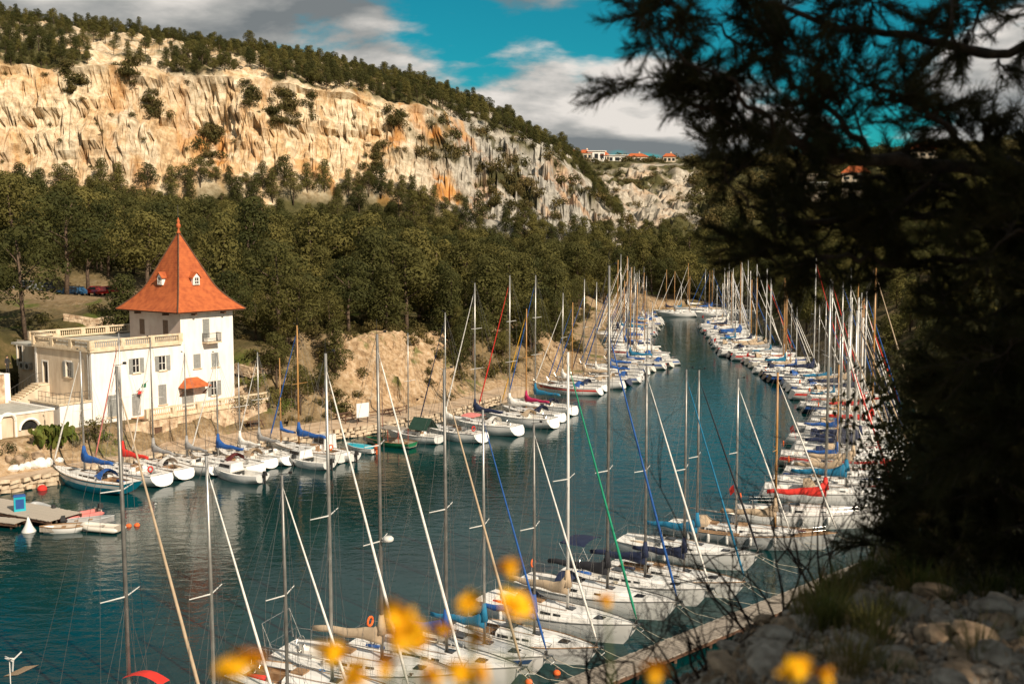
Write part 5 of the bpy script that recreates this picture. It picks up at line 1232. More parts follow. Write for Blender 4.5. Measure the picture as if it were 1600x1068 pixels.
# left quay, nearest part: each boat as seen (column, row of the mast foot, row of the mast top)
LH = head(-0.80, 0.60)
LEFTROW = [
 (132, 731, 548, dict(L=11.2, B=3.1, hull='hull_blue', cover='blue', genoa='white', mastmat='alu', transom='counter', extras=('hood:blue', 'fenders:3', 'teak'), name='sailing_yacht', stripe='spar_white', label='dark teal-blue hulled yacht with blue boom cover by the pier')),
 (192, 720, 520, dict(L=10.2, cover='red', genoa='pink', mastmat='alu', extras=('ring:red', 'wheel'), label='white yacht with red boom cover beside the blue-hulled yacht')),
 (240, 711, 528, dict(L=9.0, cover='grey', genoa='white', mastmat='alu_grey', extras=('teak', 'hood:white'), label='white yacht with grey hanging sail next to the red-covered yacht')),
 (292, 706, 552, dict(L=8.6, cover='grey', genoa=None, mastmat='alu_grey', extras=('outboard:stripe_blue',), label='white yacht with blue outboard motor and grey boom cover')),
 (341, 706, 552, dict(L=9.6, cover='blue', genoa='white', mastmat='alu', extras=('hood:maroon', 'wheel'), label='white yacht with bright blue boom cover and maroon spray hood')),
 (375, 697, 566, dict(L=8.2, cover='white', genoa=None, mastmat='alu', extras=('hood:beige',), label='white yacht with white drooping boom cover near the terrace wall')),
 (405, 692, 550, dict(L=8.6, cover='grey', genoa='white', mastmat='alu', extras=('outboard',), label='white yacht with brown-grey boom cover left of the wooden masts')),
 (467, 688, 508, dict(L=10.4, B=3.0, cover='blue', genoa='blue', mastmat='spar_wood', extras=('teak', 'foremast', 'ring'), transom='plumb', label='white two-masted boat with wooden masts and blue sail covers, left quay')),
 (638, 664, 520, dict(L=7.6, cover='none', genoa=None, mastmat='alu', extras=('tent:darkgreen',), transom='plumb', label='small yacht with dark green ridge tent over its deck')),
 (696, 660, 488, dict(L=9.8, cover='white', genoa='navy', mastmat='alu', extras=('bimini:pink', 'ring:red', 'fenders:3'), label='white yacht with pink bimini and red lifebuoy on the left quay')),
 (742, 650, 442, dict(L=11.0, cover='navy', genoa='white', mastmat='alu', extras=('wheel', 'hood:white'), label='white yacht with navy boom cover right of the pink bimini yacht', spr=2)),
 (796, 640, 430, dict(L=11.2, cover='white', genoa='red', mastmat='alu', extras=('hood:beige', 'wheel'), label='large white yacht with red rolled headsail on the left quay', spr=2)),
 (822, 632, 482, dict(L=9.6, cover='magenta', genoa='yellow', mastmat='spar_wood', extras=('hood:navy',), label='white yacht with magenta boom cover and yellow rolled headsail')),
 (836, 622, 430, dict(L=10.6, cover='teal', genoa='blue', mastmat='alu', extras=('hood:navy',), label='white yacht with turquoise boom cover beside the magenta-covered yacht', spr=2)),
]
lastY = 0
for i, (u, v, vt, kw) in enumerate(LEFTROW):
    xy = place_by_mast(u, v, 1.6); zt = CAMZ + ray(u, vt).z * xy[1] / ray(u, vt).y; lastY = xy[1]
    hdg = LH + 0.05 * math.sin(i * 1.9) + (0.06 if i < 1 else 0)
    sailboat(xy, hdg, Hm=zt, seed=40 + i, lod=0 if i < 3 else 1, lines=False, group='yachts along the left quay', **kw)
# the rest of the left quay, generated along the line of sterns
rngb = random.Random(12)
n = 0
for p, d in along([(13.0, 147.5), (28.5, 183), (27.5, 214), (36, 259), (41, 284)], 3.6, .16, rngb):
    hdg = math.atan2(d.x, -d.y) + rngb.uniform(-.05, .05) if p.y < 190 else math.atan2(.16, -1) + rngb.uniform(-.06, .06)
    dirv = Vector((-d.y, d.x)) ; hdg = head(dirv.x, dirv.y) + rngb.uniform(-.05, .05)
    L_ = rngb.uniform(7.6, 12.0); cv = rngb.choice(COVERS); n += 1; p = p + dirv * rngb.uniform(-.9, 1.3)
    mp_ = p + dirv * (L_ * (.5 + .085)); Hm = rngb.uniform(1.16, 1.58) * L_
    hl = rngb.choice(['gel_white'] * 6 + ['gel_cream', 'hull_navy'])
    sailboat((mp_.x, mp_.y), hdg, L=L_, Hm=Hm, hull=hl, cover=cv, genoa=rngb.choice(['white', 'white', 'beige', 'blue', 'navy', None]), mastmat=rngb.choice(['alu', 'alu', 'spar_white', 'alu_grey', 'spar_wood'] if p.y > 190 else ['alu', 'alu', 'alu', 'spar_wood']), extras=tuple(x for x in (('hood:' + rngb.choice(['navy', 'blue', 'beige']),) if rngb.random() < .5 else ()) + (('outboard',) if rngb.random() < .2 else ())),
             lod=1 if p.y < 190 else 2, seed=100 + n, stripe=rngb.choice([None, None, 'stripe_blue', 'stripe_red', None]), lines=False, frac=rngb.choice([.95, .85]), spr=rngb.choice([1, 1, 2]), group='yachts along the far left quay',
             label='%s yacht, %s, %s past the turquoise-covered yacht up the left quay' % ({'hull_navy': 'navy-hulled', 'gel_cream': 'cream'}.get(hl, 'white'), cover_words(cv), ordinal(n)))
# right row
n = 0
for p, d in along([(20.5, 89), (31.5, 117), (38.5, 140), (39.5, 171), (38.5, 202), (42.5, 231), (47, 268)], 3.6, .16, rngb):
    if n == 0 and p.y < 88: continue
    dirv = Vector((d.y, -d.x)); dirv = (dirv + Vector((.25, .0))).normalized(); hdg = head(dirv.x, dirv.y) + rngb.uniform(-.05, .05)
    L_ = rngb.uniform(7.8, 12.6); cv = rngb.choice(COVERS); n += 1; p = p + dirv * rngb.uniform(-1.0, 1.5)
    if n in (9, 12): cv = 'red'
    elif cv == 'red': cv = 'navy'
    mp_ = p + dirv * (L_ * (.5 + .085)); Hm = rngb.uniform(1.2, 1.62) * L_
    hl = rngb.choice(['gel_white'] * 5 + ['gel_cream', 'hull_navy', 'gel_grey'])
    sailboat((mp_.x, mp_.y), hdg, L=L_, Hm=Hm, hull=hl, cover=cv, genoa=rngb.choice(['white', 'white', 'beige', 'blue', 'navy', 'red']), mastmat=rngb.choice(['alu', 'alu', 'spar_white', 'spar_white', 'spar_wood']), extras=tuple(x for x in (('hood:' + rngb.choice(['navy', 'blue', 'beige']),) if rngb.random() < .5 else ()) + (('ring:orange',) if rngb.random() < .15 else ()) + (('fenders:2',) if rngb.random() < .4 and p.y < 165 else ()) + (('flag:red',) if rngb.random() < .07 else ())),
             lod=1 if p.y < 165 else 2, seed=200 + n, stripe=rngb.choice([None, None, 'stripe_blue', 'stripe_red', None]), lines=False, frac=rngb.choice([.95, .85]), spr=rngb.choice([1, 2]), group='yachts along the right bank',
             label='%s yacht, %s, %s beyond the large red-covered yacht in the right row' % ({'hull_navy': 'navy-hulled', 'gel_cream': 'cream', 'gel_grey': 'grey'}.get(hl, 'white'), cover_words(cv), ordinal(n)))
# head of the inlet: a cluster lying end-on and broadside
n = 0
CLUS = [(45, 296, 2.9), (50, 301, 3.05), (55, 298, 3.1), (60, 304, 2.8), (49, 309, .2), (56, 310, 3.0), (63, 312, .1), (44, 305, 2.7), (52, 316, 3.2), (60, 318, .15), (66, 306, 3.0), (57, 304, .05)]
CLUS.sort(key=lambda c: c[0] / c[1])
for (x, y, a) in CLUS:
    n += 1; L_ = rngb.uniform(7.5, 11); cv = rngb.choice(COVERS)
    sailboat((x, y), a, L=L_, Hm=rngb.uniform(1.0, 1.5) * L_, cover=cv, genoa=rngb.choice(['white', None, 'blue']), mastmat=rngb.choice(['alu', 'spar_white', 'spar_wood']), lod=2, seed=300 + n, lines=False, spr=1, group='boats at the head of the inlet', label='small far white yacht, %s, %s from left at the inlet head' % (cover_words(cv), ordinal(n)))
# ------------------------------------------------------------------ quay, pontoon, pier
mat('quay_paving', (0.40, 0.275, 0.17), (0.56, 0.42, 0.29), 0.95, 0.8, 8, 0.02, 6)
mat('quay_stone', (0.30, 0.21, 0.13), (0.56, 0.45, 0.32), 0.95, 1.5, 8, 0.05, 4)
mat('plank_grey', (0.20, 0.165, 0.13), (0.36, 0.31, 0.255), 0.9, 2.0, 6, 0.004, 20, stretch=(1, 8, 1))
mat('plank_pale', (0.34, 0.29, 0.23), (0.46, 0.40, 0.33), 0.9, 2.0, 6, 0.004, 20, stretch=(1, 8, 1))
mat('rust_red', (0.30, 0.05, 0.03), (0.45, 0.08, 0.04), 0.7, 4)
mat('white_paint', (0.66, 0.64, 0.60), (0.76, 0.74, 0.70), 0.5, 2)
mat('sign_white', (0.72, 0.71, 0.68), (0.78, 0.77, 0.74), 0.6, 2)
mat('skin', (0.42, 0.24, 0.15), (0.48, 0.28, 0.18), 0.6, 5); mat('dark_clothes', (0.018, 0.018, 0.02), (0.04, 0.036, 0.034), 0.9, 6); mat('hair', (0.02, 0.012, 0.008))
Q = [Vector((*p, 0)) for p in ((-100, 50), (-70, 66), (-43.6, 91), (-33.8, 102.5), (-20.4, 114), (-9, 126), (2, 148))]
def offset(pts, d):
    out_ = []
    for i, p in enumerate(pts):
        t_ = (pts[min(i + 1, len(pts) - 1)] - pts[max(i - 1, 0)]).normalized(); out_.append(p + Vector((-t_.y, t_.x, 0)) * d)
    return out_
m = MB(); a, b = offset(Q, -.35), offset(Q, 4.9); n = len(Q)
m.add([(p.x, p.y, 1.14) for p in a] + [(p.x, p.y, 1.17) for p in b], [(k, k + 1, n + k + 1, n + k) for k in range(n - 1)])
m.add([(p.x, p.y, 1.139) for p in a] + [(p.x, p.y, -.6) for p in a], [(k, n + k, n + k + 1, k + 1) for k in range(n - 1)])
qo = tag(m.build('quay', ['quay_paving']), kind='structure')
rngp = random.Random(4); bm_ = []
for v_ in range(4):
    m = MB(); j = lambda: rngp.uniform(-.11, .11); m.hexa([(-.48 + j(), -.3 + j(), -.18), (.48 + j(), -.3 + j(), -.18), (.48 + j(), .25, -.18), (-.48 + j(), .25, -.18)], [(-.46 + j(), -.27 + j(), .14 + j() * .5), (.46 + j(), -.27 + j(), .14 + j() * .5), (.46 + j(), .22, .13), (-.46 + j(), .22, .13)]); bm_.append(m.mesh('coping_stone', 'quay_stone'))
for row, (zz, st_, off) in enumerate(((1.03, .92, -.40), (.62, .8, -.34), (.24, 1.0, -.40))):
    for p, d in along([(q_.x, q_.y) for q_ in offset(Q, off)[1:]], st_, .03, rngp):
        if pix((p.x, p.y, zz))[0] < -20 or p.y > 140: continue
        o = new_obj('stone', bm_[rngp.randrange(4)], qo); o.location = (p.x, p.y, zz + rngp.uniform(-.03, .03)); o.rotation_euler = (rngp.uniform(-.16, .16), rngp.uniform(-.12, .12), math.atan2(d.y, d.x) + rngp.uniform(-.18, .18)); o.location.z += rngp.uniform(-.08, .07)
        o.scale = (rngp.uniform(.6, 1.12), rngp.uniform(.7, 1.2), rngp.uniform(.75, 1.2))
def plank_walk(name, p, q, width, z, label, cat, pitch=.2, matn='plank_grey', piles=3.0):
    """boarded walk from p to q"""
    p, q = Vector((p[0], p[1], 0)), Vector((q[0], q[1], 0)); L_ = (q - p).length; rz = math.atan2(q.y - p.y, q.x - p.x); R = empty(name, (p.x, p.y, 0), rz, label, cat)
    ms = []
    for k in range(3): m = MB(); e1, e2 = rngp.uniform(-.03, .03), rngp.uniform(-.03, .03); m.hexa([(0, -width / 2 + e1, -.05), (pitch - .018, -width / 2 + e1, -.05), (pitch - .018, width / 2 + e2, -.05), (0, width / 2 + e2, -.05)], [(0, -width / 2 + e1, 0), (pitch - .018, -width / 2 + e1, 0), (pitch - .018, width / 2 + e2, 0), (0, width / 2 + e2, 0)]); ms.append(m.mesh('plank', matn))
    for k in range(int(L_ / pitch)):
        o = new_obj('plank', ms[k % 3], R); o.location = (k * pitch, rngp.uniform(-.02, .02), z + rngp.uniform(-.006, .008)); o.rotation_euler = (0, 0, rngp.uniform(-.008, .008))
    for s_ in (-1, 1):
        m = MB(); m.box(0, L_, s_ * (width / 2 - .12) - .06, s_ * (width / 2 - .12) + .06, z - .28, z - .055); m.build('beam', 'dark_wood', R)
        k = 0.5
        while k < L_:
            m = MB(); m.tube([(k, s_ * (width / 2 - .25), -1.2), (k, s_ * (width / 2 - .25), z - .06)], .11, 7); m.build('pile', 'dark_wood', R); k += piles
    return R
pa, pb = PZ(760, 1128, .55), PZ(1450, 846, .55)
plank_walk('wooden_pontoon', (pa.x, pa.y), (pb.x, pb.y), 1.75, .55, 'weathered plank pontoon running diagonally in front of the near yachts', 'pontoon', .24)
pa, pb = PZ(-70, 776, .7), PZ(104, 807, .7)
plank_walk('plank_pier', (pa.x, pa.y), (pb.x, pb.y), 3.0, .7, 'pale plank pier with a blue box at the left edge', 'pier', .26, 'plank_pale', 2.6)
pa, pb = PZ(-70, 803, .55), PZ(34, 813, .55)
plank_walk('plank_landing', (pa.x, pa.y), (pb.x, pb.y), 1.3, .5, 'narrow lower plank landing in front of the pier at left edge', 'landing', .26, 'plank_pale', 2.6)
p = PZ(31, 797, .7); R = empty('service_box', (p.x, p.y, .7), .5, 'bright blue service box standing on the plank pier', 'box')
m = MB(); m.box(-.42, .42, -.32, .32, 0, 1.15); m.build('cabinet', 'hull_turquoise', R); m = MB(); m.hexa([(-.46, -.36, 1.15), (.46, -.36, 1.15), (.46, .36, 1.15), (-.46, .36, 1.15)], [(-.40, -.30, 1.3), (.40, -.30, 1.3), (.40, .30, 1.24), (-.40, .30, 1.24)]); m.build('lid', 'stripe_blue', R); m = MB(); m.box(-.3, .3, -.335, -.322, .2, .95); m.build('door', 'stripe_blue', R)
# ------------------------------------------------------------------ small craft
def open_boat(name, u, v, heading, L, B, hull, inner, label, extras=(), z=0.0):
    p = PZ(u, v, .2); R = empty(name, (p.x, p.y, 0), heading, label, 'boat', 'small boats on the left'); fb = .16 * L * .9 if L < 4 else .62
    rows, S_, wf, sh = hull_shape(L, B, fb, 'plumb', 11); ns = 11; m = MB(); n = 5
    for sgn in (1, -1):
        vs = [(x, sgn * y, z_) for k in range(ns) for (x, y, z_) in [rows[l][k] for l in range(5)]]
        m.add(vs, [(k * n + l, (k + 1) * n + l, (k + 1) * n + l + 1, k * n + l + 1) for k in range(ns - 1) for l in range(n - 1)])
    st = [rows[l][0] for l in range(5)]; m.add(st + [(x, -y, z_) for x, y, z_ in reversed(st)], [tuple(range(10))]); h = m.build('hull', hull, R, True)
    m = MB(); rim = [(x, y, z_) for x, y, z_ in rows[4]]
    for sgn in (1, -1):
        m.add([(x, sgn * y, z_ + .01) for x, y, z_ in rim] + [(x, sgn * y * .82, .12) for x, y, z_ in rim], [(k, k + 1, ns + k + 1, ns + k) for k in range(ns - 1)])
    m.add([(x, y * .82, .12) for x, y, z_ in rim] + [(x, -y * .82, .12) for x, y, z_ in rim], [(k, k + 1, ns + k + 1, ns + k) for k in range(ns - 1)]); m.build('interior', inner, R)
    m = MB()
    for sgn in (1, -1): m.tube([(x, sgn * y, z_ + .02) for x, y, z_ in rim], .04, 5)
    m.build('gunwale', 'teak' if 'teak' in extras else hull, R)
    for f in (.25, .55):
        k = int(f * 10); x, y, z_ = rim[k]; m = MB(); m.box(x - .14, x + .14, -y * .9, y * .9, z_ - .16, z_ - .11); m.build('thwart', 'teak', R)
    for e_ in extras:
        k = e_.split(':')
        if k[0] == 'outboard': outboard(R, -L / 2 - .05, fb, k[1] if len(k) > 1 else 'rubber')
        if k[0] == 'cover':
            m = MB(); m.loft([[(x, yy * y * .98, z_ + .05 + .22 * (1 - yy * yy) * math.sin(math.pi * min(1, .12 + kk / 10))) for yy in (-1, -.5, 0, .5, 1)] for kk, (x, y, z_) in enumerate(rim[:-1])], False, False); m.build('tarpaulin', 'cloth_' + k[1] if 'cloth_' + k[1] in MATS else k[1], R, True)
        if k[0] == 'canopy':
            m = MB(); x0, x1, yy = -L * .32, L * .12, B * .38; m.box(x0, x1, -yy, yy, fb + 1.25, fb + 1.31); o = m.build('canopy', k[1], R); m = MB()
            for x in (x0 + .05, (x0 + x1) / 2, x1 - .05):
                for s_ in (-1, 1): m.tube([(x, s_ * (yy - .04), fb - .1), (x, s_ * (yy - .04), fb + 1.25)], .03, 5)
            m.build('canopy_post', 'rust_red', o)
        if k[0] == 'pole': m = MB(); m.tube([(L * .1, 0, .1), (L * .1, 0, 4.6)], [.05, .025], 6); m.build('mast', 'rust_red', R)
    return R
def outboard(R, x, z, mm):
    m = MB(); m.hexa([(x - .40, -.16, z), (x - .02, -.16, z), (x - .02, .16, z), (x - .40, .16, z)], [(x - .34, -.11, z + .38), (x - .06, -.11, z + .40), (x - .06, .11, z + .40), (x - .34, .11, z + .38)]); m.box(x - .26, x - .10, -.06, .06, -.25, z - .002); m.box(x - .02, x + .1, -.1, .1, z - .2, z + .05); m.build('outboard_motor', mm, R)
def inflatable(u, v, heading, L, B, col, label, motor=True):
    p = PZ(u, v, .25); R = empty('inflatable_dinghy', (p.x, p.y, 0), heading, label, 'dinghy', 'small boats on the left'); r = .2
    m = MB(); y = B / 2 - r; pts = [(-L / 2 - .15, y, .25), (-L / 2 + .1, y, .25), (L * .18, y, .26), (L * .34, y * .8, .32), (L * .44, y * .42, .38), (L * .47, 0, .4), (L * .44, -y * .42, .38), (L * .34, -y * .8, .32), (L * .18, -y, .26), (-L / 2 + .1, -y, .25), (-L / 2 - .15, -y, .25)]
    m.tube(pts, [r * .35] + [r] * 9 + [r * .35], 9); m.build('tube', col, R, True)
    m = MB(); m.box(-L / 2 + .05, L * .36, -y, y, .06, .14); m.build('floor', 'cloth_grey', R); m = MB(); m.box(-L / 2 + .02, -L / 2 + .1, -y, y, .1, .55); m.build('transom', 'plank_pale', R); m = MB(); m.box(-.1, .14, -y, y, .34, .38); m.build('thwart', 'plank_pale', R)
    if motor: outboard(R, -L / 2 + .05, .55, 'rubber')
    return R
def px_head(u0, v0, u1, v1): a, b = PZ(u0, v0, 0), PZ(u1, v1, 0); return head(b.x - a.x, b.y - a.y)
inflatable(67, 795, px_head(95, 802, 45, 783), 3.6, 1.6, 'gel_grey', 'grey inflatable dinghy with black outboard tied beside the pier')
inflatable(122, 806, px_head(160, 797, 95, 810), 3.4, 1.55, 'cloth_pink', 'pink inflatable dinghy at the end of the pier')
open_boat('rowing_boat', 142, 815, px_head(110, 816, 175, 810), 3.4, 1.3, 'gel_grey', 'cloth_grey', 'grey rowing dinghy lying just behind the pink inflatable', ('outboard',))
open_boat('rowing_boat', 99, 826, px_head(125, 822, 70, 826), 3.3, 1.35, 'gel_white', 'plank_pale', 'small white rowing boat with tan inside in front of the pier', ('teak',))
inflatable(158, 824, px_head(185, 826, 130, 822), 3.2, 1.5, 'gel_cream', 'cream inflatable dinghy right of the small white rowing boat', False)
def motorboat(u, v, heading, L, B, label, cab='cuddy', hull='gel_white', mot='rubber'):
    p = PZ(u, v, .4); R = empty('motorboat', (p.x, p.y, 0), heading, label, 'motorboat', 'motorboats on the left quay'); fb = .85
    rows, S_, wf, sh = hull_shape(L, B, fb, 'plumb', 11); ns = 11; m = MB(); n = 5
    for sgn in (1, -1):
        m.add([(x, sgn * y, z_) for k in range(ns) for (x, y, z_) in [rows[l][k] for l in range(5)]], [(k * n + l, (k + 1) * n + l, (k + 1) * n + l + 1, k * n + l + 1) for k in range(ns - 1) for l in range(n - 1)])
    st = [rows[l][0] for l in range(5)]; m.add(st + [(x, -y, z_) for x, y, z_ in reversed(st)], [tuple(range(10))]); m.build('hull', hull, R, True)
    m = MB(); rim = rows[4]
    for k in range(ns - 1):
        for a, b in ((-1, -.72), (-.72, .72), (.72, 1)):
            lo = 0.45 if (a == -.72 and 1 <= k < 5) else 0
            P_ = lambda kk, f: (rim[kk][0], rim[kk][1] * f, rim[kk][2] - lo); m.add([P_(k, a), P_(k + 1, a), P_(k + 1, b), P_(k, b)], [(0, 1, 2, 3)])
            if lo: 
                for f in (a, b): q0, q1 = rim[k], rim[k + 1]; m.add([(q0[0], q0[1] * f, q0[2]), (q1[0], q1[1] * f, q1[2]), (q1[0], q1[1] * f, q1[2] - lo), (q0[0], q0[1] * f, q0[2] - lo)], [(0, 1, 2, 3)])
    m.build('deck', 'deck_white', R)
    x0, x1 = L * .02, L * .30; yy = B * .36; hh2 = .75 if cab == 'cuddy' else 1.55; m = MB(); z0 = fb - .05
    m.hexa([(x0, -yy, z0), (x1 + .5, -yy * .7, z0 + .1), (x1 + .5, yy * .7, z0 + .1), (x0, yy, z0)], [(x0, -yy * .85, z0 + hh2), (x1 - .25, -yy * .6, z0 + hh2 - .1), (x1 - .25, yy * .6, z0 + hh2 - .1), (x0, yy * .85, z0 + hh2)]); c_ = m.build('cabin', 'gel_white', R)
    m = MB(); zz = z0 + hh2 * .45; ze = z0 + hh2 * .85
    for s_ in (-1, 1): m.add([(x0 + .15, s_ * (yy * .945), zz), (x1 * .9 + .1, s_ * (yy * .74), zz), (x1 - .15, s_ * (yy * .68), ze), (x0 + .15, s_ * (yy * .90), ze)], [(0, 1, 2, 3)])
    m.build('window', 'glass_dark', c_)
    m = MB(); m.tube([(x1 + .4, -yy * .6, fb + .1), (x1 + .6, -yy * .6, fb + .6), (L * .47, 0, fb + .75), (x1 + .6, yy * .6, fb + .6), (x1 + .4, yy * .6, fb + .1)], .016, 4); m.build('bow_rail', 'steel', R)
    outboard(R, -L / 2 - .02, fb - .1, mot); return R
motorboat(372, 742, LH + .1, 6.2, 2.3, 'white motorboat in front of the yacht with the maroon spray hood', 'cuddy')
motorboat(480, 721, LH, 6.4, 2.4, 'white motorboat with dark outboard right of the wooden-masted boat', 'cuddy')
motorboat(518, 709, LH, 6.6, 2.4, 'white wheelhouse boat with tall rounded cabin near the notice board', 'wheelhouse')
open_boat('rowing_boat', 563, 702, LH, 4.2, 1.6, 'gel_white', 'deck_white', 'small white boat under a turquoise tarpaulin', ('cover:hull_turquoise', 'outboard:cloth_orange'))
open_boat('fishing_boat', 606, 692, px_head(640, 694, 560, 684), 6.6, 2.3, 'hull_green', 'plank_pale', 'green-hulled wooden fishing boat with canopy frame and red pole', ('teak', 'canopy:plank_grey', 'pole'))
def buoy(u, v, r, mm, label, cone=False):
    p = PZ(u, v, 0); R = empty('mooring_buoy', (p.x, p.y, 0), 0, label, 'buoy'); m = MB()
    prof = [(r * .5, -r * .5), (r * .95, -.1 * r), (r, .2 * r), (r * .9, .6 * r), (r * .55, r * .95), (r * .12, r * 1.1)] if not cone else [(r, -.2 * r), (r * 1.05, .1 * r), (r * .55, .9 * r), (r * .3, 1.6 * r), (r * .12, 2.2 * r)]
    m.lathe(prof, 14); m.build('float', mm, R, True); m = MB(); m.tube([(.09 * math.cos(t_), 0, prof[-1][1] + .06 + .09 * math.sin(t_)) for t_ in [2 * math.pi * j / 8 for j in range(9)]], .018, 4); m.build('ring', 'steel', R)
buoy(66, 765, .42, 'cloth_red', 'red ball buoy by the bow of the blue yacht'); buoy(45, 830, .5, 'white_paint', 'white cone-shaped buoy in front of the pier', True)
buoy(201, 822, .22, 'cloth_orange', 'small orange buoy right of the cream dinghy, left one of two'); buoy(214, 821, .22, 'cloth_orange', 'small orange buoy right of the cream dinghy, right one of two')
buoy(870, 1052, .2, 'cloth_orange', 'small orange float in the water near the pontoon, upper one'); buoy(826, 1066, .2, 'cloth_orange', 'small orange float in the water near the pontoon, lower one')
# ------------------------------------------------------------------ things on the quay and bank
p = PZ(567, 661, 1.15); R = empty('notice_board', (p.x, p.y, 1.15), .75, 'white notice board on posts beside the quay path', 'sign')
m = MB(); m.box(-.85, .85, -.03, .03, .7, 2.3); m.build('panel', 'sign_white', R)
for x in (-.7, .7): m = MB(); m.box(x - .05, x + .05, .035, .11, 0, 2.2); m.build('post', 'dark_wood', R)
def table(u, v, rz, label):
    p = PZ(u, v, 1.15); R = empty('picnic_table', (p.x, p.y, 1.15), rz, label, 'picnic table', 'picnic tables on the quay')
    for k in range(4): m = MB(); m.box(-.95, .95, -.36 + k * .185, -.36 + k * .185 + .17, .72, .76); m.build('board', 'dark_wood', R)
    for s_ in (-1, 1):
        m = MB(); m.box(-.95, .95, s_ * .72 - .13, s_ * .72 + .13, .42, .46); m.build('bench', 'dark_wood', R)
        for x in (-.7, .7): m = MB(); m.bar((x, s_ * .2, .715), (x, s_ * .8, 0), .09, .07); m.build('leg', 'dark_wood', R)
table(398, 668, .8, 'dark wooden picnic table near the terrace wall'); table(538, 655, .8, 'dark wooden picnic table left of the notice board'); table(612, 648, .8, 'dark wooden picnic table right of the notice board')
def rail_fence(pts, label):
    R = empty('rail_fence', (pts[0].x, pts[0].y, pts[0].z), 0, label, 'fence'); o = pts[0]
    for a, b in zip(pts[:-1], pts[1:]):
        for z in (.45, .85): m = MB(); m.bar(a - o + Vector((0, 0, z)), b - o + Vector((0, 0, z)), .06, .09); m.build('rail', 'dark_wood', R)
    for a in pts: m = MB(); m.box(a.x - o.x - .06, a.x - o.x + .06, a.y - o.y - .06, a.y - o.y + .06, 0, 1.0); m.build('post', 'dark_wood', R)
rail_fence([PZ(u_, v_, 1.15) for u_, v_ in ((540, 662), (560, 658), (590, 653), (615, 649), (635, 645))], 'low dark wooden rail fence along the foot of the earth bank')
# stone walls on the slope right of the villa
def rubble_wall(pts, h_, label):
    R = empty('stone_wall', (pts[0].x, pts[0].y, pts[0].z), 0, label, 'wall'); o = pts[0]
    for a, b in zip(pts[:-1], pts[1:]):
        L_ = (b - a).length; d = (b - a) / L_
        for r_ in range(int(h_ / .3)):
            s_ = 0
            while s_ < L_:
                w_ = rngp.uniform(.35, .75); c_ = a - o + d * (s_ + w_ / 2) + Vector((0, 0, .15 + r_ * .3)); m = MB(); sd = Vector((-d.y, d.x, 0)) * rngp.uniform(.2, .28); e_ = d * w_ * .48; hh3 = .145
                j = lambda: Vector((rngp.uniform(-.04, .04), rngp.uniform(-.04, .04), rngp.uniform(-.03, .03)))
                m.hexa([c_ - e_ - sd + j() - Vector((0, 0, hh3)), c_ + e_ - sd + j() - Vector((0, 0, hh3)), c_ + e_ + sd - Vector((0, 0, hh3)), c_ - e_ + sd - Vector((0, 0, hh3))], [c_ - e_ - sd + j() + Vector((0, 0, hh3)), c_ + e_ - sd + j() + Vector((0, 0, hh3)), c_ + e_ + sd + Vector((0, 0, hh3)), c_ - e_ + sd + Vector((0, 0, hh3))]); m.build('stone', 'stone_wall', R); s_ += w_
def gpt(u, v, y0=100):
    g = ground_hit(u, v, y0, 260, .5); return g if g is not None else PZ(u, v, 4)
for pl, h_, lab in (([(366, 592), (392, 590), (418, 586)], 1.2, 'pale dry stone wall among green plants right of the villa'), ([(366, 625), (380, 622)], 1.5, 'short rubble wall at the corner of the villa terrace'), ([(100, 505), (150, 512), (190, 508)], 1.4, 'pale rubble wall on the slope behind the villa roof terrace')):
    rubble_wall([gpt(*q_) - Vector((0, 0, .2)) for q_ in pl], h_, lab)
# parked cars behind the villa
def car(u, v, y, rz, col, label, suv=False):
    p = PY(u, v, y); z = ground_z(p.x, p.y); R = empty('parked_car', (p.x, p.y, z), rz, label, 'car', 'cars parked behind the villa'); hb = 1.75 if suv else 1.45
    prof = [(-2.1, .35), (-2.15, .75), (-1.95, .95 if not suv else 1.05), (-1.55, hb - .05), (.35, hb), (1.0, .98), (1.95, .85), (2.12, .6), (2.1, .35)]
    m = MB(); ws = [.80, .88, .86, .66, .66, .84, .80, .80, .80]; m.add([(x, w_, z_) for (x, z_), w_ in zip(prof, ws)] + [(x, -w_, z_) for (x, z_), w_ in zip(prof, ws)], [tuple(range(9)), tuple(range(17, 8, -1))] + [(k, 9 + k, 9 + (k + 1) % 9, (k + 1) % 9) for k in range(9)]); m.build('body', col, R)
    m = MB()
    for s_ in (-1, 1): m.add([(-1.6, s_ * .86, 1.0), (.85, s_ * .845, 1.0), (.32, s_ * .70, hb - .1), (-1.4, s_ * .70, hb - .12)], [(0, 1, 2, 3)])
    m.add([(.45, .62, hb - .08), (.45, -.62, hb - .08), (1.0, -.76, 1.02), (1.0, .76, 1.02)], [(0, 1, 2, 3)]); m.build('window', 'glass_dark', R)
    for x in (-1.3, 1.3):
        for s_ in (-1, 1): m = MB(); m.lathe([(.1, -.1), (.31, -.1), (.33, -.05), (.33, .06), (.31, .1), (.1, .1)], 12); o = m.build('wheel', 'rubber', R, True); o.location = (x, s_ * .78, .33); o.rotation_euler = (math.pi / 2, 0, 0)
mat('car_white', (0.55, 0.54, 0.52), (0.6, 0.59, 0.57), 0.3, 2, coat=.5); mat('car_blue', (0.03, 0.10, 0.20), None, 0.3, 2, coat=.5); mat('car_red', (0.42, 0.02, 0.015), None, 0.3, 2, coat=.5); mat('car_dark', (0.03, 0.03, 0.035), None, 0.3, 2, coat=.5)
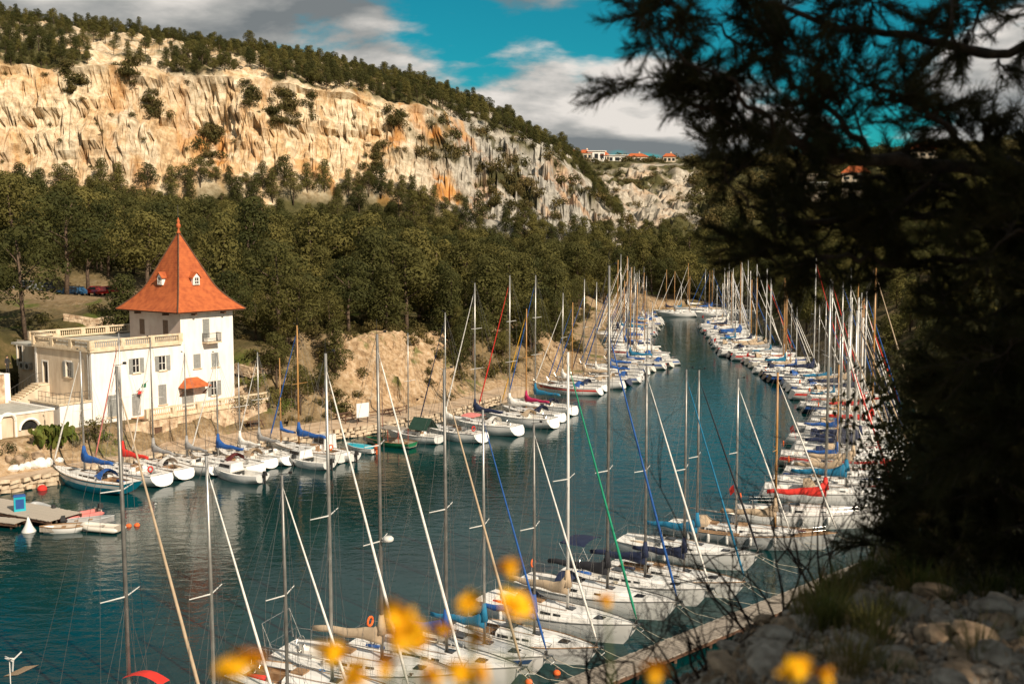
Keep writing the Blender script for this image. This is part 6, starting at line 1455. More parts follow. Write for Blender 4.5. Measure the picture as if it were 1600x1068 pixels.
car(43, 462, 160, 2.9, 'car_white', 'white off-road car parked behind the villa, far left', True); car(66, 458, 163, 2.6, 'car_dark', 'dark grey car parked beside the white off-road car', True); car(112, 466, 160, 2.9, 'car_blue', 'blue car parked behind the villa under the pines'); car(150, 462, 161, 2.4, 'car_red', 'red car parked nearest the tower roof, left one of two'); car(172, 463, 161, 2.6, 'car_red', 'red car parked nearest the tower roof, right one of two')
# person on the garden terrace: one continuous skinned body
def person(loc, rz, label, scale=1.0):
    J = [(0, 0, .95), (0, 0, 1.18), (0, 0, 1.42), (0, .01, 1.52), (0, -.01, 1.62), (0, -.01, 1.72), (.10, 0, .90), (.11, -.02, .50), (.12, 0, .08), (.12, -.14, .03), (-.10, 0, .90), (-.11, -.02, .50), (-.13, .04, .08), (-.13, -.10, .03),
         (.20, 0, 1.40), (.26, -.02, 1.14), (.24, -.16, .95), (.23, -.22, .90), (-.20, 0, 1.40), (-.27, .02, 1.14), (-.27, -.06, .90), (-.27, -.08, .82)]
    E = [(0, 1), (1, 2), (2, 3), (3, 4), (4, 5), (0, 6), (6, 7), (7, 8), (8, 9), (0, 10), (10, 11), (11, 12), (12, 13), (2, 14), (14, 15), (15, 16), (16, 17), (2, 18), (18, 19), (19, 20), (20, 21)]
    rad = [.14, .14, .15, .055, .085, .075, .095, .065, .045, .04, .095, .065, .045, .04, .065, .048, .036, .03, .065, .048, .036, .03]
    me = bpy.data.meshes.new('person'); me.from_pydata(J, E, []); 
    for mm in ('dark_clothes', 'skin'): me.materials.append(MATS[mm])
    o = new_obj('person', me); o.location = loc; o.rotation_euler = (0, 0, rz); o.scale = (scale,) * 3; tag(o, label, 'person')
    sk = o.modifiers.new('skin', 'SKIN')
    for k, r_ in enumerate(rad): me.skin_vertices[0].data[k].radius = (r_, r_ * (.75 if k < 3 else 1))
    me.skin_vertices[0].data[0].use_root = True
    ss_ = o.modifiers.new('smooth', 'SUBSURF'); ss_.levels = 2; ss_.render_levels = 2
    dg = bpy.context.evaluated_depsgraph_get(); dg.update(); ev = o.evaluated_get(dg); nm = bpy.data.meshes.new_from_object(ev); o.modifiers.clear(); o.data = nm; nm.materials.clear()
    for mm in ('dark_clothes', 'skin'): nm.materials.append(MATS[mm])
    for f in nm.polygons:
        c_ = f.center; f.material_index = 1 if (c_.z > 1.5 or (abs(c_.x) > .2 and c_.z < .98 and c_.z > .7)) else 0; f.use_smooth = True
    m = MB(); m.lathe([(.07, -.02), (.095, .03), (.098, .08), (.07, .125), (.02, .14)], 10, (0, .012, 1.64)); h_ = m.build('hair', 'hair', o, True)
    return o
gpw = HO + HA * gt + HB * gs
person((float(gpw[0]), float(gpw[1]), gzt), 1.2, 'person in dark clothes standing on the raised terrace at far left', 1.0)
# plants on the garden slope
def hpt(u, v, zz): return PZ(u, v, zz)
def opuntia(p, s_, label, seed):
    r_ = random.Random(seed); R = empty('prickly_pear', p, r_.uniform(0, 6), label, 'cactus', 'prickly pears below the boathouse'); m = MB(); m.tube([(0, 0, 0), (0, 0, .4 * s_)], [.12, .1], 6); m.build('stem', 'bark', R)
    def pad(c_, d, w_, lvl):
        m = MB(); d = d.normalized(); sd = d.cross(Vector((r_.uniform(-1, 1), r_.uniform(-1, 1), .3))).normalized(); nn = d.cross(sd); h_ = w_ * 1.5
        ring = [c_ + d * (h_ * .5 - h_ * .5 * math.cos(t_)) + sd * (w_ * .5 * math.sin(t_)) for t_ in [2 * math.pi * j / 12 for j in range(12)]]
        m.loft([[q_ + nn * .03 for q_ in ring], [q_ - nn * .03 for q_ in ring]]); m.build('pad', 'green_leaf', R)
        if lvl < 2:
            for _ in range(r_.choice([1, 2, 2, 3])): pad(c_ + d * h_ * .9 + sd * r_.uniform(-.3, .3) * w_, d + Vector((r_.uniform(-.8, .8), r_.uniform(-.8, .8), r_.uniform(0, .5))), w_ * r_.uniform(.8, 1), lvl + 1)
    for _ in range(5): pad(Vector((r_.uniform(-.5, .5), r_.uniform(-.5, .5), .2)), Vector((r_.uniform(-.6, .6), r_.uniform(-.6, .6), 1)), .42 * s_, 0)
for k, (u_, v_, s_) in enumerate(((62, 706, 1.3), (80, 708, 1.5), (96, 704, 1.4), (112, 700, 1.1))):
    p_ = gpt(u_, v_, 85); opuntia(p_ - Vector((0, 0, .1)), s_, ['prickly pear clump nearest the left edge below the cream outbuilding', 'tallest prickly pear clump in the garden', 'prickly pear clump third from the left edge', 'smallest prickly pear clump, nearest the villa corner'][k], 20 + k)
def bush(u, v, sc, mm, label, y0=85, grp=None):
    p_ = gpt(u, v, y0); r_ = random.Random(int(u * 7 + v)); R = empty('garden_bush', p_ - Vector((0, 0, .1)), r_.uniform(0, 6), label, 'bush', grp)
    R.scale = (sc, sc, sc * r_.uniform(.8, 1.1)); new_obj('leaves', LEAFM[mm], R); m = MB()
    for k in range(5): m.tube([(0, 0, -.1), (r_.uniform(-.3, .3), r_.uniform(-.3, .3), .45)], [.035, .012], 4)
    m.build('stem', 'bark', R)
LEAFM = {'g': shrub_mesh(11, 'green_leaf', 9, .13, 45), 'd': shrub_mesh(12, 'pine_foliage', 9, .12, 50), 's': shrub_mesh(13, 'grey_leaf', 9, .12, 45)}
for u_, v_, sc, mm, lab in ((10, 713, 1.5, 'd', 'dark rounded clipped bush at the far left edge'), (38, 722, 1.1, 's', 'grey-leaved low bush left of the prickly pears'), (20, 726, .9, 's', 'small grey bush beside the white stones'), (132, 692, 1.8, 'd', 'dark bush at the foot of the villa corner'), (150, 684, 2.2, 'd', 'large dark bush in front of the villa facade'), (166, 690, 1.6, 'g', 'green bush left of the cellar doors'), (184, 700, 1.2, 'g', 'low green bush by the quay path'), (120, 706, 1.1, 's', 'grey bush beside the smallest prickly pear'),
                         (372, 655, 2.3, 's', 'pale grey-leaved tree-like bush at the end of the terrace wall'), (392, 662, 2.0, 'd', 'dark bush behind the picnic table'), (420, 655, 2.4, 'd', 'dense dark bush right of the picnic table'), (445, 650, 2.2, 'g', 'green bush on the bank behind the wooden masts'), (380, 610, 1.6, 'g', 'bright green bush above the dry stone wall'), (405, 604, 1.8, 'g', 'bright green bush at the right end of the stone wall'), (372, 575, 1.5, 'g', 'green bush beside the tower wall'), (530, 648, 1.6, 'g', 'green bush at the foot of the earth bank'), (515, 640, 1.8, 'd', 'dark bush left of the earth bank'), (700, 628, 1.8, 'd', 'dark bush at the right foot of the earth bank')):
    bush(u_, v_, sc, mm, lab, 88 if u_ < 200 else 100)
def stone_mesh(seed, flat=.7):
    r_ = np.random.RandomState(seed); import bmesh
    bm = bmesh.new(); bmesh.ops.create_icosphere(bm, subdivisions=2, radius=.5)
    for v_ in bm.verts:
        c_ = np.array(v_.co); k = 1 + .28 * perlin(*(c_ * 2.2 + seed * 3.1)) + .12 * perlin(*(c_ * 5 + seed)); v_.co = Vector(c_ * k * np.array((1, .8, flat)))
    me = bpy.data.meshes.new('stone'); bm.to_mesh(me); bm.free(); return me
mat('limestone', (0.15, 0.12, 0.09), (0.38, 0.33, 0.27), 0.9, 2.5, 7, 0.03, 6); mat('limestone_tan', (0.17, 0.115, 0.07), (0.38, 0.27, 0.175), 0.9, 2.5, 7, 0.03, 6)
ST = [stone_mesh(k, .7) for k in range(6)]
for s_ in ST[:3]: s_.materials.append(MATS['white_paint'])
for s_ in ST[3:]: s_.materials.append(MATS['limestone_tan'])
for k, (u_, v_) in enumerate(((22, 737), (34, 735), (44, 733), (54, 731), (65, 729), (76, 727), (94, 722), (14, 728), (30, 728), (60, 722))):
    p_ = gpt(u_, v_, 80); o = new_obj('garden_rock', ST[k % 3] if k < 7 else ST[3 + k % 3]); o.location = p_ + Vector((0, 0, .15)); o.rotation_euler = (k, k * 2.1, k * .7); o.scale = (1.1 + .3 * math.sin(k * 5),) * 3
    tag(o, '%s %s below the prickly pears, %s from the left edge' % (('white painted', 'boulder', ordinal(k + 1)) if k < 7 else ('tan', 'boulder among the white ones', ordinal(k - 6))), 'rock', 'boulders edging the garden')
# ------------------------------------------------------------------ far houses
def far_house(p, rz, w, d, h, roof, label, wall='plaster_white', rh=1.6, nwin=3):
    R = empty('hill_house', p, rz, label, 'house', 'houses on the far hills'); m = MB(); m.box(-w / 2, w / 2, -d / 2, d / 2, -4, h); m.build('wall', wall, R)
    m = MB()
    if roof == 'flat': m.box(-w / 2 - .4, w / 2 + .4, -d / 2 - .6, d / 2 + .4, h, h + .35); m.build('roof', 'plaster_white', R)
    else:
        m.hexa([(-w / 2 - .5, -d / 2 - .5, h), (w / 2 + .5, -d / 2 - .5, h), (w / 2 + .5, d / 2 + .5, h), (-w / 2 - .5, d / 2 + .5, h)], [(-w * .25, -.15, h + rh), (w * .25, -.15, h + rh), (w * .25, .15, h + rh), (-w * .25, .15, h + rh)]); ro_ = m.build('roof', 'roof_tile', R)
        m = MB(); m.box(w * .12, w * .12 + .8, .2, .9, h + .3, h + rh + .9); m.build('chimney', wall, ro_)
    for k in range(nwin):
        x = -w / 2 + w * (k + .5) / nwin; ww = w / nwin * .32; m = MB(); m.box(x - ww, x + ww, -d / 2 - .03, -d / 2 - .005, h * .18, h * .72); m.build('window', 'window_dark', R)
    return R
for k, (g, lab) in enumerate(zip(VILLAS, ('long pale flat-roofed modern villa on the right hill', 'tan house with orange tiled roof and balcony above the pale villa', 'small house with orange roof high on the right hill'))):
    if k == 0:
        R = far_house((g.x, g.y, g.z + 1.5), -.25, 17, 8, 3.2, 'flat', lab, 'plaster_cream', nwin=5); m = MB(); m.box(-4, 5, -3, 3.5, 3.4, 6.2); m.box(-4.5, 5.5, -3.6, 4, 6.21, 6.5); m.build('upper_storey', 'plaster_cream', R)
    else:
        R = far_house((g.x, g.y, g.z + 2), -.3, 10 - k, 8, 5.0, 'tile', lab, 'plaster_cream', 2.6, 3); m = MB(); m.box(-4.6, 4.6, -5.6, -4.02, 1.6, 2.6); m.build('balcony', 'plaster_cream', R)
labs = ['low orange-roofed house at the left end of the plateau skyline', 'red-roofed house beside the white one on the skyline', 'tall white house on the plateau skyline', 'white house with a dark gap of trees to its left', 'wide white house in the middle of the skyline', 'orange-roofed house right of the wide white house on skyline', 'small tan house at the right end of the skyline']
for k, (u_, v_, w, h, roof) in enumerate(((893, 247, 8, 3, 'tile'), (914, 248, 7, 3.6, 'tile'), (931, 249, 10, 5, 'flat'), (944, 250, 5, 3, 'tile'), (964, 252, 12, 3.6, 'flat'), (994, 252, 13, 3, 'tile'), (1045, 252, 7, 3, 'tile'))):
    y = 632; p_ = PY(u_, v_ - 1, y); far_house((p_.x, p_.y, p_.z - 1.0), .1 * math.sin(k * 3), w, 9, h, roof, labs[k], 'plaster_white' if roof == 'flat' else 'plaster_cream', 2.2, 3)
# ------------------------------------------------------------------ foreground: the photographer's rocky slope
EDGE = np.array([(-8, -4), (-3, 0.6), (-1, 2.6), (0.5, 4.4), (1.5, 6.1), (2.9, 8.4), (6, 11), (12, 14)], float)
def front_z(x, y):
    x, y = np.asarray(x, float), np.asarray(y, float); P = np.stack([x.ravel(), y.ravel()], 1)
    d = seg_dist(P, EDGE).reshape(x.shape); sgn = np.interp(x, EDGE[:, 0], EDGE[:, 1]); e_ = np.where(y > sgn, d, -d)
    top = 20.10 - 0.135 * (y - 4) + 0.09 * np.clip(x - 1, -3, 8) * 0.6
    n_ = 0.10 * fbm(x * 0.9, y * 0.9, 2.0, 4) + 0.05 * fbm(x * 3.5, y * 3.5, 1.0, 3)
    return top + n_ - 0.75 * np.clip(e_ + .25, 0, 60) ** 1.04
fx_, fy_ = np.meshgrid(np.arange(-8, 14.01, .09), np.arange(-4, 16.01, .09))
fz_ = front_z(fx_, fy_)
t = NT('scree_soil', 0.95, 0.2); o1 = t.mapping((1, 1, 1)); a = t.noise(o1, 3.5, 7, .65); b = t.noise(o1, 14, 5, .6)
t.color(t.mix(t.ramp(b, [(.4, (0, 0, 0)), (.62, (.8,) * 3)]), t.ramp(a, [(.3, (.045, .032, .018)), (.55, (.12, .085, .052)), (.75, (.22, .17, .12))]), (0.30, 0.25, 0.19))); t.bump(t.math('ADD', a, b), .05, .9)
me = np_mesh('hillside', np.stack([fx_.ravel(), fy_.ravel(), fz_.ravel()], 1), grid_quads(*fx_.shape), 'scree_soil'); tag(new_obj('hillside', me), kind='structure')
RM = [stone_mesh(30 + k, .55 + .1 * (k % 3)) for k in range(7)]
for k, s_ in enumerate(RM): s_.materials.append(MATS['limestone' if k % 3 else 'limestone_tan'])
rs = np.random.RandomState(21)
def front_pts(n, u0=880, u1=1680, v0=840, v1=1080):
    out_ = []
    while len(out_) < n:
        u_, v_ = rs.uniform(u0, u1), rs.uniform(v0, v1)
        ys = np.arange(2.5, 14, .05); pts = [PY(u_, v_, y) for y in ys]; zz = front_z([p.x for p in pts], [p.y for p in pts])
        h_ = [i for i, (p, z) in enumerate(zip(pts, zz)) if p.z <= z]
        if h_: p = pts[h_[0]]; out_.append((p.x, p.y, float(zz[h_[0]])))
    return np.array(out_)
big = front_pts(40, 1000, 1640, 930, 1080)
for k, p in enumerate(big):
    o = new_obj('limestone_rock', RM[k % 7]); s_ = rs.uniform(.09, .23); o.location = (p[0], p[1], p[2] + s_ * .12); o.rotation_euler = (rs.uniform(-.4, .4), rs.uniform(-.4, .4), rs.uniform(0, 6.28)); o.scale = (s_ * rs.uniform(.9, 1.5), s_, s_ * rs.uniform(.6, 1.0))
    tag(o, 'pale angular limestone rock lying in the dappled scree at bottom right', 'rock', 'rocks in the foreground scree')
STONE_C = coll('scree_prototypes', [[x] for x in RM])
sm = front_pts(3000, 860, 1700, 850, 1090)
o = scatter('scree', sm, np.stack([rs.uniform(.02, .10, len(sm)) for _ in range(3)], 1) * np.array((1.2, 1, .8)), rs.uniform(-3, 3, (len(sm), 3)), STONE_C)
tag(o, 'small loose stones covering the slope at bottom right', 'scree', kind='stuff')
# grass tufts
foliage('dry_grass', (0.13, 0.085, 0.03), (0.24, 0.165, 0.06), (0.07, 0.08, 0.02)); foliage('near_grass', (0.035, 0.055, 0.01), (0.08, 0.10, 0.02), (0.16, 0.13, 0.04))
def grass_mesh(seed, mm, n=70, h=.32):
    r_ = np.random.RandomState(seed); V = []; Qd = []
    for k in range(n):
        a = r_.uniform(0, 6.28); b_ = r_.uniform(0, .09); base = np.array((b_ * math.cos(a), b_ * math.sin(a), 0)); L_ = h * r_.uniform(.5, 1.2); tilt = r_.uniform(.1, .8); dr_ = np.array((math.cos(a + r_.uniform(-.7, .7)) * tilt, math.sin(a) * tilt, 1.0)); dr_ /= np.linalg.norm(dr_); w_ = .004
        sd = np.cross(dr_, (0, 0, 1.0)); sd /= np.linalg.norm(sd) + 1e-6; mid = base + dr_ * L_ * .6; tip = base + dr_ * L_ + np.array((dr_[0], dr_[1], -.25)) * L_ * .25; i = len(V)
        V += [base - sd * w_, base + sd * w_, mid + sd * w_ * .8, mid - sd * w_ * .8, tip - sd * .001, tip + sd * .001]; Qd += [(i, i + 1, i + 2, i + 3), (i + 3, i + 2, i + 5, i + 4)]
    return np_mesh('grass_blades', np.array(V), np.array(Qd), mm, False)
GRASS_C = coll('grass_prototypes', [[grass_mesh(1, 'dry_grass')], [grass_mesh(2, 'near_grass')], [grass_mesh(3, 'near_grass', 80, .4)]])
gp_ = np.concatenate([front_pts(75, 1310, 1680, 855, 945), front_pts(26, 1160, 1420, 900, 990), front_pts(12, 1200, 1660, 980, 1075)])
o = scatter('grass_tufts', gp_ - np.array((0, 0, .02)), rs.uniform(.3, .75, len(gp_)), rs.uniform(0, 6.28, len(gp_)), GRASS_C); tag(o, 'dry and green grass tufts growing among the scree at right', 'grass', kind='stuff')
# ------------------------------------------------------------------ the near pine on the right
foliage('near_needles', (0.016, 0.018, 0.006), (0.040, 0.040, 0.012), (0.055, 0.045, 0.016)); mat('near_bark', (0.025, 0.017, 0.011), (0.07, 0.048, 0.032), 0.95, 14, 6, 0.01)
def sprig_mesh(seed, n=110, L_=.24, nl=.075):
    r_ = np.random.RandomState(seed); f = r_.uniform(.12, 1, n); c_ = np.stack([.015 * np.sin(f * 5 + seed), .015 * np.cos(f * 4), f * L_], 1); a = r_.uniform(0, 6.28, n); el = r_.uniform(.25, 1.15, n)
    d = np.stack([np.cos(a) * np.sin(el), np.sin(a) * np.sin(el), np.cos(el)], 1); sd = np.cross(d, r_.normal(size=(n, 3))); sd /= np.linalg.norm(sd, axis=1)[:, None]; ln = nl * r_.uniform(.7, 1.15, n)[:, None]; w_ = .0021
    V = np.stack([c_ - sd * w_, c_ + sd * w_, c_ + d * ln + sd * w_ * .4, c_ + d * ln - sd * w_ * .4], 1).reshape(-1, 3); me_ = np_mesh('sprig_needles%d' % seed, V, np.arange(4 * n).reshape(-1, 4), 'near_needles', False)
    m = MB(); m.tube([(0, 0, 0), (.015 * math.sin(2 + seed), .0, L_ * .5), (.0, 0, L_)], [.004, .003, .0015], 4); return [me_, m.mesh('sprig_stem%d' % seed, 'near_bark')]
SPRIG_C = coll('sprig_prototypes', [sprig_mesh(k) for k in range(4)])
T = empty('pine_tree', (4.9, 6.6, 19.4), 0, 'dark near pine overhanging the right side of the view', 'tree')
TO_ = Vector((4.9, 6.6, 19.4))
rp = random.Random(9); wood = MB(); sprig_p, sprig_r, sprig_s = [], [], []
def wpt(u, v, y): return PY(u, v, y) - TO_
def add_sprig(p, d, s_):
    sprig_p.append(tuple(p)); e_ = d.to_track_quat('Z', 'Y').to_euler(); sprig_r.append((e_.x, e_.y, e_.z)); sprig_s.append(s_)
def rnd(s_=1.0): return Vector((rp.gauss(0, s_), rp.gauss(0, s_), rp.gauss(0, s_)))
def twig(p, d, L_, r0, lvl, sc):
    """a branchlet with side shoots, bent upward a little"""
    n = 4; pts = [p]; dd = d.normalized()
    for k in range(n): dd = (dd + rnd(.16) + Vector((0, 0, .05))).normalized(); pts.append(pts[-1] + dd * L_ / n)
    wood.tube(pts, [r0 * (1 - .75 * k / n) for k in range(n + 1)], 4, False)
    if lvl == 0:
        for k in (1, 2, 3, 4):
            for _ in range(2 if k > 1 and rp.random() < .3 else 1): add_sprig(pts[k], (dd + rnd(.55)).normalized(), sc * rp.uniform(.75, 1.25))
        add_sprig(pts[-1], dd, sc * 1.1); return
    m_ = max(3, int(L_ / .13))
    for j in range(m_):
        f = .22 + .78 * j / m_; q = pts[min(int(f * n), n - 1)].lerp(pts[min(int(f * n) + 1, n)], f * n - int(f * n)); twig(q, (dd * .8 + rnd(.62)).normalized(), L_ * rp.uniform(.32, .5), r0 * .5, lvl - 1, sc)
def limb(pts, r0, r1, step=.16, sl=.75, sc=1.0, start=0.1, lvl=1):
    pts = [Vector(p) for p in pts]; fine = []
    for a, b in zip(pts[:-1], pts[1:]):
        for k in range(5): fine.append(a.lerp(b, k / 5) + rnd(.018))
    fine.append(pts[-1]); n = len(fine); wood.tube(fine, [r0 + (r1 - r0) * k / (n - 1) for k in range(n)], 7)
    L_ = sum((b - a).length for a, b in zip(fine[:-1], fine[1:])); s_ = L_ * start
    while s_ < L_:
        acc = 0
        for a, b in zip(fine[:-1], fine[1:]):
            l_ = (b - a).length
            if acc + l_ >= s_: q = a.lerp(b, (s_ - acc) / l_); dd = (b - a).normalized(); break
            acc += l_
        f = s_ / L_; twig(q, (dd * .55 + rnd(.6) + Vector((0, 0, .12))).normalized(), sl * rp.uniform(.6, 1.15) * (1.05 - .35 * f), r1 + (r0 - r1) * .28 * (1 - f), lvl, sc); s_ += step * rp.uniform(.7, 1.3)
    twig(fine[-1], (fine[-1] - fine[-3]).normalized(), sl * .6, r1, lvl, sc)
wood.tube([(0, 0, -.4), (-.05, .05, 2.0), (.05, 0, 4.5), (.2, -.3, 7.0), (.3, -.9, 9.5)], [.17, .15, .13, .09, .05], 10)
V_ = Vector
limb([V_((0, .02, 2.6)), wpt(1720, 285, 6.1), wpt(1600, 266, 5.9), wpt(1430, 256, 5.7), wpt(1305, 240, 5.5), wpt(1202, 215, 5.4), wpt(1124, 185, 5.3), wpt(1073, 160, 5.3)], .055, .009, .30, .52, .9)
limb([wpt(1249, 230, 5.5), wpt(1185, 175, 5.2), wpt(1124, 120, 5.1), wpt(1064, 85, 5.0)], .018, .006, .27, .45, .85)
limb([wpt(1365, 248, 5.6), wpt(1314, 190, 5.9), wpt(1245, 130, 6.0), wpt(1167, 70, 6.0), wpt(1099, 30, 6.0)], .02, .006, .34, .48, .9)
limb([V_((.03, 0, 3.7)), wpt(1720, 70, 6.2), wpt(1580, 90, 6.0), wpt(1450, 60, 5.8), wpt(1322, 50, 5.7), wpt(1210, 10, 5.6), wpt(1099, -10, 5.6)], .036, .008, .44, .52, .9)
limb([V_((.05, 0, 4.4)), wpt(1680, -60, 6.0), wpt(1500, -30, 5.8), wpt(1339, -40, 5.7), wpt(1202, -50, 5.5), wpt(1090, -20, 5.5)], .032, .008, .40, .52, .9)
limb([wpt(1540, 262, 5.85), wpt(1460, 180, 5.5), wpt(1382, 140, 5.3), wpt(1305, 120, 5.2)], .018, .006, .46, .45, .9)
limb([V_((0, 0, 2.2)), wpt(1700, 330, 6.3), wpt(1520, 330, 6.2), wpt(1382, 335, 6.2), wpt(1279, 345, 6.1), wpt(1193, 330, 6.0), wpt(1150, 300, 6.0)], .034, .007, .27, .46, .95)
limb([V_((0, 0, 1.9)), wpt(1680, 400, 6.0), wpt(1520, 405, 5.9), wpt(1400, 410, 5.9), wpt(1305, 400, 5.9), wpt(1236, 385, 5.9)], .03, .007, .25, .44, .95)
limb([wpt(1500, 285, 6.0), wpt(1374, 280, 6.2), wpt(1271, 268, 6.3), wpt(1185, 258, 6.3)], .015, .006, .30, .4, .9)
for (v0, u1, v1, y) in ((450, 1530, 500, 5.6), (520, 1530, 585, 5.7), (590, 1520, 650, 5.9), (660, 1500, 715, 6.1), (730, 1470, 790, 6.3), (480, 1580, 540, 5.2), (620, 1580, 690, 5.3), (770, 1440, 850, 6.3), (560, 1590, 600, 6.6), (700, 1560, 760, 6.6), (330, 1560, 380, 5.3), (800, 1480, 870, 6.2)):
    limb([V_((0, 0, max(.6, (22.6 - 19.4) - (v0 - 370) / 1670 * 6 + .1))), wpt(1700, v0 - 10, y), wpt((1700 + u1) / 2, (v0 + v1) / 2 - 12, y), wpt(u1, v1, y)], .026, .006, .19, .42, .95)
# unseen limbs added above and behind the camera to shade the near ground
wood.tube([V_((.2, -.3, 7.0)), V_((.4, -2.2, 8.0)), V_((.7, -4.2, 8.3)), V_((.9, -6.2, 8.2))], [.09, .075, .06, .03], 8)
for k in range(30):
    a = k * 2.4; f = (k + .5) / 30; st = V_((.3 + .6 * f, -.8 - 5.2 * f, 7.6 + .5 * math.sin(f * 3))); rr = 2.1 + .9 * math.sin(k * 1.7)
    c_ = V_((.6 + rr * math.cos(a), -4.8 + rr * 1.05 * math.sin(a) , 7.2 + 1.5 * math.sin(k * 2.9))); limb([st, st.lerp(c_, .5) + V_((0, 0, .25)), c_], .03, .009, .22, .75, 2.0, .2)
for k in range(8):
    a = k * 2.4; rr = 1.2 + 1.3 * ((k * 7) % 11) / 11; st = V_((.9, -5.6, 8.0)); c_ = V_((2.7 + rr * math.cos(a), -6.4 + rr * math.sin(a), 5.9 + .9 * math.sin(k * 2.9))); limb([st, st.lerp(c_, .5) + V_((0, 0, .2)), c_], .03, .009, .24, .7, 2.0, .3)
wood.build('trunk', 'near_bark', T, True)
o = scatter('crown', np.array(sprig_p), np.array(sprig_s), np.array(sprig_r), SPRIG_C, T); o['kind'] = 'stuff'
print('sprigs', len(sprig_p))
# shaded evergreen bushes behind the rocks
NB = shrub_mesh(40, 'near_needles', 12, .034, 560)
for k, (u_, v_, y, sc) in enumerate(((1455, 866, 9.0, 1.4), (1530, 850, 9.2, 2.2), (1610, 840, 9.4, 2.6), (1500, 830, 11.0, 3.0), (1600, 800, 11.6, 3.6))):
    p_ = PY(u_, v_, y); R = empty('evergreen_bush', (p_.x, p_.y, float(front_z(p_.x, p_.y)) - .1), k, 'dark evergreen bush in the shade behind the scree, %s from the left' % ordinal([1, 3, 5, 2, 4][k]), 'bush', 'bushes behind the scree'); R.scale = (sc * .8, sc * .8, sc * 1.05); new_obj('leaves', NB, R)
    m = MB(); [m.tube([(0, 0, -.1), (rp.uniform(-.3, .3), rp.uniform(-.3, .3), .5)], [.02, .008], 4) for _ in range(6)]; m.build('stem', 'near_bark', R)
# bare shrub in front of the pontoon
mat('twig', (0.022, 0.015, 0.012), (0.06, 0.04, 0.03), 0.9, 20)
def bare_shrub(u, v, y, hgt, seed, label, lean=(-.2, 0)):
    r_ = random.Random(seed); p_ = PY(u, v, y); R = empty('bare_shrub', p_ - Vector((0, 0, .15)), 0, label, 'shrub', 'leafless shrubs on the slope'); m = MB()
    def br(p, d, L_, r0, lvl):
        n = 4; pts = [p]
        for k in range(n): d = (d + Vector((r_.gauss(0, .17), r_.gauss(0, .17), r_.gauss(.02, .14)))).normalized(); pts.append(pts[-1] + d * L_ / n)
        m.tube(pts, [max(.0012, r0 * (1 - .6 * k / n)) for k in range(n + 1)], 4, False)
        if lvl <= 0: return
        for j in range(r_.choice([2, 3, 3])): q = pts[r_.choice([1, 2, 3, 4])]; br(q, (d + Vector((r_.gauss(0, .55), r_.gauss(0, .45), r_.gauss(.0, .45)))).normalized(), L_ * r_.uniform(.45, .8), r0 * .55, lvl - 1)
    for k in range(7): br(Vector((r_.uniform(-.15, .15), r_.uniform(-.1, .1), 0)), Vector((r_.gauss(lean[0], .42), r_.gauss(lean[1], .3), 1)).normalized(), hgt * r_.uniform(.32, .52), .011, 4)
    m.build('branches', 'twig', R)
bare_shrub(1215, 985, 7.4, 1.9, 1, 'leafless dark shrub right of the pontoon, tallest of three', (-.25, 0)); bare_shrub(1090, 1060, 6.2, 1.1, 2, 'leafless dark shrub at the bottom edge left of the scree', (-.3, 0)); bare_shrub(1320, 930, 7.9, 1.7, 3, 'leafless dark shrub in front of the shaded bushes', (-.35, 0)); bare_shrub(960, 1090, 5.6, .8, 4, 'small leafless shrub at the lower end of the pontoon', (-.2, 0))
# yellow flowers close to the lens
t = NT('petal', .6, .2); t.color(t.ramp(t.noise(t.mapping((1, 1, 1)), 60, 3), [(.3, (.74, .33, .003)), (.7, (.90, .50, .008))])); t.b.inputs['Subsurface Weight'].default_value = 0.0
mat('flower_stem', (0.05, 0.075, 0.015), (0.10, 0.12, 0.03), .7, 20)
def flower_mesh(seed):
    r_ = random.Random(seed); m = MB()
    for ring, n, tl, L_ in ((0, 9, .35, .020), (1, 8, .75, .017), (2, 6, 1.15, .012)):
        for k in range(n):
            a = 2 * math.pi * (k + .5 * ring) / n + r_.uniform(-.1, .1); d = Vector((math.cos(a) * math.cos(tl), math.sin(a) * math.cos(tl), math.sin(tl))); sd = Vector((-math.sin(a), math.cos(a), 0)); L2 = L_ * r_.uniform(.85, 1.15); w_ = .0055; up = Vector((0, 0, .003))
            m.add([-sd * .002, sd * .002, d * L2 * .55 + sd * w_ + up, d * L2 * .55 - sd * w_ + up, d * L2 + sd * w_ * .5, d * L2 - sd * w_ * .5], [(0, 1, 2, 3), (3, 2, 4, 5)])
    m.lathe([(.002, -.008), (.006, -.004), (.006, .001), (.003, .004)], 8); return m.mesh('flower', 'petal')
FM = [flower_mesh(k) for k in range(3)]
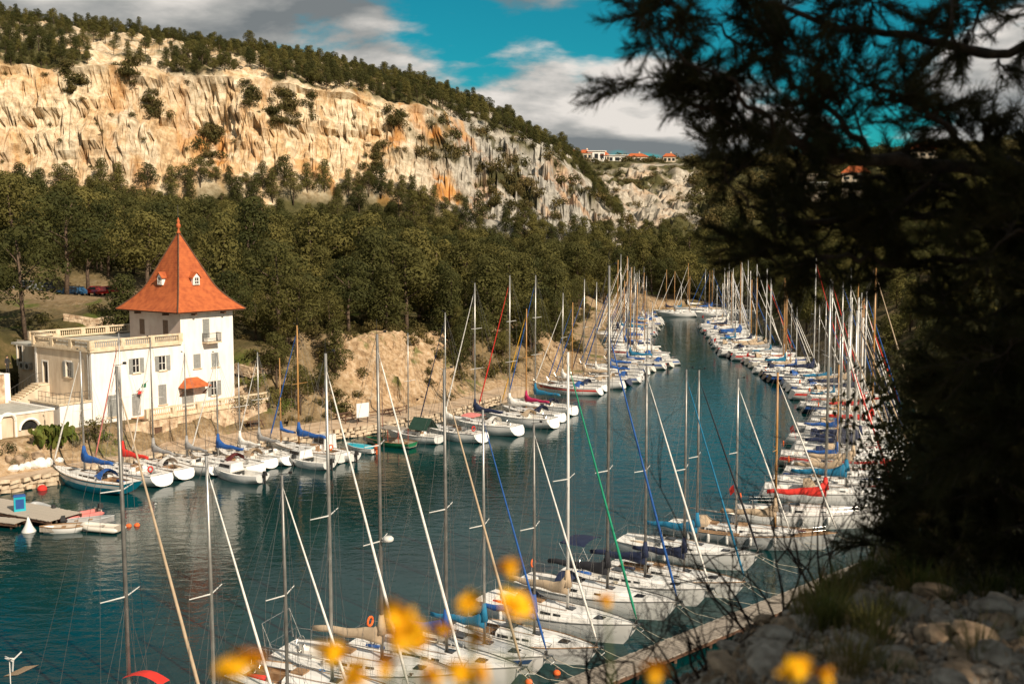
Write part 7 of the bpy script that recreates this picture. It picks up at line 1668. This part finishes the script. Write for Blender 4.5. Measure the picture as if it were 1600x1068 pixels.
FL = [(798, 893, 1.25), (612, 965, 1.1), (640, 985, 1.1), (655, 1005, 1.15), (735, 945, 1.3), (800, 948, 1.2), (826, 955, 1.3), (741, 1000, 1.25), (378, 1040, 1.0), (360, 1052, 1.05), (400, 1035, 1.1), (519, 1026, 1.15), (948, 941, 1.5), (1022, 1057, 1.15), (1246, 1052, 1.2), (1292, 1062, 1.25), (600, 1045, 1.1), (665, 1058, 1.1), (715, 1056, 1.05), (745, 1052, 1.15), (560, 1060, 1.1), (690, 990, 1.3), (622, 1002, 1.0)]
plants = {}
for k, (u_, v_, y) in enumerate(FL):
    g_ = 0 if u_ < 470 else 1 if u_ < 700 else 2 if u_ < 900 else 3 if u_ < 1130 else 4
    if g_ not in plants:
        base = PY((378, 600, 760, 985, 1265)[g_], 1500, 1.2); base.z = 20.2; plants[g_] = (empty('flowering_broom', base, 0, ('yellow flowering broom stem at bottom left, blurred close to the lens', 'yellow flowering broom left of centre bottom, the fullest one', 'yellow flowering broom in the middle bottom with one high bloom', 'yellow flowering broom with two blooms over the pontoon', 'yellow flowering broom over the scree at bottom right')[g_], 'flowers', 'blurred yellow flowers'), base)
    R, base = plants[g_]; p_ = PY(u_, v_, y) - base; o = new_obj('flower', FM[k % 3], R); o.location = p_; o.rotation_euler = (rp.uniform(.2, 1.2), rp.uniform(-.6, .6), rp.uniform(0, 6)); s_ = rp.uniform(.85, 1.2); o.scale = (s_,) * 3
    for q_ in range(3): m = MB(); f_ = rp.uniform(.75, .97); c_ = p_ * f_; dd = Vector((rp.uniform(-1, 1), rp.uniform(-.5, .5), rp.uniform(.2, .9))).normalized() * rp.uniform(.02, .035); sd = Vector((.004, .002, 0)); m.add([c_ - sd * .3, c_ + sd * .3, c_ + dd * .5 + sd, c_ + dd, c_ + dd * .5 - sd], [(0, 1, 2, 3, 4)]); m.build('leaf', 'flower_stem', R)
    m = MB(); mid = Vector((p_.x * .6 + rp.uniform(-.03, .03), p_.y * .5, p_.z * .55)); m.tube([(0, 0, -.1), mid, p_ - Vector((0, 0, .004))], [.004, .003, .0018], 4); m.build('stem', 'flower_stem', R)
